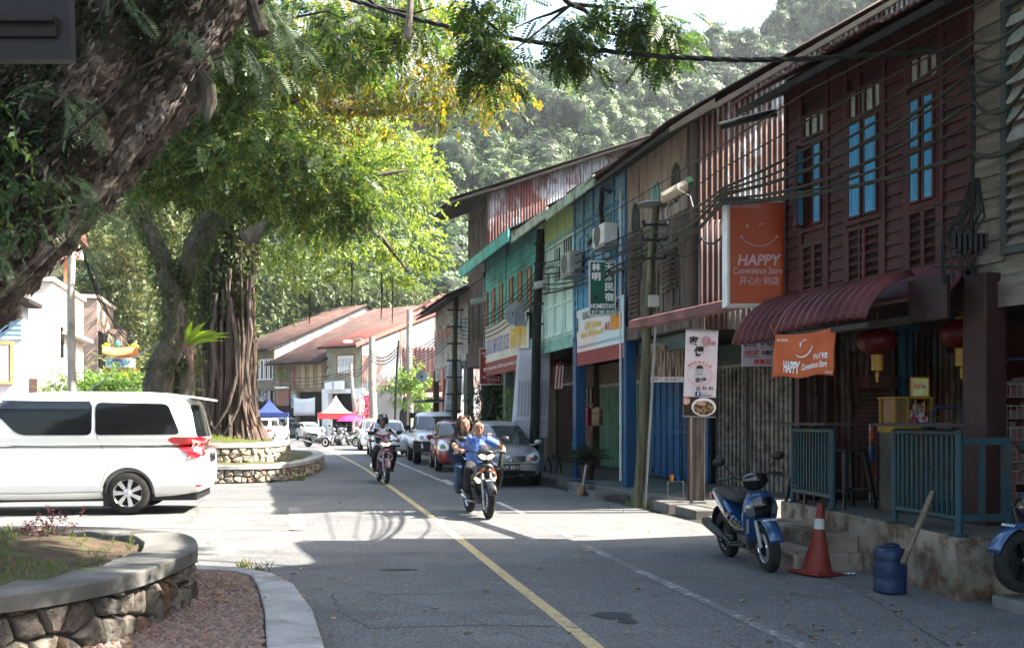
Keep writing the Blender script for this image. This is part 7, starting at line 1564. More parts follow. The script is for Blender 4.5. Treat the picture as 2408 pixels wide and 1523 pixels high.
def face(o,h,hair,kind,skin,glasses=False):
 h=Vector(h);b=MB();b.ell(h+Vector((.098,0,-.03)),(.02,.016,.03),8,6);b.ell(h+Vector((0,.088,-.025)),(.02,.012,.03),8,6);b.ell(h+Vector((0,-.088,-.025)),(.02,.012,.03),8,6);b.build('nose_and_ears',skin,o,smooth=True)
 b=MB()
 for s in(-1,1):b.ell(h+Vector((.083,s*.034,.005)),(.010,.016,.007),8,6);b.ell(h+Vector((.084,s*.034,.032)),(.008,.024,.005),8,5)
 b.build('eyes',INK,o,smooth=True);b=MB();b.ell(h+Vector((.082,0,-.072)),(.012,.028,.006),10,6);b.build('mouth',mat('lips',(.30,.09,.07)),o,smooth=True)
 if kind=='smile':b=MB();b.ell(h+Vector((.088,0,-.070)),(.008,.02,.0035),8,5);b.build('teeth',WHITE,o,smooth=True)
 if glasses:
  b=MB()
  for s in(-1,1):b.tube([h+Vector((.105,s*.036+.027*math.cos(a),.004+.02*math.sin(a)))for a in[6.283*k/12 for k in range(13)]],.0035,5,False);b.bar(h+Vector((.1,s*.063,.01)),h+Vector((0,s*.09,.0)),.005)
  b.bar(h+Vector((.107,-.01,.008)),h+Vector((.107,.01,.008)),.005);b.build('glasses',BLACK,o)
 b=MB()
 if kind=='smile':
  b.ell(h+Vector((-.018,0,.03)),(.094,.089,.098),18,12,lambda d:1 if(d.x<.35 and d.z>-.25)or d.z>.72 else .80)
 else:
  for i in range(60):
   a=RN.uniform(-2.0,2.0)+3.14;z0=RN.uniform(.05,.13);p=h+Vector((.07*math.cos(a)-.01,.075*math.sin(a),z0));q=h+Vector((.11*math.cos(a)-.02,.125*math.sin(a),-.02+RN.uniform(-.03,.03)));e=h+Vector((.09*math.cos(a)-.02,.12*math.sin(a),-.065+RN.uniform(-.03,.03)));b.tube([h+Vector((-.01,0,.135)),p,q,e],[.02,.028,.026,.008],6)
  b.ell(h+Vector((-.02,0,.03)),(.095,.095,.105),16,10,lambda d:1 if d.x<.25 or d.z>.7 else .78)
 b.build('hair',hair,o,smooth=True,angle=180)
# --- the couple on the black underbone
B1=bike('motorcycle','black motorcycle with orange striped shield and lit headlamp carrying the couple',gr(1148,1220),(.27,-.96),GLOSSK,BLACK,lit=2,stripe=mat('orange_stripe',(.55,.10,.03),(.5,.5,.5),sc=9,lo=.5,hi=.52),plate_='CDV 28')
LOC,RZ=B1.location,B1.rotation_euler.z
SHB=mat('sky_blue_shirt',(.105,.205,.56),(.085,.17,.49),sc=6,rough=.8,bump=.25,bsc=9);SLK=mat('charcoal_slacks',(.028,.028,.032),(.04,.038,.04),sc=9,rough=.85);JEAN=mat('blue_jeans',(.035,.07,.14),(.06,.105,.19),sc=10,rough=.85)
HP=[(.29,.33,1.02),(.29,-.33,1.02)]
M1,hd_,sh_=rider('man in short sleeved sky blue shirt and glasses riding the black motorcycle',LOC,RZ,0,SHB,SLK,BLACK,SKIN,(-.12,0,.80),(-.03,0,1.10),(-.005,0,1.25),(.045,-.01,1.375),HP,[(.05,.40,1.06),(.04,-.40,1.06)],[(.30,.24,.70),(.30,-.24,.70)],[(.12,.20,.29),(.10,-.20,.29)],belly=.035,sleeve=.6)
face(M1,hd_,mat('grey_black_hair',(.05,.048,.047),(.025,.024,.024),sc=30),'smile',SKIN,True)
b=MB();b.prism([(.06,1.08),(.14,1.08),(.14,.97),(.10,.95),(.06,.97)],.085,.09,'yz');bvS=bvh_of([sh_])
decal(bvS,'+x',[(.05,1.12),(.13,1.12),(.13,1.02),(.05,1.02)],'pocket',mat('shirt_pocket',(.085,.17,.48)),sh_,.006,.04);decal(bvS,'+x',[(.05,1.125),(.13,1.125),(.13,1.113),(.05,1.113)],'emblem',mat('orange_emblem',(.5,.2,.08)),sh_,.009,.04);decal(bvS,'+x',[(-.12,1.125),(-.06,1.125),(-.06,1.105),(-.12,1.105)],'emblem',mat('teal_emblem',(.06,.30,.42)),sh_,.008,.04)
line_decal(bvS,'+x',[(0,1.2),(0,.8)],.012,'button_placket',mat('shirt_pocket',(.085,.17,.48)),sh_,.005)
b=MB()
for s in(-1,1):b.prism([(s*.012,1.225),(s*.085,1.25),(s*.10,1.20),(s*.05,1.165)],.085,.1,'yz')
b.build('collar',SHB,M1)
M2,hd2,sh2=rider('woman with reddish brown hair and dark clothes riding pillion behind the man',LOC,RZ,0,mat('navy_top',(.035,.036,.045),(.30,.28,.26),sc=5,lo=.55,hi=.68,rough=.85),JEAN,mat('sandal',(.05,.03,.025)),SKIN,(-.48,-.05,.84),(-.40,-.12,1.16),(-.37,-.14,1.30),(-.32,-.15,1.43),[(-.10,.20,1.26),(-.12,-.24,1.20)],[(-.30,.22,1.12),(-.22,-.36,1.06)],[(-.05,.27,.74),(-.05,-.31,.72)],[(-.25,.24,.30),(-.22,-.28,.33)],sleeve=.6)
face(M2,hd2,mat('auburn_hair',(.075,.026,.013),(.045,.016,.009),sc=20,rough=.5),'bob',SKIN)
b=MB();b.tube([(-.2,-.22,.78),(-.27,-.36,.95),(-.33,-.34,1.1)],[.1,.1,.06],12);b.build('jacket_drape',mat('navy_jacket',(.015,.022,.045),(.03,.04,.07),sc=6,rough=.9),M2,smooth=True)
b=MB();b.tube([(-.34,-.26,1.28),(-.28,-.24,1.15),(-.25,-.2,1.05)],.018,6);b.build('bag_strap',mat('yellow_strap',(.5,.3,.04),(.4,.05,.03),sc=20),M2)
ph=MB();ph.box(-.17,-.155,-.215,-.145,1.2,1.33);tag(ph.build('phone',GLOSSK,None,bevel=.006),'black phone held up by the pillion passenger','phone');bpy.data.objects[COL.objects[-1].name].location=LOC;bpy.data.objects[COL.objects[-1].name].rotation_euler=(0,0,RZ)
u=thing('umbrella','folded black umbrella with wooden knob clipped beside the front of the motorcycle','umbrella',LOC,RZ);b=MB();b.tube([(.33,.24,.42),(.33,.26,.6),(.31,.29,.95),(.30,.30,1.02)],[.012,.05,.03,.014],10);b.build('folds',mat('umbrella_cloth',(.012,.012,.014),(.10,.07,.01),sc=3,lo=.6,hi=.7),u,smooth=True);b=MB();b.tube([(.30,.30,1.02),(.295,.305,1.10)],.012,8);b.ell((.295,.305,1.12),.02,10,7);b.build('handle',ORANGW,u,smooth=True)
# --- the helmeted rider
MAR=paint('maroon_bike',(.11,.02,.024),.03,.25)
B2=bike('motorcycle','maroon motorcycle with two lit headlamps ridden by the helmeted man',gr(909,1138),(.27,-.96),MAR,mat('dark_trim',(.03,.03,.035)),lit=1,stripe=mat('silver_panel',(.42,.38,.38),(.36,.30,.30)))
M3,hd3,sh3=rider('man in black helmet and white red and black jersey riding the maroon motorcycle',B2.location,B2.rotation_euler.z,0,mat('white_jersey',(.66,.65,.66),(.58,.57,.6),sc=5,rough=.8,bump=.2),mat('black_trousers',(.02,.018,.02),(.028,.025,.028)),mat('dark_shoe',(.015,.03,.03)),SKIN2,(-.14,0,.84),(-.07,0,1.19),(-.05,0,1.36),(0,0,1.51),HP,[(.02,.40,1.10),(.02,-.40,1.10)],[(.28,.25,.70),(.28,-.25,.70)],[(.10,.21,.28),(.10,-.21,.28)],arms_long=True)
bvS=bvh_of([sh3]);decal(bvS,'+x',[(-.20,1.21),(-.1,1.165),(0,1.155),(.1,1.165),(.20,1.21),(.20,1.17),(.1,1.115),(0,1.105),(-.1,1.115),(-.20,1.17)],'red_band',plain('jersey_red',(.42,.02,.03),.8),sh3,.008,.05)
decal(bvS,'+x',[(-.17,1.10),(0,1.09),(.17,1.10),(.15,.95),(-.15,.95)],'dark_panel',plain('jersey_dark',(.025,.022,.035),.8),sh3,.007,.06);decal(bvS,'+x',[(-.22,1.31),(-.11,1.33),(-.06,1.26),(-.12,1.24),(-.2,1.22)],'shoulder_panel',plain('jersey_dark',(.025,.022,.035),.8),sh3,.007,.05);decal(bvS,'+x',[(.22,1.31),(.11,1.33),(.06,1.26),(.12,1.24),(.2,1.22)],'shoulder_panel',plain('jersey_dark',(.025,.022,.035),.8),sh3,.007,.05)
face(M3,hd3,BLACK,'plain',SKIN2)
b=MB();b.ell(hd3+Vector((-.012,0,.03)),(.135,.122,.14),24,16,lambda d:1.0 if not(d.x>.45 and d.z<.35)else .72);hm_=b.build('helmet',plain('helmet_black',(.014,.014,.016),.15,coat=1),M3,smooth=True,angle=50)
b=MB();b.grid(lambda u,v:(hd3.x-.012+.139*math.cos((u-.5)*2.1)*math.cos(v*.62),hd3.y+.126*math.sin((u-.5)*2.1),hd3.z+.02+.14*math.sin(v*.62)-.0),14,6);b.build('visor',VISOR,M3,smooth=True,solid=.004);b=MB();b.tube([hd3+Vector((.0,.10,-.06)),hd3+Vector((.06,.05,-.125)),hd3+Vector((.06,-.05,-.125)),hd3+Vector((0,-.10,-.06))],.009,6);b.build('chin_strap',BLACK,M3)
# --- parked scooters
BLU=paint('scooter_blue',(.003,.045,.14),.02,.2)
SC=bike('scooter','blue and black parked scooter standing on the road beside the shop steps',gr(1815,1346),(.13,-.99),BLU,GLOSSK,'scooter',plate_='BKN31',lean=rad(6));SC.scale=(.92,.92,.92)
for s_ in(-1,1):
 bvq=bvh_of([c_ for c_ in kids(SC)if c_.name.startswith('leg_shield')])
 decal(bvq,'+x',[(s_*.13,.42),(s_*.15,.58),(s_*.17,.58),(s_*.155,.40)],'silver_sticker',ALLOY,SC,.012,.05)
 b=MB();b.add([(-.2,s_*.158,.60),(-.55,s_*.145,.80),(-.6,s_*.142,.80),(-.28,s_*.158,.60)],[(0,1,2,3)]);b.build('silver_sticker',ALLOY,SC,solid=.01)
sc2=copy_tree(SC);sc2.location=(4.52,7.85,.16);sc2.rotation_euler=(0,0,math.atan2(-.22,-.97));sc2['label']='blue motorcycle half out of the frame at the right edge under the cream house'
G3='motorcycles parked at the bend'
FB=bike('motorcycle','grey motorcycle with a cover over its seat at the left of the parked row',(at(772,990,58).x,57.2),(.9,-.45),paint('grey_bike',(.16,.17,.19),.05),group=G3)
for i,(px,Y,hx,hy,lb)in enumerate(((792,61,-.3,-.95,'dark motorcycle standing second from the left in the row at the bend'),(808,62,-.4,-.9,'motorcycle in the middle of the row under the magenta umbrella'),(822,61,-.5,-.85,'motorcycle right of centre under the magenta umbrella'),(800,65,.4,-.9,'motorcycle in the second row behind the others at the bend'))):
 c=copy_tree(FB);c.location=(at(px,990,Y).x,Y,.004);c.rotation_euler=(0,0,math.atan2(hy,hx));c['label']=lb
bike('motorcycle','lime green motorcycle with white wheel nearest the line of parked cars',(at(838,990,58).x,58),(-.9,-.4),paint('lime_paint',(.18,.55,.02),.03),group=G3)
cv=MB();cv.grid(lambda u,v:(-.1+.5*u,.3*math.sin((v-.5)*2.8),.82+.28*math.cos((v-.5)*2.8)+.05*math.sin(u*9)),8,10);cvo=tag(cv.build('seat_cover',VINYLW,None,smooth=True,solid=.01),'pale cloth cover thrown over the grey parked motorcycle','cover');cvo.location=FB.location;cvo.rotation_euler=FB.rotation_euler
# ================================================================== STREET FURNITURE, SIGNS, WIRES
def flat(name,label,cat,px0,px1,py0,py1,Y,m,th=.03,rz=0,tilt=0,group=None,part='panel',framem=None,ft=.03):
 """upright board facing us: returns the thing and a map from photo pixels to board coordinates"""
 a,b_=at(px0,py1,Y),at(px1,py0,Y);o=thing(name,label,cat,(a.x,Y,a.z),rz,group);o.rotation_euler=(0,tilt,rz);w,h=b_.x-a.x,b_.z-a.z
 mb=MB();mb.box(0,w,0,th,0,h);p=mb.build(part,m,o)
 if framem:f=MB();frame(f,-ft*.3,w+ft*.3,-ft*.3,h+ft*.3,ft,-.012,th+.004);f.build('frame',framem,o)
 return o,p,(lambda x,y:((x-px0)/(px1-px0)*w,(py1-y)/(py1-py0)*h)),w,h
def lettering(par,f,items,m,name='lettering',bold=.01,y=-.006):
 mb=MB()
 for st,x0,x1,y0,y1,*k in items:
  (a,c),(b_,d)=f(x0,y1),f(x1,y0);words(mb,st,a,b_,c,d,y,k[0]if k else bold,k[1]if len(k)>1 else 0)
 return mb.build(name,m,par)
PINKL=plain('pale_pink_letter',(.5,.33,.36),.5)
# orange lightbox
a0=at(1712,718,12.4);a1=at(1848,472,12.4);o=thing('lightbox_sign','tall orange lightbox sign with winking smile and white letters on the maroon house corner','sign',(a0.x,12.4,a0.z));w,h=a1.x-a0.x,a1.z-a0.z
b=MB();b.box(0.02,w-.02,0,.28,0.02,h-.02);b.build('panel',mat('sign_orange',(.44,.062,.012),(.38,.05,.01),sc=1,rough=.35),o)
b=MB();frame(b,0,w,0,h,.022,-.012,.29);b.build('frame',mat('sign_alu',(.55,.55,.56),(.45,.45,.45),rough=.4),o);b=MB();b.box(-.012,0,-.01,.29,0,h);b.build('side_cover',mat('sign_side',(.66,.66,.64),(.5,.5,.48),sc=3),o);b=MB();b.box(-.03,w+.02,-.02,.31,h,h+.025);b.bar((w,.15,h*.8),(w+.35,.15,h*.8),.04);b.bar((w,.15,h*.2),(w+.35,.15,h*.2),.04);b.build('cap',BLACK,o)
f=lambda x,y:((x-1712)/136*w,(718-y)/246*h)
lettering(o,f,[('KEDAI SERBANEKA',1716,1788,478,490,0),('HAPPY',1734,1833,598,624,.03,.18),('Convenience Store',1724,1840,628,644,.012),('开心便利店',1739,1832,650,670,.012),('CA0219266 - K',1798,1846,706,714,0)],PINKL)
def smile(par,f,c,rx,ry,ex,ey,m,k=1,y=-.012):
 b=MB();pts=[]
 for i in range(15):
  t=rad(200+140*i/14);u,v=f(c[0]+rx*math.cos(t),c[1]-ry*math.sin(t)*1.0);pts.append((u,y,v))
 b.tube(pts,[.004*k+.004*k*math.sin(3.14*i/14)for i in range(15)],6);u,v=f(*ex);b.ell((u,y,v),(.013*k,.004,.026*k),10,6);u,v=f(*ey);b.tube([(u-.03*k,y,v-.015*k),(u,y,v+.005*k),(u+.035*k,y,v)],.006*k,5)
 for q in(pts[0],pts[-1]):b.ell(q,(.015*k,.004,.018*k),8,5)
 b.build('smile',m,par,smooth=True)
smile(o,f,(1785,545),44,34,(1757,532),(1790,528),PINKL)
# homestay
o,p,f,w,h=flat('hanging_sign','dark green homestay sign with white characters jutting from the blue house','sign',1386,1447,614,741,20.0,mat('sign_green',(.012,.13,.085),(.012,.11,.07),rough=.4),.1,framem=mat('sign_alu',(.55,.55,.56)),ft=.025)
lettering(o,f,[(c,1422,1443,618+23.5*i,637+23.5*i,.02)for i,c in enumerate('天然民宿')]+[(c,1392,1412,618+23*i,637+23*i,.02)for i,c in enumerate('林明')]+[('HOMESTAY',1389,1445,714,725,.025),('017 383 3318',1392,1443,729,738,.015)],WHITE)
b=MB()
for q in(((1393,706),(1393,696)),((1416,706),(1416,696)),((1391,697),(1404,689)),((1404,689),(1418,697)),((1393,706),(1416,706))):(x0,z0),(x1,z1)=f(*q[0]),f(*q[1]);b.bar((x0,-.008,z0),(x1,-.008,z1),.016,.004)
x0,z0=f(1398,703);b.box(x0,x0+.05,-.01,-.004,z0,z0+.05);b.build('house_emblem',INK,o)
b=MB();b.box(w,w+.5,.03,.07,h*.2,h*.23);b.box(w,w+.5,.03,.07,h*.8,h*.83);b.build('bracket',BLACK,o)
# rest house
o,p,f,w,h=flat('hanging_sign','bright red rest house sign with yellow and white characters beside the turquoise house','sign',1128,1180,819,904,32.5,mat('sign_red',(.30,.012,.022),(.27,.01,.02),rough=.4),.15,framem=mat('sign_alu',(.55,.55,.56)),ft=.03)
lettering(o,f,[('SUNGAI LEMBING',1133,1176,827,833,.01),('REST HOUSE',1138,1172,835,841,.01),('歇脚站',1136,1174,864,879,.03),('TEL: 019-9161492',1134,1176,884,889,.01),('012-9009622',1146,1176,890,895,.01),('Reservation',1146,1164,898,900,0)],WHITE);lettering(o,f,[('林',1139,1153,845,860,.03),('明',1158,1172,845,860,.03)],plain('sign_yellow',(.60,.36,.02),.5))
b=MB();b.box(w,w+.4,.05,.1,h*.85,h*.88);b.build('bracket',BLACK,o)
# banners on the facades (row direction)
def facade_banner(hs,name,label,p0,p1,zt0,zb0,m,items,redm=None,tilt=0):
 x0,x1=hs.x(p0,-.15),hs.x(p1,-.15);P=hs.W(x0,-.15,zb0);o=thing(name,label,'banner',P,math.atan2(-1,hs.b));w,h=x1-x0,zt0-zb0;b=MB();b.box(0,w,0,.02,0,h);b.build('print',m,o)
 if redm:b=MB();b.box(0,w,-.004,.0,0,h*redm[0]);b.build('lower_band',redm[1],o)
 for st,u0,u1,v0,v1,mm,*k in items:b=MB();words(b,st,u0*w,u1*w,v0*h,v1*h,-.01,*(k or[.01]));b.build('lettering',mm,o)
 return o,w,h
RB=mat('banner_red',(.26,.035,.04),(.22,.03,.035),sc=1,rough=.6);VIO=plain('violet_letter',(.16,.15,.45),.5);YL=plain('banner_yellow',(.62,.40,.02),.5)
facade_banner(TH,'shop_banner','long white rest house banner with violet and yellow letters under the turquoise shutters',1141,1243,4.55,2.95,mat('banner_white',(.60,.58,.53),(.50,.48,.42),sc=.8,grime=(.36,.32,.22),gsc=1,gst=(2,1,.5),glo=.55,ghi=.7),[('SUNGAI LEMBING REST HOUSE',.04,.60,.42,.72,VIO),('林明歇脚站',.62,.96,.38,.80,YL,.03),('No 25 Jalan Besar 26200 Sungai Lembing Kuantan Pahang',.03,.97,.1,.18,WHITE,0)],(.27,RB))
o,w,h=facade_banner(BH,'shop_banner','pink and pale blue homestay banner with yellow letters under the blue shutters',1357,1466,4.0,2.75,mat('banner_pink',(.60,.47,.46),(.46,.58,.60),sc=.55,lo=.42,hi=.58,rough=.6),[('SUNGAI LEMBING',.14,.62,.80,.94,INK,.01),('林明',.66,.94,.76,.96,INK,.02),('日租 Harian',.2,.55,.60,.75,YL,.03),('Sebulan・月租 Bulanan, 小大',.1,.62,.46,.60,YL,.03),('RM 38',.64,.74,.5,.64,INKR,.02),('7, Jalan Besar, Sg Lembing, 26200, Kuantan, Pahang  Contact: Mr Boo 017-383 3318, Guyku 012-249 8878',.02,.98,.29,.36,INK,0)],(.24,RB))
b=MB();b.box(w*.76,w*.97,-.012,-.006,h*.48,h*.72);b.build('price_box',mat('banner_orange',(.62,.26,.04)),o)
b=MB();b.box(.03,.10,-.012,-.006,h*.62,h*.86);b.build('house_emblem',INK,o)
# noodle banner on the wooden post
o,p,f,w,h=flat('post_banner','tall white noodle shop banner with brush characters tied to the wooden post','banner',1606,1682,775,978,16.1,mat('banner_print',(.62,.60,.64),(.54,.50,.55),sc=2,rough=.45),.015,tilt=.035)
lettering(o,f,[('家',1614,1637,789,811,.03),('傳',1627,1650,812,836,.03),('家傳',1632,1658,886,898,.02),('@ 林 明',1634,1674,906,917,.01),('Find us on',1645,1664,920,923,0)],INK);lettering(o,f,[('自',1613,1619,856,862,.01),('制',1620,1626,851,857,.01),('鸭',1628,1634,848,854,.01),('蛋',1637,1643,847,853,.01),('手',1646,1652,848,854,.01),('工',1655,1661,851,857,.01),('面',1663,1669,856,862,.01)],INKR);lettering(o,f,[('Facebook',1645,1672,923.5,930,.01)],plain('navy_ink',(.03,.04,.16)))
def dsc(par,f,cx_,cy_,rx,rz,y,m,name,n=28):
 b=MB();u,v=f(cx_,cy_);b.prism([(u+rx*math.cos(6.283*k/n),v+rz*math.sin(6.283*k/n))for k in range(n)],y,y+.003);return b.build(name,m,par)
dsc(o,f,1655,800,.075,.085,-.006,mat('mauve_print',(.34,.17,.22),(.42,.26,.3),sc=8),'pot_print');dsc(o,f,1672,804,.04,.035,-.005,mat('mauve_print',(.34,.17,.22)),'pot_print')
b=MB();u,v=f(1642,880);b.tube([(u+.20*math.cos(a),-.006,v+.165*math.sin(a))for a in[6.283*k/40 for k in range(41)]],.0025,4,False);b.build('ring_print',INKR,o)
u,v=f(1641,868);b=MB();b.tube([(u+.058*math.cos(a),-.007,v+.065*math.sin(a))for a in[6.283*k/24 for k in range(25)]],.0025,4,False);b.prism([(u+.062*math.cos(a),v+.012+.06*math.sin(a))for a in[rad(10+160*k/14)for k in range(15)]],-.009,-.006)
for s_ in(-1,1):b.prism([(u+s_*.022+.008*math.cos(a),v-.012+.007*math.sin(a))for a in[6.283*k/10 for k in range(10)]],-.009,-.006)
b.tube([(u-.02,-.008,v-.036),(u,-.008,v-.043),(u+.02,-.008,v-.036)],.002,4);b.tube([(u-.09,-.007,v-.12),(u-.05,-.007,v-.075),(u+.05,-.007,v-.075),(u+.09,-.007,v-.12)],.002,4);b.build('face_print',INK,o)
b=MB();x0,z0=f(1633,930);x1,z1=f(1644,919);b.box(x0,x1,-.006,-.003,z0,z1);q=b.build('blue_logo',plain('navy_blue',(.035,.05,.22)),o);lettering(q,f,[('f',1637,1642,920,929,.03)],WHITE,y=-.009);q.parent=o
b=MB();x0,z0=f(1606,978);x1,z1=f(1682,932);b.box(x0,x1,-.005,-.002,z0,z1);b.build('food_photo',mat('dark_photo',(.04,.02,.02),(.06,.035,.03),sc=4),o)
dsc(o,f,1654,955,.20,.148,-.008,VINYLW,'bowl_print',36);dsc(o,f,1654,957,.165,.115,-.012,mat('noodle_print',(.32,.21,.10),(.06,.035,.02),sc=22,lo=.42,hi=.58),'noodle_print',36);dsc(o,f,1646,946,.08,.035,-.015,mat('meat_print',(.5,.2,.16),(.4,.3,.25),sc=30),'meat_print');dsc(o,f,1613,942,.055,.06,-.008,mat('soup_print',(.6,.5,.42),(.45,.12,.06),sc=18),'soup_print')
b=MB();b.bar((-.01,0,h),(w+.01,0,h),.02);b.bar((-.01,0,0),(w+.01,0,0),.02);b.build('rail',STEEL,o)
po=thing('wooden_post','square weathered wooden post standing on the pavement under the noodle banner','post',Vector((at(1641,990,16.3).x,16.25,0)));b=MB();b.box(-.09,.09,-.09,.09,.0,3.2);b.build('shaft',WOODG,po,bevel=.01);b=MB();b.box(-.12,.12,-.12,.12,-.1,.2);b.build('footing',CONC,po,bevel=.02)
# orange cloth banner
Y=10.55;c00,c10,c11,c01=at(1815,889,Y),at(1958,882,Y-.5),at(1967,768,Y-.5),at(1822,786,Y);o=thing('cloth_banner','crumpled orange cloth banner with winking smile hung under the awning','banner',c00);b=MB()
def cl(u,v):
 p=c00.lerp(c10,u).lerp(c01.lerp(c11,u),v)-c00;sag=-.03*math.sin(3.14*u)*v;return(p.x,p.y-.012*math.sin(u*14+v*3)-.015*math.sin(v*9+u*6),p.z+sag+.015*math.sin(u*10)*(1-v))
b.grid(cl,28,18);cb=b.build('cloth',mat('orange_cloth',(.50,.115,.045),(.44,.095,.035),sc=5,rough=.8),o,smooth=True,solid=.004)
def cw(st,u0,u1,v0,v1,bold=.01,sl=0,m=WHITE):
 b=MB();words(b,st,u0,u1,v0,v1,0,bold,sl*(u1-u0),fn=lambda p:(lambda q:(q[0],q[1]-.012,q[2]))(cl(min(1,max(0,p[0])),p[2])));return b
for q in(('HAPPY',.18,.45,.10,.38,.04),('Convenience Store',.48,.88,.17,.32,.02),('开心便利店',.66,.88,.36,.50,.02),('KEDAI SERBANEKA',.03,.23,.83,.90,0),('CA0219266',.87,.98,.04,.09,0)):cw(*q).build('lettering',WHITE,o)
b=MB();b.tube([(lambda q:(q[0],q[1]-.014,q[2]))(cl(.50+.14*math.cos(rad(205+150*i/14)),.66+.18*math.sin(rad(205+150*i/14))+.06*math.cos(rad(205+150*i/14))))for i in range(15)],[.003+.005*math.sin(3.14*i/14)for i in range(15)],5);q=cl(.43,.76);b.ell((q[0],q[1]-.014,q[2]),(.009,.004,.03),8,6);q=cl(.5,.86);b.tube([(q[0]-.02,q[1]-.014,q[2]-.02),(q[0],q[1]-.014,q[2]),(q[0]+.03,q[1]-.014,q[2])],.006,5);b.build('smile',WHITE,o)
b=MB();b.tube([cl(0,1),(cl(0,1)[0]-.06,0,cl(0,1)[2]+.12)],.006,5);b.tube([cl(1,1),(cl(1,1)[0]+.08,cl(1,1)[1],cl(1,1)[2]+.16)],.006,5);b.build('tie_cord',INKR,o)
# newspaper sign, dried noodle picture
o,p,f,w,h=flat('newspaper_sign','small white newspaper dealer sign with black and red characters under the awning end','sign',1745,1819,798,861,13.0,mat('news_white',(.50,.44,.50),(.44,.38,.45),rough=.5),.02)
lettering(o,f,[('星洲日报',1749,1783,802,815,.03),('南洋商报',1788,1818,801,814,.02),('SIN CHEW DAILY',1749,1783,817,820,0),('NANYANG SIANG',1788,1818,816,819,0),('GuangMingDaily',1749,1784,837,841,.01),('中国报',1792,1818,823,836,.03)],INK);lettering(o,f,[('光明日報',1749,1784,823,836,.03),('销售处',1772,1813,844,857,.02)],INKR)
b=MB();b.bar((.1,.01,h),(.1,.01,h+.25),.01);b.bar((w-.1,.01,h),(w-.1,.01,h+.25),.01);b.build('hanger',STEEL,o)
o,p,f,w,h=flat('picture_banner','clear vinyl banner printed with dried noodles hung over the blue gate','banner',1530,1607,811,898,18.3,mat('noodle_vinyl',(.34,.27,.19),(.07,.05,.04),sc=5,st=(6,1,.5),lo=.4,hi=.6,rough=.4),.01);b=MB();b.box(0,w,-.004,-.001,0,h*.14);b.build('lower_band',VINYLW,o);lettering(o,f,[('粿条 面 RM 3',1537,1600,888,895,.01)],INKR);b=MB();b.box(-.1,w+.15,0,.02,h,h+.03);b.build('rail',STEEL,o)
# white hanging calligraphy banners round the poles
for(x0,x1,y0,y1,Y,lb)in((1217,1294,819,1030,26.2,'wide white calligraphy banner tied behind the thick dark pole'),(1054,1087,850,972,37.5,'narrow white calligraphy banner on the farther leaning pole')):
 a,c=at(x0,y1,Y),at(x1,y0,Y);w,h=c.x-a.x,c.z-a.z;o=thing('calligraphy_banner',lb,'banner',a,0,'white calligraphy banners');b=MB();b.grid(lambda u,v:(u*w+.12*(1-v)*-(.5-u)*1-.12*(1-v),.04*math.sin(v*8+u*4),v*h),8,14);b.build('cloth',mat('calligraphy_cloth',(.52,.53,.58),(.46,.47,.53),sc=2,rough=.6),o,smooth=True,solid=.005)
 b=MB()
 for i in range(9):
  for j in range(14):x=w*(.08+.1*i);z=h*(.62-.028*j);b.box(x-.10*(1-z/h),x-.10*(1-z/h)+.045,-.06,-.055,z,z+h*.017)
 b.tube([(w*.5+w*.25*math.cos(t),-.06,h*.80+w*.25*math.sin(t))for t in[6.28*k/20 for k in range(21)]],.006,4);b.build('faint_writing',mat('pale_ink',(.30,.30,.34)),o);b=MB();b.box(-.1,w-.1,-.055,-.05,.02,h*.2);b.build('grey_print',mat('grey_print',(.30,.30,.36),(.42,.42,.47),sc=3),o);b=MB();b.tube([(0,0,h),(w,0,h)],.012,6);b.build('rail',STEEL,o)
# poles
PG=mat('pole_wood_green',(.10,.10,.06),(.06,.055,.04),sc=3,st=(4,4,.3),rough=.9,grime=(.16,.17,.08),gsc=2,gst=(3,3,.4),glo=.5,ghi=.66);PC=mat('pole_concrete',(.34,.31,.27),(.26,.235,.2),sc=2,rough=.9,grime=(.13,.13,.08),gsc=2,glo=.55,ghi=.7);PD=mat('pole_dark',(.035,.035,.024),(.02,.02,.016),sc=4,st=(3,3,.4),rough=.85)
def pole(label,base,top,Y,r0,r1,m,group='utility poles',Yt=None):
 p0=at(*base,Y);p1=at(*top,Yt or Y);o=thing('utility_pole',label,'pole',(p0.x,p0.y,0),0,group);b=MB();q=p1-Vector((p0.x,p0.y,0));b.tube([(0,0,-.1)]+[tuple(q*t+Vector((.02*math.sin(t*7),0,0)))for t in(.25,.5,.75,1)],[(r0+(r1-r0)*t)for t in(0,.25,.5,.75,1)],14);b.build('shaft',m,o,smooth=True,angle=50);return o,q
o,q=pole('leaning mossy concrete pole with disc cap and meter box by the drain',(1497,1195),(1541,482),17.1,.08,.066,PG)
b=MB();b.lathe([(.06,-.02),(.30,0),(.30,.03),(.05,.05)],20,q);b.build('disc_cap',STEEL,o,smooth=True);b=MB();b.box(q.x*.75-.06,q.x*.75+.12,-.2,-.08,q.z*.66,q.z*.66+.2);b.build('meter_box',mat('box_grey',(.3,.3,.27)),o,bevel=.01);b=MB();b.tube([(.14,-.05,0),(q.x*.62+.13,-.06,q.z*.64)],.022,8);b.build('conduit',mat('conduit_grey',(.28,.27,.25),rough=.7),o)
b=MB()
for t in(.82,.88,.93):b.bar(q*t+Vector((-.22,-.12,0)),q*t+Vector((.22,-.12,0)),.04);b.ell(q*t+Vector((-.2,-.12,.05)),.035,8,6);b.ell(q*t+Vector((.2,-.12,.05)),.035,8,6)
b.tube([q*.6+Vector((0,0,-.02)),q*.6+Vector((0,0,.02))],.115,12);b.build('insulator_arms',BLACK,o,smooth=True,angle=40)
o,q=pole('thick dark pole with step bars before the mint house',(1252,1060),(1271,540),26.0,.125,.11,PD);b=MB()
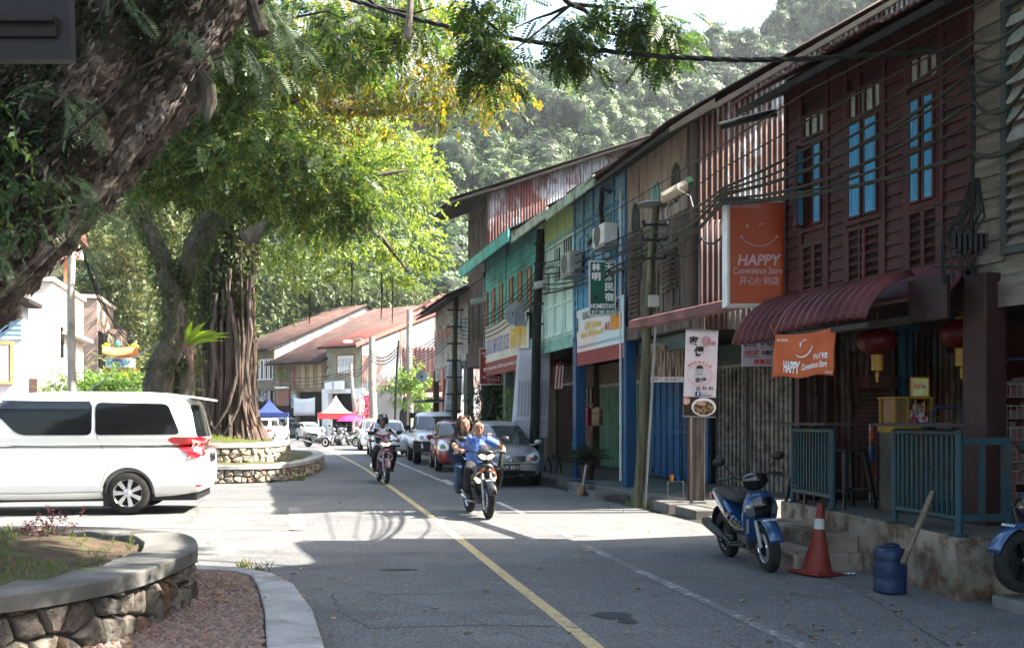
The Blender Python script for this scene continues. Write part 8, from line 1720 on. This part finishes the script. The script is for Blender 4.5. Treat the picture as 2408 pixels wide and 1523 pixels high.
for k in range(5):b.bar(q*(.62+.08*k)+Vector((-.16,-.1,0)),q*(.62+.08*k)+Vector((.16,-.1,0)),.05)
b.build('brackets',BLACK,o)
o,q=pole('mossy pole with black step bars beside the tall brown house',(1066,985),(1072,690),37.2,.12,.10,PG);b=MB()
for k in range(8):b.bar(q*(.2+.1*k)+Vector((-.3,-.1,0)),q*(.2+.1*k)+Vector((.3,-.1,0)),.06)
b.build('step_bars',BLACK,o)
pole('tall pale concrete pole rising behind the white van',(169,1060),(168,556),27,.125,.095,PC)
pole('tall pale pole with round top beside the metal hoarding',(964,1030),(962,728),62,.22,.18,PC);o,q=pole('wide grey mossy pole with street lamp arm beside the bougainvillea',(878,1025),(874,792),66,.30,.2,PC)
b=MB();b.tube([q*.93,q*.97+Vector((-.8,0,.1)),q*.96+Vector((-1.3,0,.06))],.035,6);b.build('lamp_arm',STEEL,o);b=MB();b.ell(q*.955+Vector((-1.6,0,0)),(.36,.16,.12),12,8);b.build('street_lamp_head',WHITE,o,smooth=True)
pole('thin black crooked pole carrying many wires near the dish',(926,1020),(937,800),58,.08,.06,PD);pole('slim grey pole leaning before the cream corner house',(840,1010),(824,856),76,.16,.12,PC);pole('thin black pole left of the cream building',(49,1000),(51,790),40,.05,.045,PD)
# wires
WIRE=mat('black_wire',(.022,.022,.022),(.03,.03,.03),rough=.7);WIREG=mat('mossy_wire',(.06,.06,.038),(.035,.035,.026),sc=4,rough=.85)
def wire(pts,r,m=WIREG,label='sagging mossy cable in the bundle along the shophouse fronts',group='cables along the shophouse fronts',sag=.0,name='cable'):
 P=[at(x,y,Y)for x,y,Y in pts];out=[]
 for a,c in zip(P[:-1],P[1:]):
  for i in range(10):t=i/10;p=a.lerp(c,t);out.append(p+Vector((0,0,-sag*4*t*(1-t))))
 out.append(P[-1]);b=MB();b.tube(out,r,6);return tag(b.build(name,m,smooth=True),label,'cable',group)
for k,(yr,r,sg)in enumerate(((30,.016,.10),(60,.014,.16),(100,.020,.2),(130,.013,.12),(170,.018,.22),(215,.014,.2),(320,.022,.10))):
 ym=455+(k-3)*6;wire([(2440,yr-18,7.6),(2290,yr+70+(k==6)*-30,8.9),(1700,ym+5,12.3),(1543,520+k*13,17.0),(1272,620+k*12,25.9)],r,sag=sg)
wire([(2330,-8,8.4),(1900,215,10.8),(1640,378,14),(1272,600,25.9)],.010,label='thin straight wire running above the cable bundle');wire([(2400,22,8.0),(1960,250,10.5),(1700,395,13),(1545,500,17)],.009,label='second thin wire just under the topmost straight one')
for k in range(6):wire([(1270,625+k*13,25.9),(1072,745+k*9,37),(938,815+k*6,58)],.016,sag=.55,label='dark cable drooping from the thick dark pole to the far poles',group='cables to the far poles')
for k in range(3):wire([(938,812+k*8,58),(872,830+k*8,66),(826,868+k*6,76),(640,880+k*10,88)],.03,sag=.5,label='far cable looping across the old houses at the bend',group='far cables')
wire([(1543,560,17),(1600,600,16.6),(1650,560,15.5),(1705,545,12.6)],.016,WIRE,'black cable looping from the leaning pole to the orange lightbox',None,.12)
for k in range(3):wire([(195,590,27),(260,745,32),(320,790,36)],.02,WIRE,'dark cable slanting down beside the cream building','cables by the cream building',.1+.12*k)
wire([(175,945,34),(380,800,27)],.02,mat('white_rope',(.5,.5,.5)),'pale guy rope slanting up from the bush to the trees',None,-.05)
# thick twisted cable overhead
P=[at(x,y,Y)for x,y,Y in((780,-14,13),(950,38,12.6),(1100,75,12.2),(1250,98,11.8),(1400,118,11.4),(1560,134,11),(1740,142,10.6),(1900,139,10.3),(2050,130,10),(2180,121,9.7),(2250,128,9.5),(2288,165,9.3),(2290,300,9.25),(2282,560,9.2))]
o=thing('twisted_cable','thick black twisted cable crossing the sky to the maroon house wall','cable',P[0])
for s_ in range(3):
 b=MB();pts=[]
 for i,(a,c)in enumerate(zip(P[:-1],P[1:])):
  for j in range(12):t=j/12;k=(i+t)*9+s_*2.094;pts.append(a.lerp(c,t)-P[0]+Vector((0,.016*math.cos(k),.016*math.sin(k))))
 b.tube(pts,.0145,6);b.build('strand',WIRE,o,smooth=True)
o=thing('cable_tangle','knot of black cables and clamps hanging at the right end of the maroon wall','cables',at(2262,560,9.3));
for k in range(9):
 b=MB();x=.12*math.sin(k*2.3);b.tube([(.1+x*.3,-.05,.55),(.06+x,-.08-.02*k%.06,.2+.05*math.sin(k)),(-.12+x,-.1,-.05+.08*math.sin(k*1.7)),(-.05+x*1.4,-.1,-.35-.05*(k%3))],.010,6);b.build('loose_cable',WIRE,o,smooth=True)
b=MB()
for k in range(7):b.box(-.16+.05*k,-.13+.05*k,-.16,-.08,-.12-.03*(k%3),.02)
for z in(.30,.12,-.28):b.bar((-.3,-.05,z),(.12,-.05,z),.02)
b.build('clamp',BLACK,o)
# lamps, air conditioners, dishes
o=thing('floodlight','boxy fluorescent street light with dangling white lead before the arched vents','lamp',at(1590,447,16.6));o.rotation_euler=(rad(-25),rad(-28),0);b=MB();b.box(-.28,.28,-.1,.12,-.05,.04);b.build('reflector',mat('lamp_cream',(.50,.45,.36),(.4,.35,.27)),o,bevel=.015);b=MB();b.box(.2,.30,-.11,.13,-.06,.05);b.build('end_cap',mat('lamp_green',(.03,.10,.06)),o);b=MB();b.tube([(-.1,.1,0),(-.3,.3,-.15),(-.34,.34,-.3)],.02,6);b.build('arm',STEEL,o);b=MB();b.tube([(.05,-.1,.03),(.0,-.14,-.1),(.1,-.12,-.3),(.04,-.1,-.5)],.007,5);b.build('lead',WHITE,o)
for px,py,Y,lb in((1127,706,33,'pale small street light beside the turquoise corner'),(1068,730,38.5,'white floodlight tilted on the farther white shuttered house'),(1283,666,25.8,'white small light on the thick dark pole')):
 o=thing('street_light',lb,'lamp',at(px,py,Y));o.rotation_euler=(0,rad(-12),0);b=MB();b.box(-.3,.3,-.15,.15,-.1,.08);b.build('housing',mat('lamp_pale',(.45,.52,.5)),o,bevel=.03);b=MB();b.bar((.25,0,0),(.6,.2,-.05),.04);b.build('arm',STEEL,o)
def aircon(hs,label,p0,p1,t,b_,m):
 x0,x1=hs.x(p0,-.5),hs.x(p1,-.3);z0,z1=hs.z((p0+p1)/2,b_,-.3),hs.z((p0+p1)/2,t,-.3);w=max(.75,x1-x0);o=thing('air_conditioner',label,'air conditioner',hs.W(x0,-.42,z0),math.atan2(-1,hs.b));b=MB();b.box(0,w,0,.3,0,z1-z0);b.build('casing',m,o,bevel=.02);b=MB();b.lathe([(.01,-.012),(.2,-.012),(.22,0)],20,(w*.42,0,(z1-z0)/2),'y');b.build('fan_grille',mat('fan_grille',(.12,.12,.12)),o);b=MB();b.box(-.05,w+.05,0,.42,-.06,-.02);b.build('bracket',STEEL,o);return o
aircon(BH,'white air conditioner with black hose on the blue house front',1384,1416,542,588,mat('ac_white',(.60,.60,.57),(.52,.52,.49)));aircon(MH,'dull grey air conditioner on a shelf of the mint house',1310,1346,602,652,mat('ac_grey',(.32,.34,.31),(.24,.25,.23)))
b=MB();b.tube([BH.W(BH.x(1445),-.1,6.25),BH.W(BH.x(1432),-.15,6.4),BH.W(BH.x(1428),-.15,6.0),BH.W(BH.x(1432),-.15,5.6),BH.W(BH.x(1415),-.3,5.3)],.045,8);tag(b.build('refrigerant_hose',BLACK,smooth=True),'black insulated hose arching down to the white air conditioner','hose')
def dish(label,px,py,Y,r,yaw,m):
 o=thing('satellite_dish',label,'satellite dish',at(px,py,Y),yaw,'satellite dishes');b=MB();b.M=Matrix.Rotation(rad(75),4,'X');b.lathe([(.01,-.1*r/.4),(r*.5,-.075*r/.4),(r*.85,-.02),(r,.02)],28,caps=False);b.build('reflector',m,o,smooth=True,solid=.01);b=MB();b.tube([(0,-.05,-r*.95),(0,-r*1.1,-.05)],.015,6);b.box(-.04,.04,-r*1.2,-r*1.05,-.08,.02);b.build('feed_arm',BLACK,o);b=MB();b.tube([(0,.05,0),(.05,.12,-r*1.1),(.25,.25,-r*1.5)],.025,8);b.build('mount',STEEL,o);return o
DM=mat('dish_grey',(.32,.35,.37),(.26,.29,.31),sc=2,rough=.5);o=dish('front grey satellite dish of the pair under the turquoise shutters',1237,739,27.4,.36,.1,DM);lt=MB();words(lt,'SATELLITE',-.15,.15,.08,.13,-.1);dish('rear grey satellite dish half hidden by its twin',1216,738,28.0,.36,-.25,DM);dish('lone pale satellite dish at the far end of the row beside the small tree',992,884,44,.26,.1,mat('dish_pale',(.45,.47,.47),(.38,.4,.4)))
# lanterns
LR=mat('lantern_red',(.15,.008,.008),(.11,.006,.006),sc=3,st=(6,6,.4),rough=.5);GO=mat('lantern_gold',(.38,.20,.03),(.3,.15,.02),rough=.4)
def lantern(label,p,r,group='red paper lanterns'):
 o=thing('lantern',label,'lantern',p,0,group);b=MB();n=24
 b.grid(lambda u,v:(lambda a,t,k:(r*k*math.sin(t)*math.cos(a),r*k*math.sin(t)*math.sin(a),.72*r*math.cos(t)))(u*6.28318,.25+v*2.64,1+.035*abs(math.sin(u*6.28318*9))),72,10);b.build('shade',LR,o,smooth=True,angle=180);b=MB();b.lathe([(r*.3,.68*r),(r*.3,.78*r)],n);b.lathe([(r*.32,-.68*r),(r*.32,-.85*r)],n);b.lathe([(r*.3,-.85*r),(r*.30,-1.5*r)],n,caps=False);b.build('gold_fringe',GO,o,smooth=True,angle=40);b=MB();b.tube([(0,0,-.8*r),(0,0,-1.7*r)],.012,6);b.ell((0,0,-1.75*r),(.02,.02,.06),8,6);b.tube([(0,0,-1.8*r),(0,0,-2.1*r)],.014,6);b.tube([(0,0,.75*r),(0,0,1.5*r)],.006,5);b.build('tassel',GO,o,smooth=True);return o
lantern('large red lantern hanging beside the orange cloth banner',at(2063,803,10.6),.205);lantern('large red lantern half hidden behind the maroon porch post',at(2262,785,10.0),.215)
for px,py,Y,lb in((1186,862,32,'coral red lantern just right of the red rest house sign'),(1214,852,30.5,'coral red lantern peeping out behind the wide white banner'),(1307,853,26.5,'small red lantern above the striped flag'),(1333,853,27,'small red lantern nearest the blue pillar')):lantern(lb,at(px,py,Y),.155 if px>1300 else .2)
o=thing('flag','small red and white striped flag hanging limp beside the blue pillar','flag',at(1311,905,26.3));b=MB();
for k in range(6):b.cur=k%2;b.grid(lambda u,v:(-.12+.04*k+.04*u+.05*v,.03*math.sin(k+v*4),-.1+.62*v),1,6)
b.build('cloth',[plain('flag_red',(.45,.03,.03)),WHITE],o);b=MB();b.tube([(-.02,0,.52),(.1,0,.62)],.012,6);b.build('pole',STEEL,o)
# teal railings on the platform with plank counters
TEAL=mat('teal_rail',(.018,.07,.09),(.015,.056,.07),sc=5,rough=.5,grime=(.06,.055,.045),gsc=5,glo=.52,ghi=.66)
def railing(label,a0,a1,n,ret=False):
 p0,p1=pl(a0,.06),pl(a1,.06);d=(p1-p0);L=d.length;o=thing('railing',label,'fence',(p0.x,p0.y,.534),math.atan2(d.y,d.x),'teal railings on the shop platform');zt=.88
 for x in(0,L):b=MB();b.tube([(x,0,0),(x,0,zt)],.032,10);b.box(x-.06,x+.06,-.06,.06,0,.012);b.build('post',TEAL,o,smooth=True,angle=40)
 b=MB();b.tube([(0,0,zt-.02),(L,0,zt-.02)],.028,10);b.build('top_rail',TEAL,o,smooth=True);b=MB();b.tube([(0,0,.14),(L,0,.14)],.026,10);b.build('bottom_rail',TEAL,o,smooth=True)
 for k in range(n):x=L*(k+1)/(n+1);b=MB();b.box(x-.012,x+.012,-.012,.012,.14,zt-.03);b.build('bar',TEAL,o)
 if ret:
  for x,y in((0,-.42),):b=MB();b.box(-.03,.03,-.45,-.39,0,zt-.06);b.box(-.025,.025,-.42,0,zt-.12,zt-.06);b.box(-.025,.025,-.42,0,.12,.18);b.box(-.02,.02,-.22,-.18,.15,zt-.1);b.build('return_panel',TEAL,o)
 b=MB();b.box(-.15,L+.15,-.16,.16,zt+.03,zt+.06);b.box(L*.4,L*.5,-.03,.03,zt-.0,zt+.03);b.build('plank_counter',mat('counter_plank',(.06,.05,.045),(.04,.034,.03),sc=4,st=(1,6,6),rough=.8),o);return o
railing('teal railing with plank counter left of the porch steps',2.5,3.58,12);railing('longer teal railing with plank counter right of the porch steps',.06,1.14,12,True)
def stool(label,p):
 o=thing('bar_stool',label,'stool',p,.3,'black metal stools');b=MB();b.box(-.15,.15,-.15,.15,.62,.65);b.build('seat',BLACK,o,bevel=.015)
 for sx in(-1,1):
  for sy in(-1,1):b=MB();b.loft([[Vector((sx*.12+i*.03,sy*.12+j*.03,.62))for i,j in((-1,-1),(1,-1),(1,1),(-1,1))],[Vector((sx*.2+i*.015,sy*.2+j*.015,0))for i,j in((-1,-1),(1,-1),(1,1),(-1,1))]]);b.build('leg',BLACK,o)
 b=MB()
 for s_ in(-1,1):b.bar((-.175,s_*.175,.2),(.175,s_*.175,.2),.02);b.bar((s_*.175,-.175,.2),(s_*.175,.175,.2),.02)
 b.build('foot_rail',BLACK,o);return o
stool('black metal bar stool standing clear of the left railing',(3.72,11.0,.534));stool('black metal bar stool mostly hidden behind the left railing',(3.52,11.75,.534))
# cone, drum, stick, buckets
g_=gr(1932,1356);o=thing('traffic_cone','tall faded red traffic cone with one white band by the steps','traffic cone',(g_.x,g_.y+.15,.005),.5);o.rotation_euler=(0,rad(4),.5);CR=mat('cone_red',(.22,.03,.018),(.17,.024,.015),sc=3,rough=.6,grime=(.15,.05,.04),gsc=5,glo=.52,ghi=.7);b=MB();b.box(-.20,.20,-.20,.20,0,.03);b.build('base',CR,o,bevel=.02);b=MB();b.lathe([(.16,.028),(.135,.05),(.125,.1),(.052,.44)],24,caps=False);b.lathe([(.042,.54),(.028,.68),(.02,.69)],24,caps=False);b.build('body',CR,o,smooth=True);b=MB();b.lathe([(.053,.44),(.043,.54)],24,caps=False);b.build('white_band',mat('cone_white',(.38,.38,.37),(.28,.28,.27)),o,smooth=True)
o=thing('board','dark narrow board leaning on the steps behind the traffic cone','board',(3.08,10.0,.30));o.rotation_euler=(0,rad(8),0);b=MB();b.box(-.03,.03,0,.03,0,.42);b.build('plank',UNDER,o)
g_=gr(2106,1400);o=thing('plastic_drum','blue plastic jerry drum standing against the platform','drum',(g_.x,g_.y+.13,.005),.2);DB=mat('drum_blue',(.012,.036,.10),(.01,.03,.085),sc=3,rough=.45,grime=(.05,.07,.11),gsc=4,glo=.55,ghi=.7);b=MB()
b.loft([[Vector((p.x,p.y,z))for p in ringx((0,0,0),r,r*.92,24,3.2)]for z,r in((0,.118),(.015,.13),(.03,.128),(.12,.130),(.125,.1285),(.135,.131),(.27,.131),(.28,.1285),(.29,.131),(.36,.128),(.385,.115),(.395,.09))]);b.build('body',DB,o,smooth=True,angle=50);b=MB();b.box(-.06,.06,-.012,.012,.415,.43);b.box(-.06,-.04,-.012,.012,.385,.42);b.box(.04,.06,-.012,.012,.385,.42);b.build('handle',DB,o,bevel=.005);b=MB();b.lathe([(.028,.39),(.028,.415),(.001,.415)],14,(.08,.03,0));b.build('cap',DB,o)
o=thing('wooden_stick','rough wooden stick leaning over the blue drum against the railing','stick',at(2135,1290,8.42));e=at(2194,1155,8.7)-o.location;b=MB();b.bar((-.05,-.02,-.12),e,.042,.03);b.build('stick',mat('old_stick',(.17,.13,.095),(.11,.085,.06),sc=6,st=(1,1,1),rough=.9),o)
g_=gr(1368,1166);o=thing('paint_can','rusty paint can with a pipe standing in it at the road edge','bucket',(g_.x,g_.y,.005));b=MB();b.lathe([(.085,0),(.09,.01),(.09,.19),(.095,.2),(.085,.2),(.083,.02),(.01,.02)],20);b.build('can',mat('rusty_can',(.30,.20,.14),(.16,.08,.04),sc=7,rough=.7),o,smooth=True,angle=40);b=MB();b.tube([(0,0,.03),(.09,0,.62)],.024,8);b.build('pipe',STEEL,o,smooth=True)
o=thing('long_handled_scoop','grey long handled scoop leaning by the potted palm','scoop',gr(1356,1108,.15));b=MB();b.tube([(0,0,.1),(-.12,.05,.78)],.018,6);b.build('handle',STEEL,o);b=MB();b.box(-.05,.1,-.06,.06,0,.18);b.build('scoop',mat('scoop_grey',(.16,.15,.15)),o,bevel=.02)
g_=gr(1588,1184,.06);o=thing('standpipe','bent water pipe stand carrying an orange and a blue cup','pipe',(g_.x,g_.y,.0));b=MB();b.tube([(-.13,0,0),(-.13,0,.44),(.15,.05,.45),(.15,.05,.1)],.014,8);b.build('pipe',STEEL,o,smooth=True)
for x,m,nm,lb in((-.06,mat('cup_orange',(.5,.18,.02)),'cup','orange plastic cup on the bent water pipe'),(.05,mat('cup_blue',(.02,.08,.3)),'cup','blue plastic cup on the bent water pipe')):b=MB();b.lathe([(.03,0),(.036,.08 if x>0 else .11),(.03,.08 if x>0 else .11),(.026,.01),(.001,.01)],16);c_=tag(b.build(nm,m,smooth=True,angle=40),lb,'cup');c_.location=(g_.x+x,g_.y+.02,.455)
o=thing('hand_pump','black hand pump parts standing at the pavement edge by the silver car','pump',gr(1306,1116,.1));b=MB();b.tube([(-.2,0,.45),(-.12,0,.3),(-.1,0,0)],.025,7);b.tube([(.1,0,.5),(.05,0,.25),(0,0,0)],.028,7);b.tube([(.1,0,.5),(.14,0,.25),(.16,0,0)],.028,7);b.build('legs',BLACK,o,smooth=True);b=MB();b.box(-.1,0,-.05,.05,.42,.52);b.box(.08,.18,-.05,.05,.48,.58);b.build('head',mat('pump_blue',(.03,.06,.12)),o,bevel=.01)
for px,py,z0,m,lb in((1382,986,1.42,plain('postbox_red',(.28,.012,.02),.45),'small red letter box on the post right of the blue pillar'),(1409,985,1.42,mat('postbox_tan',(.30,.20,.11),(.2,.13,.07)),'tan curved letter box hung on the green folding gate')):
 o=thing('letter_box',lb,'letter box',at(px,1000,24.6)if px<1400 else at(px,1000,26.2),-.9);b=MB();b.box(-.15,.15,-.14,0,0,.42);b.ell((0,-.07,.42),(.15,.07,.07),12,6);b.build('box',m,o,bevel=.01);b=MB();b.box(-.1,.1,-.15,-.14,.3,.33);b.build('slot',BLACK,o)
# shop goods on the porch
YC=mat('case_yellow',(.26,.14,.015),(.2,.11,.013),sc=3,rough=.5)
o=thing('display_case','yellow framed glass display case behind the longer teal railing','display case',(at(2098,990,10.35).x,10.3,.534),.1);b=MB()
b.box(0,.40,0,.32,.0,.84);b.build('counter',mat('case_dark',(.05,.05,.05),(.1,.09,.06),sc=4),o);b=MB()
for x,y in((0,-.01),(.14,-.01),(.4,-.01),(.4,.3),(0,.3)):b.box(x-.012,x+.012,y-.012,y+.012,.84,1.20)
b.box(-.02,.42,-.02,.33,1.19,1.21);b.box(-.02,.42,-.02,.33,.84,.93);b.box(.14,.42,-.02,.0,1.06,1.07);b.build('frame',YC,o);b=MB();b.box(.01,.13,.0,.31,.93,1.19);b.build('pane',glass('amber_glass',(.10,.06,.02),.08),o);b=MB()
for k in range(7):b.box(.17+.033*k,.195+.033*k,.05,.2,.95,1.02+.06*(k%3));
b.build('packets',mat('packets',(.5,.45,.45),(.30,.05,.08),sc=12,lo=.45,hi=.55),o)
so2=thing('snack_sign','small yellow and white snack sign in an orange frame above the yellow display case','sign',(at(2138,990,10.4).x,10.36,1.74),.1);b=MB();frame(b,0,.2,.0,.21,.016,-.012,.012);b.bar((.05,0,0),(.05,0,-.14),.014);b.bar((.15,0,0),(.15,0,-.14),.014);b.build('frame',mat('orange_frame',(.45,.20,.03)),so2,bevel=.006);b=MB();b.box(.014,.186,-.004,.004,.014,.196);b.build('panel',mat('snack_panel',(.62,.60,.48),(.50,.50,.08),sc=6),so2);b=MB();words(b,'Roti Saw',.035,.165,.09,.15,-.008,.01);b.build('lettering',INKR,so2)
def rack(label,p,w,d,h,m,rz=.1,n=4):
 o=thing('wire_rack',label,'rack',p,rz,'wire racks of goods on the shop porch');b=MB();
 for x in(0,w):
  for y in(0,d):b.tube([(x,y,.08),(x,y,h)],.014,6)
 b.tube([(0,0,h),(.05,0,h+.05),(w-.05,0,h+.05),(w,0,h)],.014,6);b.build('frame',m,o,smooth=True);g=MB();q=MB()
 for k in range(n):
  z=.15+(h-.25)*k/n
  for i in range(9):g.bar((0,d*i/8,z),(w,d*i/8,z),.005);g.bar((w*i/8,0,z),(w*i/8,0,z+.12),.005)
  g.bar((0,0,z+.12),(w,0,z+.12),.008)
  for i in range(6):x=w*(i+.1)/6;q.box(x,x+w*.14,d*.2,d*.8,z+.006,z+RN.uniform(.08,.2))
 g.build('wire_shelf',STEEL,o);q.build('goods',mat('goods',(.12,.10,.09),(.22,.05,.06),sc=7,lo=.4,hi=.6),o)
 for x in(0,w):b=MB();b.lathe([(.04,-.015),(.04,.015)],14,(x,0,.04),'y');b.build('castor',BLACK,o)
 return o
BLR=mat('blue_rack',(.03,.06,.16),(.02,.045,.12));rack('blue framed wire rack right behind the longer railing',(at(2192,990,10.2).x,10.2,.534),.5,.3,1.05,BLR);rack('tall dark wire rack to the right of the porch post',(at(2350,990,9.6).x,9.5,.534),.5,.35,1.5,BLR,n=6);rack('yellow wire rack low behind the railing beside the display case',(at(2160,990,10.9).x,11.0,.534),.35,.3,.95,YC)
o=thing('slipper_rack','bunch of coloured slippers hanging on a wire stand by the mesh panel','slippers',(at(2078,990,11.6).x,11.6,.534));b=MB();b.tube([(-.16,0,0),(-.16,0,.92),(.16,0,.92),(.16,0,0)],.01,6);b.build('stand',STEEL,o)
for i in range(5):
 for j in range(3):b=MB();b.ell((-.14+.07*i,-.02,.80-.22*j),(.028,.012,.10),10,7);b.build('slipper',[mat('slip_orange',(.4,.09,.02)),mat('slip_purple',(.16,.03,.08)),mat('slip_blue',(.02,.08,.24)),mat('slip_dark',(.05,.04,.04))][(i+2*j)%4],o,smooth=True)
o=thing('litter','crumpled pale blue wrapper lying beside the traffic cone','litter',gr(1995,1352));b=MB();b.grid(lambda u,v:(-.05+.12*u,-.03+.06*v,.01+.018*abs(math.sin(u*9+v*5))),8,4);b.build('wrapper',mat('wrapper',(.25,.35,.5),(.5,.5,.55),sc=20),o,solid=.003)
# maroon hanging board at the top left, close to us
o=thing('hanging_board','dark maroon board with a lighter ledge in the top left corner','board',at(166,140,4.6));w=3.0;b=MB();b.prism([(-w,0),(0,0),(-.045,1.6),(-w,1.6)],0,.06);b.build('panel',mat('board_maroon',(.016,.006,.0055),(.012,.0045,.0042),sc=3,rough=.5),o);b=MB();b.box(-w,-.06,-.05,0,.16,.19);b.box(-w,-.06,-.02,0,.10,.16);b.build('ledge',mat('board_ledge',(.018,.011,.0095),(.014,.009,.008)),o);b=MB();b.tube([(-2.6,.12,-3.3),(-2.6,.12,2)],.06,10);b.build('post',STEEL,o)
